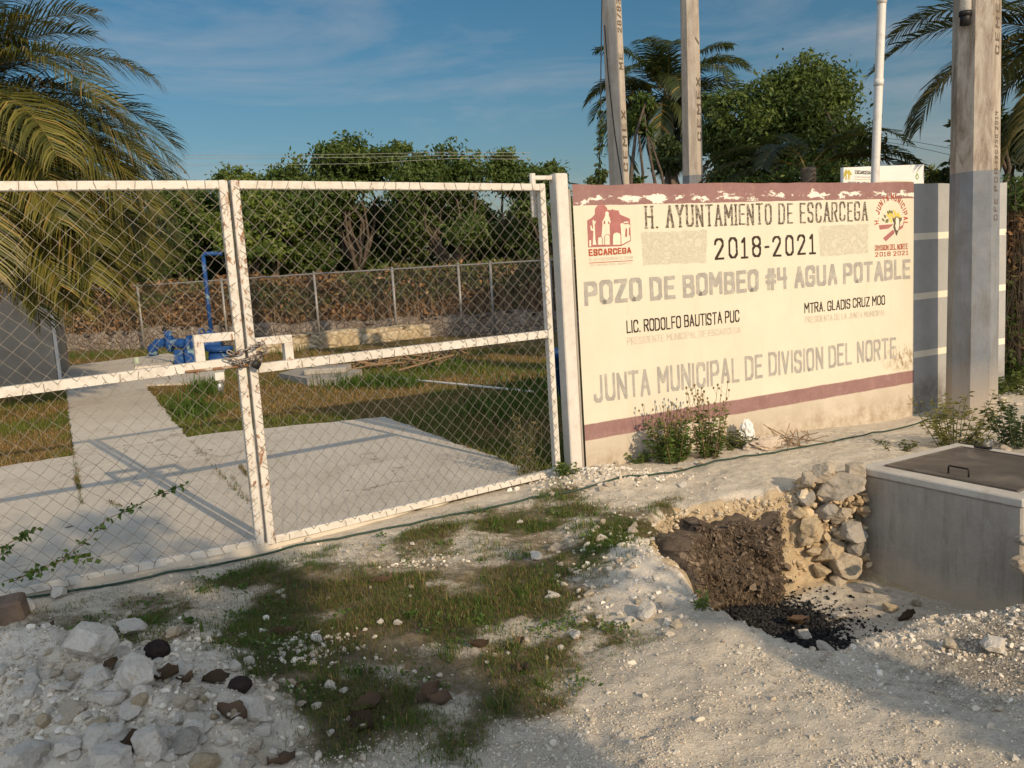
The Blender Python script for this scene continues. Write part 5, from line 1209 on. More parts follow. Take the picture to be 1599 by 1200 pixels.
fr = [(a, e, l_ * 1.28, d_ * 1.02) for a, e, l_, d_ in fr] + [(-.15, .1, 3.6, 1.4), (.1, .2, 3.6, 1.5), (-.35, .1, 3.5, 1.4), (-.2, -.25, 3.4, 1.1), (.2, -.25, 3.4, 1.1), (.0, -.5, 3.2, .95), (-.55, -.4, 3.3, .9), (.1, .75, 3.1, 1.5), (-.3, .6, 3.2, 1.7), (-.1, -.95, 2.9, .5), (.35, -.7, 3.0, .8), (-.6, .9, 3.0, 1.4), (.3, .5, 3.3, 1.6), (-.3, -.55, 3.3, .9), (.15, -.4, 3.5, 1.0), (-.1, -.1, 3.5, 1.2), (-.45, -.15, 3.4, 1.1), (.25, -.6, 3.2, .8), (-.2, .35, 3.3, 1.5), (.0, .35, 3.4, 1.5), (-.45, .3, 3.4, 1.5), (-.25, -.7, 3.0, .7), (.1, -.15, 3.5, 1.2), (-.6, -.05, 3.3, 1.2), (-.3, 1.15, 2.8, 1.2), (.2, 1.1, 2.8, 1.3)]
palm('big palm with yellowing drooping fronds hanging over the left gate leaf', cP, fr + [(-.75, -.45, 2.6, .9), (-.95, -.55, 2.5, .8), (-.6, -.75, 2.4, .7), (-1.2, -.4, 2.4, 1.0)], .18, g1, g2, 21, 116, .95, .019, None, (cP[0] - .2, cP[1] + .3, -.05), .1, dead=[(-.3, -.35, 2.3, 1.1), (.1, -.6, 2.4, .8), (-.7, -.7, 2.3, .7), (-.1, -1.0, 2.2, .4), (-1.1, -.8, 2.2, .6)])
cP = D(1042, 150, 20.5)
k1, k2 = (.03, .05, .016), (.1, .12, .04)
fr = [(a, e, 2.0, 1.75) for a, e in ((0, .9), (.6, .5), (1.3, .8), (2.0, .6), (2.7, .75), (3.3, .35), (3.9, .7), (4.6, .4), (5.3, .65), (5.9, .3), (.3, .1), (2.9, .0), (3.6, -.1), (5.6, -.1), (4.9, -.3), (6.1, -.4), (3.2, -.5), (1.6, 1.25), (4.2, 1.2), (.1, .55), (3.1, .6), (5.9, .75), (3.6, .2), (0.2, -.25), (4.2, -.6), (5.2, -.7), (3.0, -.9), (6.0, -.9), (4.7, -1.1), (5.5, -1.15))]
fr += [(1.0, -.2, 2.0, 1.2), (2.2, -.1, 2.0, 1.2), (3.9, -.3, 2.2, 1.0), (5.3, -.25, 2.2, 1.0), (4.6, .9, 2.1, 1.5), (0.2, 1.1, 2.0, 1.4), (2.9, 1.15, 2.0, 1.4)]
palm('coconut palm rising between the two slim poles', cP, fr, .17, k1, k2, 31, 64, .95, .035, 'palms behind the walls')
cP = D(1262, 262, 12.2)
fr = [(.1, .55, 1.7, 1.7), (.5, .75, 1.6, 1.6), (2.6, .6, 1.6, 1.6), (3.1, .35, 1.7, 1.5), (-.3, .35, 1.7, 1.5), (-.9, .6, 1.5, 1.6), (4.0, .5, 1.5, 1.6), (.0, .15, 1.7, 1.2), (3.4, .1, 1.6, 1.2), (1.6, .9, 1.5, 1.4)]
palm('short dark palm whose fronds arch just over the cream wall', cP, fr, .12, (.012, .022, .012), (.03, .045, .02), 41, 44, .7, .03, 'palms behind the walls', None, 0)
cP = D(1690, 60, 11.5)
fr = [(2.9, .5, 2.6, 1.5), (3.2, .15, 2.5, 1.7), (3.5, -.1, 2.2, 1.6), (2.7, .1, 2.4, 1.6), (4.1, .2, 2.3, 1.6), (3.1, -.5, 2.2, 1.0), (3.7, -.6, 2.0, 1.0), (2.5, .7, 2.4, 1.4), (4.6, .3, 2.3, 1.6), (5.4, .3, 2.3, 1.6), (0, .4, 2.3, 1.6), (1.2, .4, 2.3, 1.6), (2.9, -.9, 2.0, .6), (3.5, .75, 2.4, 1.3)]
palm('palm with long hanging fronds beyond the thick painted pole', cP, fr, .17, (.03, .04, .015), (.12, .105, .03), 51, 70, .85, .032, 'palms behind the walls')

tree('round leafy tree with drooping leaves beside the white plastic pipe', 1222, 80, 255, 15.5, 613, (.035, .07, .015), (.12, .155, .03), .2, 26, 780, 58, .105, group='trees behind the walls')
tree('small leafy tree showing at the edge of the thick pole', 1535, 60, 110, 13.5, 602, (.018, .035, .012), (.05, .075, .02), .4, 8, 140, 26, .13, group='trees behind the walls')
tree('dark bushy tree behind the hanging palm fronds at the picture edge', 1640, 150, 170, 14.5, 603, (.012, .022, .008), (.03, .045, .014), .3, 10, 260, 30, .14, group='trees behind the walls')
tree('low sunlit bush topping the striped wall beside the thick pole', 1478, 258, 105, 17, 604, (.04, .065, .014), (.14, .16, .035), .3, 8, 160, 28, .12, group='trees behind the walls', name='bush')
tree('small pale bush showing above the wall beside the hanging vine', 934, 268, 50, 16, 605, (.03, .05, .014), (.1, .12, .03), .3, 5, 60, 20, .1, group='trees behind the walls', name='bush')
tree('leafy vine covered shrub growing between the two slim poles', 1003, 145, 55, 14.2, 606, (.035, .07, .012), (.1, .14, .03), .3, 8, 110, 24, .1, group='trees behind the walls', name='shrub', squash=1.5)
tree('low leafy shrub hiding the trunk of the coconut palm', 1040, 215, 105, 18.5, 608, (.022, .042, .012), (.06, .085, .022), .2, 9, 200, 28, .13, group='trees behind the walls', name='shrub')
tree('dark leafy shrub at the foot of the coconut palm', 1130, 190, 120, 17.5, 607, (.018, .035, .01), (.05, .075, .02), .25, 9, 220, 26, .14, group='trees behind the walls', name='shrub')
# climbing vine on the wire
rg = np.random.default_rng(61); P = []
for i in range(150):
    f = rg.random() ** .7; q_ = p = D(939 - 4 * f + rg.normal() * 2.2, 150 + 140 * f, 11.6); P.append(q_)
V, Fc = leaves(np.array(P), .075, rg, .5, .8); o_ = wloc(vw)
obj('vine_leaves', mesh_np('vine_leaves', V - o_, Fc, False, tints(len(P), 4, (.03, .05, .015), (.07, .1, .025), rg)), M['leaf'], vw)

# vine covered bank at the end of the striped wall
rg = np.random.default_rng(71); n = 9000; e0 = SL + DS * (WALL_END + .06)
u = rg.uniform(0, 1.7, n); z = rg.uniform(-.05, 2.32, n) * (1 - .04 * u); v = -.05 + rg.random(n) * .45 + .25 * (fbm(u * 3, z * 3, 3, 73) - .5)
P = np.stack([e0[0] + DS[0] * u - DS[1] * v, e0[1] + DS[1] * u + DS[0] * v, z], 1); V, Fc = leaves(P, .085, rg, .5, .7)
gmx = (sst(.45, .65, fbm(u * 2, z * 2, 3, 75) + .3 * sst(1.7, 2.3, z) + .2 * sst(.6, .0, z)))[:, None]
colr = np.array([.13, .075, .038]) * rg.uniform(.5, 1.7, (n, 1)) * (1 - gmx) + np.array([.05, .075, .02]) * rg.uniform(.6, 1.5, (n, 1)) * gmx
hd = thing('vine_bank', 'brown dry vines hanging over a bank past the end of the striped wall', 'vines', (e0[0], e0[1], 0))
obj('foliage', mesh_np('foliage', V - wloc(hd), Fc, False, np.repeat(colr, 4, 0)), M['dryleaf'], hd)
mb = MB()
for i in range(260):
    uu = rg.uniform(.02, 1.6); vv = rg.uniform(-.08, .1); z1 = rg.uniform(1.2, 2.25); c = e0 + DS * uu + np.array([-DS[1], DS[0]]) * vv
    mb.tube([(c[0], c[1], z1), (c[0] + rg.normal() * .05, c[1] + rg.normal() * .05, z1 * .6), (c[0] + rg.normal() * .12, c[1], z1 * .15)], .0028, 4, False)
mb.build('stems', M['root'] if 'root' in M else M['bark'], hd, False, None, True)
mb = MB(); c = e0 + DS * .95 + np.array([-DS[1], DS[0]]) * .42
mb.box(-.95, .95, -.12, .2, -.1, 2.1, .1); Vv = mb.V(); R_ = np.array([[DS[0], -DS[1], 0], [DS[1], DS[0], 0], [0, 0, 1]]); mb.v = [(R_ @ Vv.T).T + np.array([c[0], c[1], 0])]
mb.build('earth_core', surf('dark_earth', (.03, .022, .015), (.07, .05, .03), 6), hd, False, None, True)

# distant service pole and lines
fp = thing('service_pole', 'small far dark pole with a crossarm beside the plastic pipe', 'utility pole', tuple(D(1361, 260, 60)))
b = MB(); b.tube([np.array([*D(1361, 300, 60)[:2], 0]), D(1360.5, 214, 60)], .16, 8); b.build('shaft', M['cable'], fp, False, None, True)
b = MB(); b.tube([D(1341, 229, 60), D(1384, 222, 60)], .1, 6); b.tube([D(1382, 222, 60), D(1382, 216, 60)], .06, 6); b.build('crossarm', M['cable'], fp, False, None, True)
def wirepx(label, pts, Y0, Y1, r, mat=None):
    n = len(pts); P = [D(*p, Y0 + (Y1 - Y0) * i / (n - 1)) for i, p in enumerate(pts)]; b = MB(); b.tube(P, r, 5); solo('power_line', b, mat or M['galv'], P[0], label, 'power line', 'overhead power lines')
for i, (y0, y1, lb) in enumerate(((241, 238, 'topmost thin power line crossing before the tree tops'), (246, 243, 'middle thin power line crossing before the tree tops'), (256, 248, 'lowest thin power line crossing before the tree tops'))):
    wirepx(lb, [(285, y0 + 2), (420, y0 + 1.5), (560, y0), (700, y1), (830, y1 + 1)], 27, 29, .0065)
wirepx('upper faint power line leaving the far crossarm', [(1383, 216), (1430, 222), (1500, 235)], 60, 42, .014, M['cable']); wirepx('lower faint power line leaving the far crossarm', [(1383, 222), (1430, 230), (1500, 246)], 60, 42, .014, M['cable'])

# unseen trees added behind the camera: they throw the dappled shade over the verge
def at_su(s, u): return s * np.array([.806, .592]) + u * np.array([.592, -.806])
def shade_tree(label, s, u, zc, rs, rz, ncl, nleaf, seed, size=.16, rd=None):
    c = at_su(s, u); t = thing('added_shade_tree', label, 'tree', (c[0], c[1], -.05), 0, 'added shade trees'); rg = np.random.default_rng(seed)
    blobs = [(c[0] + rg.normal() * rs * .45, c[1] + rg.normal() * rs * .45, zc + rg.normal() * rz * .35, rs * .5, rs * .5, rz * .5) for _ in range(9)] + [(c[0], c[1], zc, rs * .7, rs * .7, rz * .7)]
    V, Fc, col, C = crown(blobs, ncl, nleaf, rs * .1, size, seed, (.03, .055, .014), (.09, .12, .026)); o = np.array(t.location)
    obj('crown', mesh_np('crown', V - o, Fc, False, col), M['leaf'], t); mb = MB(); limb(mb, (c[0], c[1], -.05), (c[0], c[1], zc), .13, .07, rg)
    for b_ in blobs: limb(mb, (c[0], c[1], zc - rz * .5), b_[:3], .05, .015, rg)
    mb.build('trunk', M['bark'], t, True, None, True)
shade_tree('broad unseen tree added behind the photographer to shade the rubble pile', -.35, 6.0, 4.2, 1.7, 1.5, 330, 34, 901)
shade_tree('loose unseen tree added to dapple the grass verge', 1.2, 6.4, 3.7, .85, 1.1, 75, 26, 902)
shade_tree('slim unseen sapling added to shade the edge of the pit', 2.86, 4.2, 2.35, .2, .95, 60, 26, 903, .1)

# ------------------------------------------------------------------ hose
hp_ = [(-60, 955), (0, 941), (90, 930), (200, 912), (300, 894), (400, 872), (480, 852), (560, 838), (640, 822), (720, 806), (800, 789), (870, 774), (950, 757), (1030, 742), (1100, 728), (1180, 714), (1250, 701), (1320, 688), (1390, 674), (1440, 662), (1472, 652), (1500, 645)]
P = [place(*p) + np.array([0, 0, .012]) for p in hp_]; PP = []
for i in range(len(P) - 1):
    for k in range(5):
        c = P[i] + (P[i + 1] - P[i]) * k / 5; z = float(height(c[0], c[1])) + .012; PP.append((c[0] + .006 * math.sin(i * 5 + k), c[1] + .008 * math.sin(i * 3.1 + k * 1.3), z))
PP = np.array(PP); PP[2:-2, 2] = np.maximum(PP[2:-2, 2], (PP[:-4, 2] + PP[4:, 2] + PP[1:-3, 2] + PP[3:-1, 2]) / 4)
b = MB(); b.tube(PP, .0075, 8); solo('garden_hose', b, M['hose'], PP[0], 'thin green hose running along the foot of the gate and wall', 'hose', None, True)

# ------------------------------------------------------------------ rocks by place
NG = None
pile_named = [(148, 1003, 78, 'long pale limestone rock on the grass side of the rubble pile', 'lime'), (205, 975, 40, 'broken white stone lying in the grass beyond the rubble pile', 'lime'), (272, 984, 30, 'rounded grey white stone next to the dark coconut husk', 'limetan'),
 (97, 1055, 30, 'smooth white pebble on the crumbly part of the rubble pile', 'lime'), (168, 1060, 42, 'pale rock with a grey flank in the middle of the rubble pile', 'lime'), (222, 1046, 66, 'big tilted pale slab beside the brown leaf on the rubble pile', 'lime'),
 (312, 1078, 30, 'upright pointed tan stone at the edge of the rubble pile', 'limetan'), (308, 1130, 50, 'tall pale rock standing in the rubble pile edge', 'lime'), (394, 1100, 56, 'big cream boulder at the grass edge of the rubble pile', 'lime'), (411, 1134, 34, 'round cream stone against the big cream boulder', 'lime'),
 (180, 1182, 66, 'large smooth white rock at the bottom of the rubble pile', 'lime'), (238, 1172, 62, 'large pale grey rock in front of the rubble pile', 'lime'), (292, 1162, 56, 'flat dark grey rock among the pale rubble', 'limegrey'), (322, 1192, 56, 'ochre stained rock at the lower rim of the picture', 'limeyel'),
 (45, 1172, 80, 'huge pale rock in the lower corner of the rubble pile', 'lime'), (110, 1168, 46, 'cream lump between the large rocks of the pile', 'lime'), (366, 1037, 24, 'pointed white stone in the grass near the small husk', 'lime'), (389, 1030, 20, 'small round white stone in the grass near the small husk', 'lime'),
 (218, 1102, 36, 'yellow stained stone in the rubble pile', 'limeyel'), (90, 925, 26, 'white stone jammed under the gate near its bottom rail', 'lime'), (93, 917, 22, 'cream wedge stone standing against the gate bottom rail', 'limetan'), (40, 945, 34, 'pale stone beside the green hose under the gate', 'lime'), (300, 1100, 26, 'grey tan stone leaning on the tall pale rock', 'limetan')]
for (x_, y_, w_, lb, mt) in pile_named: rockpx(x_, y_, w_ * 1.2, lb, None, mt, sink=.22)
bk = place(10, 968); b = MB(); b.box(bk[0] - .11, bk[0] + .1, bk[1] - .07, bk[1] + .07, bk[2] - .05, bk[2] + .11, .012); o = solo('brown_block', b, M['brick'], tuple(bk), 'weathered brown block at the left edge under the gate', 'block'); o.rotation_euler = (.12, -.1, .3)
rg = np.random.default_rng(5)
for i in range(115):
    a = rg.uniform(0, 1); x_ = rg.uniform(-40, 420); y_ = rg.uniform(985 + .12 * x_, 1225)
    if x_ > 330 and y_ < 1110: continue
    rockpx(x_, y_, rg.uniform(14, 32) if rg.random() < .7 else rg.uniform(32, 56), 'pale limestone chunk in the rubble pile by the gate', 'chunks of the rubble pile', rg.choice(['lime', 'lime', 'lime', 'lime', 'limetan', 'limeyel']), sink=.34)
sc_named = [(497, 996, 19, 'white upright stone in the grass left of the middle', 'lime'), (593, 971, 15, 'small blocky white stone in the grass', 'lime'), (622, 971, 22, 'flat white stone in the middle of the grass', 'lime'), (837, 867, 24, 'white stone on the grass with its own small shadow near the pit bank', 'lime'),
 (686, 1055, 14, 'tiny white cube shaped stone in the grass', 'lime'), (426, 1072, 27, 'round grey stone beside the small husk', 'limetan'), (452, 1064, 24, 'egg shaped grey stone beside the small husk', 'limetan'), (516, 1068, 20, 'pointed cream stone in a pair in the grass', 'lime'), (537, 1077, 19, 'rounder cream stone in a pair in the grass', 'lime'),
 (470, 1095, 23, 'square tan stone on bare soil in the grass', 'limetan'), (495, 1101, 18, 'cream stone touching the square tan stone', 'lime'), (1012, 955, 40, 'broad pale rock set in the dust near the pit', 'lime'), (1550, 1008, 46, 'broad pale stone on the gravel below the water tank', 'lime'), (1484, 1006, 26, 'tan stone on the gravel below the water tank', 'limetan'), (517, 1143, 12, 'lone little cream stone in the low grass', 'lime')]
for (x_, y_, w_, lb, mt) in sc_named: rockpx(x_, y_, w_, lb, None, mt, sink=.12)
for i in range(36):
    x_ = rg.uniform(430, 900); y_ = rg.uniform(800, 1180); rockpx(x_, y_, rg.uniform(6, 13), 'small pale stone scattered over the grass verge', 'small stones on the verge', rg.choice(['lime', 'lime', 'limetan']), sink=.12)
for i in range(44):
    x_ = rg.normal(960, 60); y_ = rg.uniform(800, 1010)
    if x_ > 1120 or x_ < 860: continue
    rockpx(x_, y_, rg.uniform(8, 26), 'pale stone on the dusty bank left of the pit', 'stones of the pit bank', rg.choice(['lime', 'limetan']), sink=.3)
for i in range(22):
    x_ = rg.normal(935, 38); y_ = 745 + rg.normal() * 14 + (x_ - 935) * -.12; rockpx(x_, y_, rg.uniform(6, 14), 'broken stone in the little heap at the gate post foot', 'stones at the post foot', 'limetan', sink=.2)
# stones packed beside the tank, set in the pit wall
wl = [(1312, 752, 74, 'largest tan boulder packed beside the water tank', 'limetan'), (1285, 735, 40, 'tan stone on top of the packed boulders', 'limetan'), (1328, 822, 50, 'rounded grey stone wedged against the tank', 'limegrey'), (1268, 822, 44, 'ochre stone at the lit end of the packed boulders', 'limeyel'), (1296, 862, 46, 'ochre boulder low beside the tank', 'limeyel'), (1322, 878, 54, 'dark tan boulder at the tank foot', 'limetan'), (1258, 775, 34, 'grey chip above the ochre stone', 'limegrey'), (1270, 858, 30, 'small ochre stone beside the root mat', 'limeyel'), (1335, 735, 36, 'flat tan stone touching the tank rim', 'limetan'), (1290, 795, 36, 'grey stone in the packed boulders middle', 'limegrey'), (1262, 745, 26, 'small tan stone at the top corner of the packed boulders', 'limetan'), (1306, 905, 34, 'tan stone at the foot of the packed boulders', 'limetan'), (1338, 850, 34, 'dark stone in the gap beside the tank wall', 'limegrey'), (1312, 800, 40, 'tan stone under the largest boulder', 'limetan'), (1280, 890, 26, 'ochre chip low in the packed boulders', 'limeyel'), (1250, 800, 24, 'ochre chip in the lit pit edge', 'limeyel'), (1255, 840, 26, 'ochre chip under the lit pit edge', 'limeyel')]
for (x_, y_, w_, lb, mt) in wl:
    P = D(x_, y_ + w_ * .1, 5.76 - (y_ - 735) * .0006); rock(P, 1.2 * w_ * dep(P) / F_PX, lb, None, mt, sink=.45, sc=(1.1, 1.0, 1.1))
for (x_, y_, w_, lb, mt) in [(1392, 930, 32, 'cream rock on the pit floor before the tank', 'limeyel'), (1255, 958, 32, 'pale rock on the black ash', 'lime'), (1205, 975, 26, 'white stone at the ash edge', 'lime'), (1290, 985, 36, 'flat stone at the near lip of the pit', 'lime'), (1356, 905, 18, 'small grey stone at the tank foot', 'limegrey'), (1430, 925, 26, 'flat brown stone on the pit floor', 'limetan'), (1310, 935, 18, 'small white chip on the ash', 'lime')]:
    P = G(x_, y_ + w_ * .3, -.6); P[2] = float(height(P[0], P[1])); rock(P, w_ * dep(P) / F_PX, lb, None, mt, sink=.15)
for (x_, y_, w_, lb, mt) in [(1590, 885, 50, 'tan rock at the near corner of the tank', 'limetan'), (1588, 845, 34, 'grey rock above the tan rock at the tank corner', 'limegrey')]:
    P = D(x_ + 8, y_, 4.75); rock(P, w_ * dep(P) / F_PX, lb, None, mt, sink=.4)
for (x_, y_, w_, lb, mt) in [(1567, 622, 22, 'big pale stone at the end of the striped wall', 'lime'), (1590, 628, 18, 'smaller pale stone at the end of the striped wall', 'lime'), (1545, 690, 30, 'pale flat stone behind the tank', 'lime'), (1572, 700, 24, 'tan stone behind the tank hatch', 'limetan'), (1095, 722, 14, 'pale stone at the foot of the weed', 'limetan'), (1060, 730, 12, 'tan stone at the foot of the weed', 'limetan')]:
    rockpx(x_, y_, w_, lb, None, mt, sink=.2)

# ------------------------------------------------------------------ root mat in the pit wall
rg = np.random.default_rng(33); mbv = []; nu, nv_ = 60, 46
edge = np.array([(.84, 3.9), (.8, 4.3), (.81, 4.7), (.92, 5.15), (1.08, 5.46), (1.38, 5.56), (1.78, 5.66)]); sl_ = np.concatenate([[0], np.cumsum(np.linalg.norm(np.diff(edge, axis=0), axis=1))])
U, Vv = np.meshgrid(np.linspace(0, 1, nu), np.linspace(0, 1, nv_)); s_ = U * sl_[-1]
ex = np.interp(s_, sl_, edge[:, 0]); ey = np.interp(s_, sl_, edge[:, 1]); sh_ = .004
tx = np.interp(s_ + .01, sl_, edge[:, 0]) - np.interp(s_ - .01, sl_, edge[:, 0]); ty = np.interp(s_ + .01, sl_, edge[:, 1]) - np.interp(s_ - .01, sl_, edge[:, 1]); ll = np.hypot(tx, ty) + 1e-9
inx, iny = ty / ll, -tx / ll
lump = (fbm(s_ * 7, Vv * 6, 4, 37) - .5); top = .03 - .09 * fbm(s_ * 3, s_ * 0, 3, 39) - .14 * fbm(s_ * 12, s_ * 0, 3, 40) - .05 * sst(.6, .95, U) - .04 * sst(.35, 0, U)
bot = -.7; Zr = top + (bot - top) * Vv
offs = .1 + .05 * Vv + .13 * lump + .09 * (fbm(s_ * 26, Vv * 20, 3, 38) - .5) - .12 * (sst(.06, 0, U) + sst(.94, 1, U))
offs = np.where(Vv < .02, -.06, offs)
VX = np.stack([ex + inx * offs, ey + iny * offs, Zr + .05 * lump], 2).reshape(-1, 3)
I = np.arange(nu * nv_).reshape(nv_, nu); Fr = np.stack([I[:-1, :-1].ravel(), I[1:, :-1].ravel(), I[1:, 1:].ravel(), I[:-1, 1:].ravel()], 1)
M['root'] = surf('root_earth', (.085, .062, .043), (.17, .13, .095), 14, c3=(.03, .022, .016), s3=5, th=(.5, .65), bs=45, bst=1.0, bd=.03)
rm = thing('root_mat', 'dark brown clump of earth and fine roots hanging in the pit wall', 'root mat', (1.1, 5.0, -.6))
b = MB(); b.add(VX, [tuple(q_) for q_ in Fr]); b.build('earth', M['root'], rm, True, None, True)
k = rg.integers(0, nv_ - 1, 16000) * nu + rg.integers(1, nu - 1, 16000); Pb = VX[k] + rg.normal(0, .008, (len(k), 3)); n = len(k)
dn_ = np.stack([inx.ravel()[k] * rg.uniform(.1, .8, n), iny.ravel()[k] * rg.uniform(.1, .8, n), -rg.uniform(.2, 1, n)], 1) + rg.normal(0, .45, (n, 3)); dn_ /= np.linalg.norm(dn_, axis=1)[:, None]; ln = rg.uniform(.012, .05, n)[:, None]
wv = np.cross(dn_, rg.normal(size=(n, 3))); wv /= np.linalg.norm(wv, axis=1)[:, None]; ww = rg.uniform(.0006, .0018, n)[:, None]
V = np.stack([Pb - wv * ww, Pb + wv * ww, Pb + dn_ * ln * .6 + wv * ww * .8 + rg.normal(0, .002, (n, 3)), Pb + dn_ * ln + rg.normal(0, .004, (n, 3))], 1).reshape(-1, 3)
colr = np.array([.2, .15, .105]) * rg.uniform(.35, 1.5, (n, 1)); obj('fine_roots', mesh_np('fine_roots', V - wloc(rm), np.arange(4 * n).reshape(n, 4), False, np.repeat(colr, 4, 0)), M['dryleaf'], rm)['kind'] = 'stuff'

# ------------------------------------------------------------------ gravel and grass
CLOD_P = VX[rg.integers(nu, len(VX), 1500)] + rg.normal(0, .012, (1500, 3))
def cut_lib(ic, k, cuts):
    out = []
    for i in range(k):
        r_ = np.random.default_rng(700 + i); V = ic[0].copy()
        for _ in range(cuts):
            n_ = r_.normal(size=3); n_ /= np.linalg.norm(n_); d = r_.uniform(.3, .8); t = V @ n_; q_ = t > d; V[q_] -= np.outer(t[q_] - d, n_)
        out.append(V * r_.uniform(.85, 1.1, (len(V), 1)))
    return np.array(out)
CUTS = {12: cut_lib(IC0, 8, 2), 42: cut_lib(IC1, 12, 7)}
def scatter_stones(P, s, rg, ic, c1, c2):
    F0 = ic[1]; n = len(P); m = len(ic[0]); V0 = CUTS[m][rg.integers(0, len(CUTS[m]), n)]
    q_ = rg.normal(size=(n, 4)); q_ /= np.linalg.norm(q_, axis=1)[:, None]; w, x, y, z = q_.T
    R = np.stack([np.stack([1 - 2 * (y * y + z * z), 2 * (x * y - z * w), 2 * (x * z + y * w)], -1), np.stack([2 * (x * y + z * w), 1 - 2 * (x * x + z * z), 2 * (y * z - x * w)], -1), np.stack([2 * (x * z - y * w), 2 * (y * z + x * w), 1 - 2 * (x * x + y * y)], -1)], 1)
    J = V0 * rg.uniform(.6, 1.25, (n, 1, 3)); V = np.einsum('nij,nmj->nmi', R, J) * s[:, None, None]
    V[:, :, 2] *= .8; V += P[:, None, :]; Fc = (F0[None] + (np.arange(n) * m)[:, None, None]).reshape(-1, 3)
    t = rg.random((n, 1)); col = (np.array(c1) * (1 - t) + np.array(c2) * t) * rg.uniform(.8, 1.15, (n, 1)); return V.reshape(-1, 3), Fc, np.repeat(col, m, 0)
rg = np.random.default_rng(88)
def gravel(n, smin, smax, ic, pred):
    px = rg.uniform(-30, 1640, n); py = 1215 - (1215 - 690) * rg.random(n) ** 1.15
    d = _f + np.outer((px - 799.5) / F_PX, _rt) + np.outer((py - 600) / F_PX, _dn); t = -CAM_H / d[:, 2]; x, y = d[:, 0] * t, d[:, 1] * t
    ok = (front_side(x, y) > .02) & (rg.random(n) < pred(x, y)); x, y = x[ok], y[ok]; z = height(x, y)
    s = smin + (smax - smin) * rg.random(len(x)) ** 2.6; return scatter_stones(np.stack([x, y, z + s * .12], 1), s, rg, ic, (.4, .33, .245), (.68, .61, .5))
def pr(x, y):
    g = grassmask(x, y); cl = sst(.38, .62, fbm(x * 2.6, y * 2.6, 4, 131)); return np.clip((1 - g * .97) * (.08 + .92 * cl), 0, 1)
A1 = gravel(100000, .002, .0068, IC0, lambda x, y: np.clip(pr(x, y) * 1.2 + .12, 0, 1) * (1 - .9 * grassmask(x, y))); A2 = gravel(7500, .006, .02, IC1, lambda x, y: pr(x, y) * np.clip(.3 + .7 * sst(.45, .65, fbm(x * 1.4, y * 1.4, 3, 141)) + np.exp(-(((x + 1.8) / .8) ** 2 + ((y - 3.1) / .6) ** 2)) * 1.5, 0, 1))
def heap(cx, cy, sx, sy, n, smin, smax, ic, k=1.8):
    x = cx + rg.normal(size=n) * sx; y = cy + rg.normal(size=n) * sy; ok = (front_side(x, y) > .03) & (sdpoly(x, y, PIT) < 0); x, y = x[ok], y[ok]; s = smin + (smax - smin) * rg.random(len(x)) ** k
    return scatter_stones(np.stack([x, y, height(x, y) + s * .14], 1), s, rg, ic, (.48, .41, .31), (.76, .7, .6))
AS = [A1, A2, heap(-1.75, 3.15, .5, .42, 1500, .005, .026, IC1, 2.6), heap(-1.3, 2.8, .2, .25, 380, .005, .022, IC1, 2.6), heap(.62, 6.36, .26, .13, 700, .008, .028, IC1), heap(.62, 4.55, .22, .5, 450, .006, .024, IC1), heap(2.3, 3.35, .45, .22, 1500, .005, .018, IC1), heap(-.95, 3.6, .1, .08, 160, .005, .02, IC1), heap(-.55, 4.75, .12, .07, 90, .005, .018, IC1)]
_o = np.cumsum([0] + [len(a[0]) for a in AS[:-1]])
V = np.concatenate([a[0] for a in AS]); Fc = np.concatenate([a[1] + o_ for a, o_ in zip(AS, _o)]); Cc = np.concatenate([a[2] for a in AS])
tag(obj('gravel', mesh_np('gravel', V, Fc, False, Cc), M['gravel']), 'loose limestone gravel strewn over the roadside', 'gravel', None, 'stuff')
V, Fc, Cc = scatter_stones(CLOD_P, .006 + .03 * rg.random(1500) ** 3, rg, IC1, (.08, .058, .04), (.24, .185, .135)); o_ = obj('clods', mesh_np('clods', V - wloc(rm), Fc, False, Cc), M['gravel'], rm); o_['kind'] = 'stuff'
n = 30000; x = rg.uniform(.7, 2.5, n); y = rg.uniform(4.7, 6.0, n); h0_ = height(x, y); ok = (h0_ < -.06) & (h0_ > -.6) & (sdpoly(x, y, PIT) > -.1) & (sdpoly(x, y, PIT) < .13); x, y, h0_ = x[ok][:6000], y[ok][:6000], h0_[ok][:6000]; s = .004 + .03 * rg.random(len(x)) ** 4
nb_ = 700; s2 = .012 + .045 * rg.random(nb_) ** 2; x = np.concatenate([x, rg.uniform(1.93, 2.4, nb_)]); y = np.concatenate([y, rg.uniform(5.72, 5.86, nb_)]); h0_ = np.concatenate([h0_, rg.uniform(-.6, .02, nb_)]); s = np.concatenate([s, s2])
V, Fc, Cc = scatter_stones(np.stack([x, y, h0_], 1), s, rg, IC1, (.4, .29, .17), (.6, .5, .35)); tag(obj('loose_subsoil', mesh_np('loose_subsoil', V, Fc, False, Cc), M['gravel']), 'ochre crumbs of subsoil in the pit walls', 'subsoil', None, 'stuff')
# black ash crumbs on the pit floor
n = 9000; x = rg.normal(1.53, .22, n); y = rg.normal(5.05, .27, n); ok = sdpoly(x, y, PIT) > .1; x, y = x[ok], y[ok]; s = .004 + .012 * rg.random(len(x)) ** 2
V, Fc, Cc = scatter_stones(np.stack([x, y, height(x, y) + s * .4], 1), s, rg, IC0, (.006, .006, .007), (.05, .048, .045)); tag(obj('ash_crumbs', mesh_np('ash_crumbs', V, Fc, False, Cc), M['gravel']), 'black charred crumbs on the pit floor', 'ash', None, 'stuff')

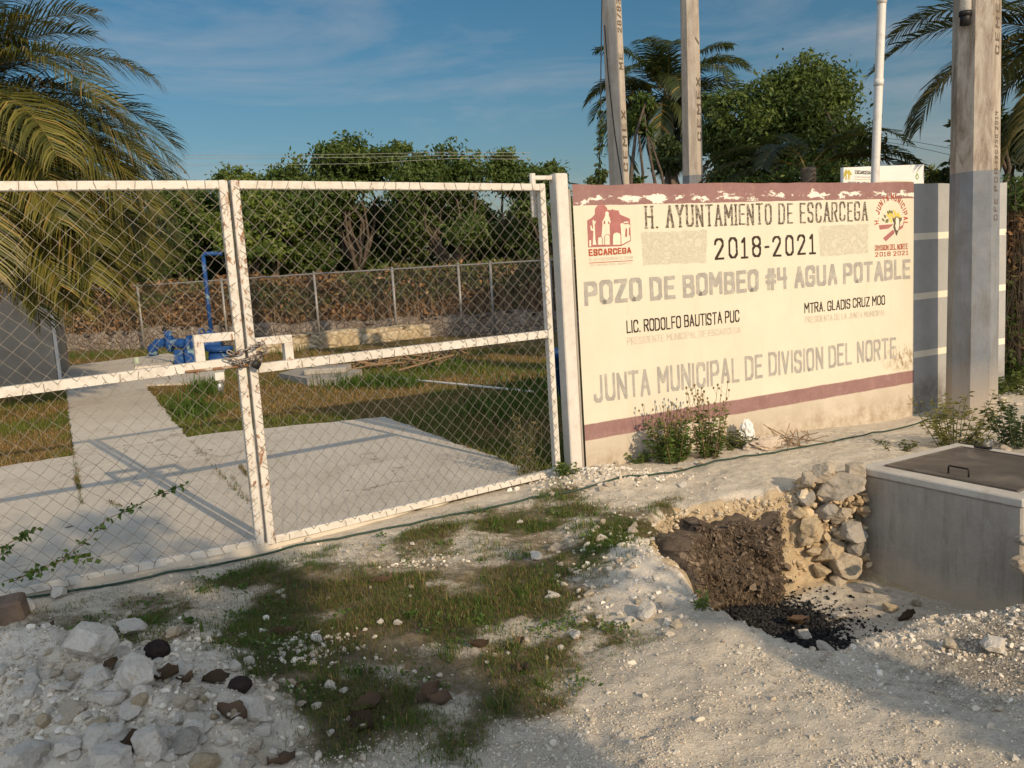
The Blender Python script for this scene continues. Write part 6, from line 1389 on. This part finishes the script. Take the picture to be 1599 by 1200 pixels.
def blades(x, y, z, L_, w, rg, col, lean=.8):
    n = len(x); a = rg.uniform(0, 2 * math.pi, n); h = np.stack([np.cos(a), np.sin(a), np.zeros(n)], 1); s = np.stack([-np.sin(a), np.cos(a), np.zeros(n)], 1)
    P = np.stack([x, y, z - .004], 1); ln = L_[:, None]; le = (lean * rg.uniform(.2, 1.2, n))[:, None]; up = np.array([0, 0, 1.0])
    p1 = P + (up * (1 - .25 * le) + h * le * .5) * ln * .5; p2 = p1 + (up * (1 - le * .9) + h * le) * ln * .5; ww = w[:, None] / 2
    V = np.stack([P - s * ww, P + s * ww, p1 + s * ww * .8, p1 - s * ww * .8, p2], 1).reshape(-1, 3)
    b = np.arange(n)[:, None] * 5; return V, [b + np.array([[0, 1, 2, 3]]), b + np.array([[3, 2, 4]])], np.repeat(col, 5, 0)
def grass(name, label, x, y, z, L_, w, col, lean):
    V, (q4, t3), C = blades(x, y, z, L_, w, rg, col, lean); o = obj(name, mesh_np(name, V, [*q4, *t3], False, C), M['grass']); return tag(o, label, 'grass', None, 'stuff')
n = 480000; x = rg.uniform(-2.9, 1.6, n); y = rg.uniform(2.3, 7.1, n); gmk = grassmask(x, y); pt = sst(.36, .6, fbm(x * 3.2, y * 3.2, 4, 151)); ok = (rg.random(n) < gmk * (.2 + .8 * pt)) & (front_side(x, y) > .02) & (sdpoly(x, y, PIT) < -.02); x, y, pt = x[ok], y[ok], pt[ok]; n = len(x)
dry = (sst(.45, .65, fbm(x * 1.8, y * 1.8, 3, 161)) * .45 + .06)[:, None]; isd = rg.random((n, 1)) < dry
col = np.where(isd, np.array([.24, .17, .07]) * rg.uniform(.6, 1.2, (n, 1)), (np.array([.05, .1, .014]) + rg.random((n, 1)) * np.array([.06, .07, .014])))
grass('verge_grass', 'short patchy green grass of the verge before the gate', x, y, height(x, y), rg.uniform(.014, .045, n) * (.6 + .6 * pt), rg.uniform(.0014, .0034, n), col, 1.15)
n = 40000; x = rg.uniform(-2.9, 1.6, n); y = rg.uniform(2.3, 7.1, n); gmk = grassmask(x, y); ok = (rg.random(n) < gmk * (.15 + .6 * sst(.4, .65, fbm(x * 2.2, y * 2.2, 4, 155)))) & (front_side(x, y) > .02) & (sdpoly(x, y, PIT) < -.02); x, y = x[ok], y[ok]; n = len(x)
grass('dry_thatch', 'dry straw coloured runners lying in the verge grass', x, y, height(x, y) + .003, rg.uniform(.025, .08, n), rg.uniform(.001, .0022, n), np.array([.21, .155, .08]) * rg.uniform(.5, 1.25, (n, 1)), 1.5)
tx, ty, tl = [], [], []
for i in range(420):
    c = (rg.uniform(-2.7, 1.1), rg.uniform(2.4, 6.6))
    if rg.random() > float(grassmask(np.array([c[0]]), np.array([c[1]]))[0]) or float(front_side(np.array([c[0]]), np.array([c[1]]))[0]) < .05: continue
    m = int(rg.uniform(14, 70)); r_ = rg.uniform(.02, .07); tx += list(c[0] + rg.normal(0, r_, m)); ty += list(c[1] + rg.normal(0, r_, m)); tl += list(rg.uniform(.03, rg.uniform(.05, .12), m))
x, y, tl = np.array(tx), np.array(ty), np.array(tl); ok = front_side(x, y) > .03; x, y, tl = x[ok], y[ok], tl[ok]; n = len(x); isd = rg.random((n, 1)) < .22
grass('verge_tufts', 'taller grass tufts standing in the verge', x, y, height(x, y), tl, rg.uniform(.0018, .0042, n), np.where(isd, np.array([.3, .22, .09]), np.array([.07, .125, .02])) * rg.uniform(.6, 1.4, (n, 1)), .8)
bx_, by_ = [], []
for i in range(130):
    c = (rg.uniform(-2.6, 1.0), rg.uniform(2.5, 6.6))
    if rg.random() > float(grassmask(np.array([c[0]]), np.array([c[1]]))[0]): continue
    m = int(rg.uniform(12, 50)); r_ = rg.uniform(.02, .06); bx_ += list(c[0] + rg.normal(0, r_, m)); by_ += list(c[1] + rg.normal(0, r_, m))
x, y = np.array(bx_), np.array(by_); ok = front_side(x, y) > .05; x, y = x[ok], y[ok]; n = len(x); dv = np.stack([rg.normal(size=n), rg.normal(size=n), rg.uniform(.1, .9, n)], 1); dv /= np.linalg.norm(dv, axis=1)[:, None]
V, Fc = leaves(np.stack([x, y, height(x, y) + rg.uniform(0, .025, n)], 1), .022, rg, .6, .0, dv)
tag(obj('creeping_herbs', mesh_np('creeping_herbs', V, Fc, False, tints(n, 4, (.05, .1, .02), (.12, .18, .035), rg)), M['leaf']), 'small creeping leafy herbs among the verge grass', 'herbs', None, 'stuff')
# lawn
n = 150000; px = rg.uniform(-60, 900, n); py = 545 + 235 * rg.random(n) ** 1.4; d = _f + np.outer((px - 799.5) / F_PX, _rt) + np.outer((py - 600) / F_PX, _dn); t = -CAM_H / d[:, 2]; x, y = d[:, 0] * t, d[:, 1] * t
PATHP = [tuple(q(*p_, .03)) for p_ in ((119, 740), (333, 738), (226, 601), (350, 596), (350, 570), (262, 552), (96, 573), (96, 600), (104, 604))]
ok = (front_side(x, y) < -.06) & (sdpoly(x, y, [tuple(p_) for p_ in slab_pts]) < .02 * rg.random(n) ** 3) & (sdpoly(x, y, PATHP) < .04 * rg.random(n) ** 3) & (y < 24); x, y = x[ok], y[ok]; n = len(x)
pt = fbm(x * .7, y * .7, 4, 171) + .12 * np.exp(-(((x + .5) / 2.2) ** 2 + ((y - 9.5) / 3.5) ** 2)); gp = sst(.4, .6, pt)[:, None]; isg = rg.random((n, 1)) < (.12 + .8 * gp)
col = np.where(isg, np.array([.09, .125, .02]) + rg.random((n, 1)) * np.array([.07, .065, .014]), np.array([.32, .205, .08]) * rg.uniform(.6, 1.25, (n, 1)))
ds = np.hypot(x, y); grass('lawn_grass', 'brown and green lawn behind the gate', x, y, height(x, y), rg.uniform(.025, .07, n) * (1 + .5 * gp[:, 0]) * (.8 + ds * .03), rg.uniform(.004, .008, n) * (.5 + ds * .05), col, .9)
n = 5000; px = rg.choice([560, 530, 620, 300, 330, 425, 180, 150, 800, 820, 650], n) + rg.normal(0, 18, n); py = np.select([np.isin(np.round(px / 1), [0])], [0], 0) + 0
cl = [(545, 600, 26, 4), (620, 600, 22, 4), (690, 572, 30, 5), (320, 610, 14, 5), (300, 640, 20, 8), (425, 548, 30, 3), (180, 548, 40, 5), (120, 556, 25, 4), (790, 640, 50, 14), (830, 610, 30, 10), (640, 560, 40, 5), (270, 582, 20, 3), (300, 576, 25, 2)]
ci = rg.integers(0, len(cl), n); cla = np.array(cl, float)[ci]; px = cla[:, 0] + rg.normal(size=n) * cla[:, 2]; py = cla[:, 1] + rg.normal(size=n) * cla[:, 3]; d = _f + np.outer((px - 799.5) / F_PX, _rt) + np.outer((py - 600) / F_PX, _dn); t = -CAM_H / d[:, 2]; x, y = d[:, 0] * t, d[:, 1] * t
ok = (front_side(x, y) < -.1) & (sdpoly(x, y, [tuple(p_) for p_ in slab_pts]) < -.02) & (y < 24); x, y = x[ok], y[ok]; n = len(x)
grass('tall_grass_tufts', 'tall green grass tufts dotted over the lawn', x, y, height(x, y), rg.uniform(.12, .34, n), rg.uniform(.01, .02, n), np.array([.07, .12, .02]) * rg.uniform(.6, 1.3, (n, 1)), .8)

JX = []
for (xa, ya, xb, yb, m) in ((112, 690, 128, 790, 260), (300, 690, 380, 780, 160), (360, 742, 400, 800, 90), (118, 745, 124, 765, 260), (170, 785, 190, 792, 60), (375, 728, 388, 745, 160), (605, 652, 840, 738, 300)):
    f = rg.random(m); jx_ = xa + (xb - xa) * f + rg.normal(0, 2, m); jy_ = ya + (yb - ya) * f + rg.normal(0, 1.2, m); JX += [G(a_, c_, .02)[:2] for a_, c_ in zip(jx_, jy_)]
JX = np.array(JX); n = len(JX); isg = rg.random((n, 1)) < .4
grass('joint_weeds', 'dry tufts growing in the joints of the concrete', JX[:, 0], JX[:, 1], np.full(n, .021), rg.uniform(.015, .06, n), rg.uniform(.003, .006, n), np.where(isg, np.array([.08, .11, .025]), np.array([.22, .14, .06])) * rg.uniform(.6, 1.3, (n, 1)), 1.0)

# ------------------------------------------------------------------ weeds
def weed(label, P, r, h, nst, lf, seed, c1=(.05, .095, .018), c2=(.14, .19, .04), heads=0.0, leafn=26, spread=1.0, group='weeds along the walls'):
    rg = np.random.default_rng(seed); t = thing('weed', label, 'weed', P, 0, group); mb = MB(); LP = []; LD = []; HP = MB()
    for i in range(nst):
        a = rg.uniform(0, 6.28); rr = r * math.sqrt(rg.random()); hh = h * rg.uniform(.45, 1.0); b0 = np.array([P[0] + rr * .5 * math.cos(a), P[1] + rr * .5 * math.sin(a), P[2] - .02])
        tp = np.array([P[0] + rr * spread * 1.2 * math.cos(a), P[1] + rr * spread * 1.2 * math.sin(a), P[2] + hh]); md = (b0 + tp) / 2 + rg.normal(0, .02, 3); pts = [b0 + (md - b0) * 1, ]; pts = [b0, md, tp]
        mb.tube(pts, [.004, .003, .0015], 4, False)
        top = .72 if heads else 1.0
        for k in range(leafn):
            f = rg.uniform(.08, top) ; q_ = b0 * (1 - f) ** 2 + 2 * md * f * (1 - f) + tp * f * f; an = rg.uniform(0, 6.28); LP.append(q_); LD.append((math.cos(an), math.sin(an), rg.uniform(-.2, .6)))
        if rg.random() < heads:
            HP.lathe([(.003, -.012), (.009, -.004), (.009, .006), (.003, .012)], tp, 6)
            for k in range(2): q_ = tp + np.array([rg.normal() * .035, rg.normal() * .035, -rg.uniform(.02, .1)]); HP.lathe([(.003, -.01), (.008, -.003), (.008, .005), (.003, .01)], q_, 6); mb.tube([q_, q_ - np.array([(q_ - tp)[0] * .7, (q_ - tp)[1] * .7, .06])], .0012, 3, False)
    LD = np.array(LD); LD /= np.linalg.norm(LD, axis=1)[:, None]; V, Fc = leaves(np.array(LP), lf, rg, .34, .25, LD); o = np.array(t.location)
    obj('leaves', mesh_np('leaves', V - o, Fc, False, tints(len(LP), 4, c1, c2, rg)), M['leaf'], t); mb.build('stems', M['twig'] if heads else surf('green_stem', (.07, .09, .03), (.12, .12, .05), 10, bst=0), t, False, None, True)
    if heads: HP.build('seed_heads', M['seed'], t, True, None, True)['kind'] = 'stuff'
weed('bushy green weed with brown seed heads in front of the sign lettering', place(1047, 722), .17, .52, 40, .05, 1, heads=.6, leafn=52, spread=1.1)
weed('thinner weed with tall seed heads right of the bushy one', place(1105, 712), .15, .62, 26, .05, 2, heads=.8, leafn=32, spread=1.0)
weed('tiny green weed at the foot of the sign near the post', place(1000, 722), .1, .1, 12, .04, 3)
weed('small weed at the foot of the white gate post', place(888, 742), .08, .1, 10, .04, 4)
weed('small weed between the bags and the seed head weeds', place(1150, 700), .12, .16, 14, .045, 5, (.06, .08, .02), (.16, .15, .04))
weed('feathery olive weed behind the water tank in front of the thick pole', place(1490, 695), 0.26, .44, 30, .055, 6, (.08, .09, .022), (.24, .2, .06), leafn=24, spread=1.25)
weed('dark green weed at the picture edge behind the tank', place(1592, 695), .22, .38, 24, .06, 7, (.022, .045, .016), (.06, .085, .03), leafn=26, spread=1.2)
weed('low green weeds at the corner of the striped wall', place(1570, 612), .3, .25, 26, .07, 8, (.05, .08, .016), (.13, .15, .03), leafn=22, spread=1.2)
weed('sparse weeds on the dusty edge left of the tank', place(1400, 700), .2, .07, 14, .04, 9, (.05, .07, .02), (.15, .14, .05), leafn=8)
weed('small weed sprout on the pit lip', place(1098, 950), .02, .09, 6, .05, 10, leafn=5)
weed('dry weed at the inner foot of the gate hinge side', np.array([*(E1 + DR * 2.2 + np.array([-.12, .1])), 0.0]), .14, .55, 22, .05, 11, (.1, .075, .03), (.22, .16, .07), leafn=10)
# creeping vine on the lower left leaf
rg = np.random.default_rng(15)
vt = thing('creeping_vine', 'small green vine climbing the lower mesh of the gate leaf', 'vine', (gate_l[0], gate_l[1], 0), A_L); mb = MB(); LP = []; LD = []
for ps in ([(5, 905), (60, 890), (90, 875), (140, 838), (165, 808), (200, 795), (230, 778), (265, 762), (290, 755)], [(0, 865), (15, 845), (35, 835), (60, 822)], [(20, 905), (75, 880), (125, 862), (145, 870)]):
    pp = [(*rl(*p_), ) for p_ in ps]; pp = [(u_, -.04 - .006 * rg.random(), z_) for u_, z_ in pp]; mb.tube(pp, .0025, 5, False)
    for i in range(len(pp) - 1):
        for k in range(4):
            f = rg.random(); c = np.array(pp[i]) * (1 - f) + np.array(pp[i + 1]) * f; 
            for j in range(3): LP.append(c + rg.normal(0, .012, 3) * np.array([1, .3, 1])); LD.append((rg.normal(), -.5, rg.normal() * .8))
LD = np.array(LD); LD /= np.linalg.norm(LD, axis=1)[:, None]; V, Fc = leaves(np.array(LP), .036, rg, .75, .1, LD)
obj('leaves', mesh_np('leaves', V, Fc, False, tints(len(LP), 4, (.06, .11, .02), (.13, .19, .04), rg)), M['leaf'], vt); mb.build('stem', M['twig'], vt)

# ------------------------------------------------------------------ litter
def blob(seed, sx, sy, sz, amp, fold=0):
    V, Fc = IC3; V = V.copy(); n_ = fbm(V[:, 0] * 2.2 + V[:, 2] * 1.3 + 7, V[:, 1] * 2.2 - V[:, 2] * 1.7 + 3, 5, seed) - .5; n2 = np.abs(fbm(V[:, 0] * 4 + V[:, 2] * 2, V[:, 1] * 4 - V[:, 2] * 3, 3, seed + 5) - .5)
    V = V * (1 + amp * n_ * 2 - fold * n2)[:, None] * np.array([sx, sy, sz]); return V, Fc
def lump_thing(name, label, cat, P, seed, s, amp, mat, fold=0, rot=0.0):
    V, Fc = blob(seed, *s, amp, fold); o = obj(name, mesh_np(name, V, Fc, fold == 0), mat); o.location = [float(c) for c in P]; o.rotation_euler = (0, 0, rot); return tag(o, label, cat)
c = place(1195, 702); lump_thing('plastic_sack', 'dusty beige sack lying at the foot of the painted wall', 'sack', c + np.array([0, 0, .05]), 3, (.21, .1, .075), .35, M['sack'], .8, .5)
c = place(1166, 694); lump_thing('plastic_bag', 'crumpled white plastic bag sticking up beside the beige sack', 'bag', c + np.array([.02, .05, .09]), 9, (.075, .05, .13), .45, M['bag'], .9, .3)
mb = MB()
for i in range(26):
    c = place(rg.uniform(1195, 1260), rg.uniform(688, 702)); mb.tube([c, c + rg.normal(0, .07, 3) * np.array([1, 1, .5]) + np.array([0, 0, .05]), c + rg.normal(0, .14, 3) * np.array([1, 1, .4]) + np.array([0, 0, .06])], .004, 4)
solo('dry_twigs', mb, M['twig'], tuple(place(1228, 695)), 'little bundle of dry twigs behind the beige sack', 'twigs')
for (x_, y_, w_, lb) in ((246, 1016, 42, 'dark brown coconut husk at the grass edge of the rubble pile'), (376, 1070, 36, 'black coconut husk in the grass by the big cream boulder')):
    c = place(x_, y_ + 10); s_ = w_ * dep(c) / F_PX / 2; lump_thing('coconut_husk', lb, 'coconut husk', c + np.array([0, 0, s_ * .55]), x_, (s_, s_ * .9, s_ * .8), .15, M['husk'], .25)
def dry_leaf(P, size, rz, seed, label, tilt=(.2, .1)):
    rg = np.random.default_rng(seed); nu, nv_ = 9, 5; V = []
    for i in range(nu):
        f = i / (nu - 1); wd = .62 * math.sin(math.pi * min(.985, .03 + .955 * f)) ** 1.15 * (1 + .12 * rg.normal())
        for j in range(nv_):
            g = j / (nv_ - 1) * 2 - 1; V.append(((f - .5) * size, g * wd * size * .5, size * (.28 * g * g * (.6 + .5 * f) + .16 * (f - .5) ** 2 * 2 + .03 * rg.normal() + .05 * math.sin(f * 9 + g * 2))))
    I = np.arange(nu * nv_).reshape(nu, nv_); Fc = np.stack([I[:-1, :-1].ravel(), I[1:, :-1].ravel(), I[1:, 1:].ravel(), I[:-1, 1:].ravel()], 1)
    V = np.array(V); c = np.array([.1, .066, .045]) * rg.uniform(.55, 1.4); o = obj('dry_leaf', mesh_np('dry_leaf', V, Fc, True, np.tile(c, (len(V), 1))), M['dryleaf']); o.location = [float(k) for k in (P[0], P[1], P[2] + size * .05)]; o.rotation_euler = (tilt[0], tilt[1], rz); return tag(o, label, 'dry leaf', 'dry brown leaves')
for i, (x_, y_, w_, rz, lb) in enumerate([(747, 1006, 34, .6, 'curled brown leaf standing in the grass near the white dust'), (820, 1042, 28, 1.9, 'upright red brown leaf at the grass edge'), (575, 1100, 46, .3, 'large red brown leaf above the grey brown one'), (570, 1128, 46, 2.4, 'large grey brown leaf in the low grass'), (668, 1086, 44, .9, 'wide brown leaf with a curled rim in the middle of the grass'), (690, 1092, 38, -.4, 'brown leaf tucked against the wide leaf'), (440, 988, 34, .0, 'dark flat leaf in the grass near the hose'), (597, 906, 30, .2, 'dark leaf in a grass hollow near the gate'), (440, 1190, 44, .8, 'brown leaf at the bottom rim among little stones'), (365, 1135, 48, -.3, 'rust brown leaf between the boulder and the tall rock'), (255, 1058, 44, .1, 'long brown leaf lying under the tilted slab'), (292, 1070, 36, -.5, 'dark brown leaf beside the upright pointed stone'), (207, 1160, 42, .9, 'brown leaf wedged behind the large pale grey rock'), (172, 1040, 28, .9, 'reddish leaf leaning on the long pale rock'), (810, 1000, 20, .4, 'small tan leaf by the dusty grass edge'), (70, 980, 26, .2, 'dark leaf scrap on top of the rubble pile'), (335, 1060, 36, .6, 'brown leaf in the grass between pile and husk')]):
    P = place(x_, y_ + 6); dry_leaf(P, w_ * dep(P) / F_PX * 1.15, rz, 300 + i, lb, (random.uniform(-.5, .5), random.uniform(-.4, .4)))
for i, (x_, y_, w_, rz, lb) in enumerate([(1244, 943, 40, .3, 'red brown leaf on the black ash in the pit'), (1230, 985, 36, 1.0, 'dark red leaf at the near edge of the ash'), (1400, 978, 46, .5, 'red brown leaf on the pale floor of the pit'), (1420, 968, 26, -.4, 'darker leaf beside the red brown leaf in the pit'), (1418, 948, 30, .1, 'flat dark leaf before the water tank')]):
    P = G(x_, y_ + 6, -.6); P[2] = float(height(P[0], P[1])); dry_leaf(P, w_ * dep(P) / F_PX, rz, 340 + i, lb, (random.uniform(-.5, .5), random.uniform(-.4, .4)))
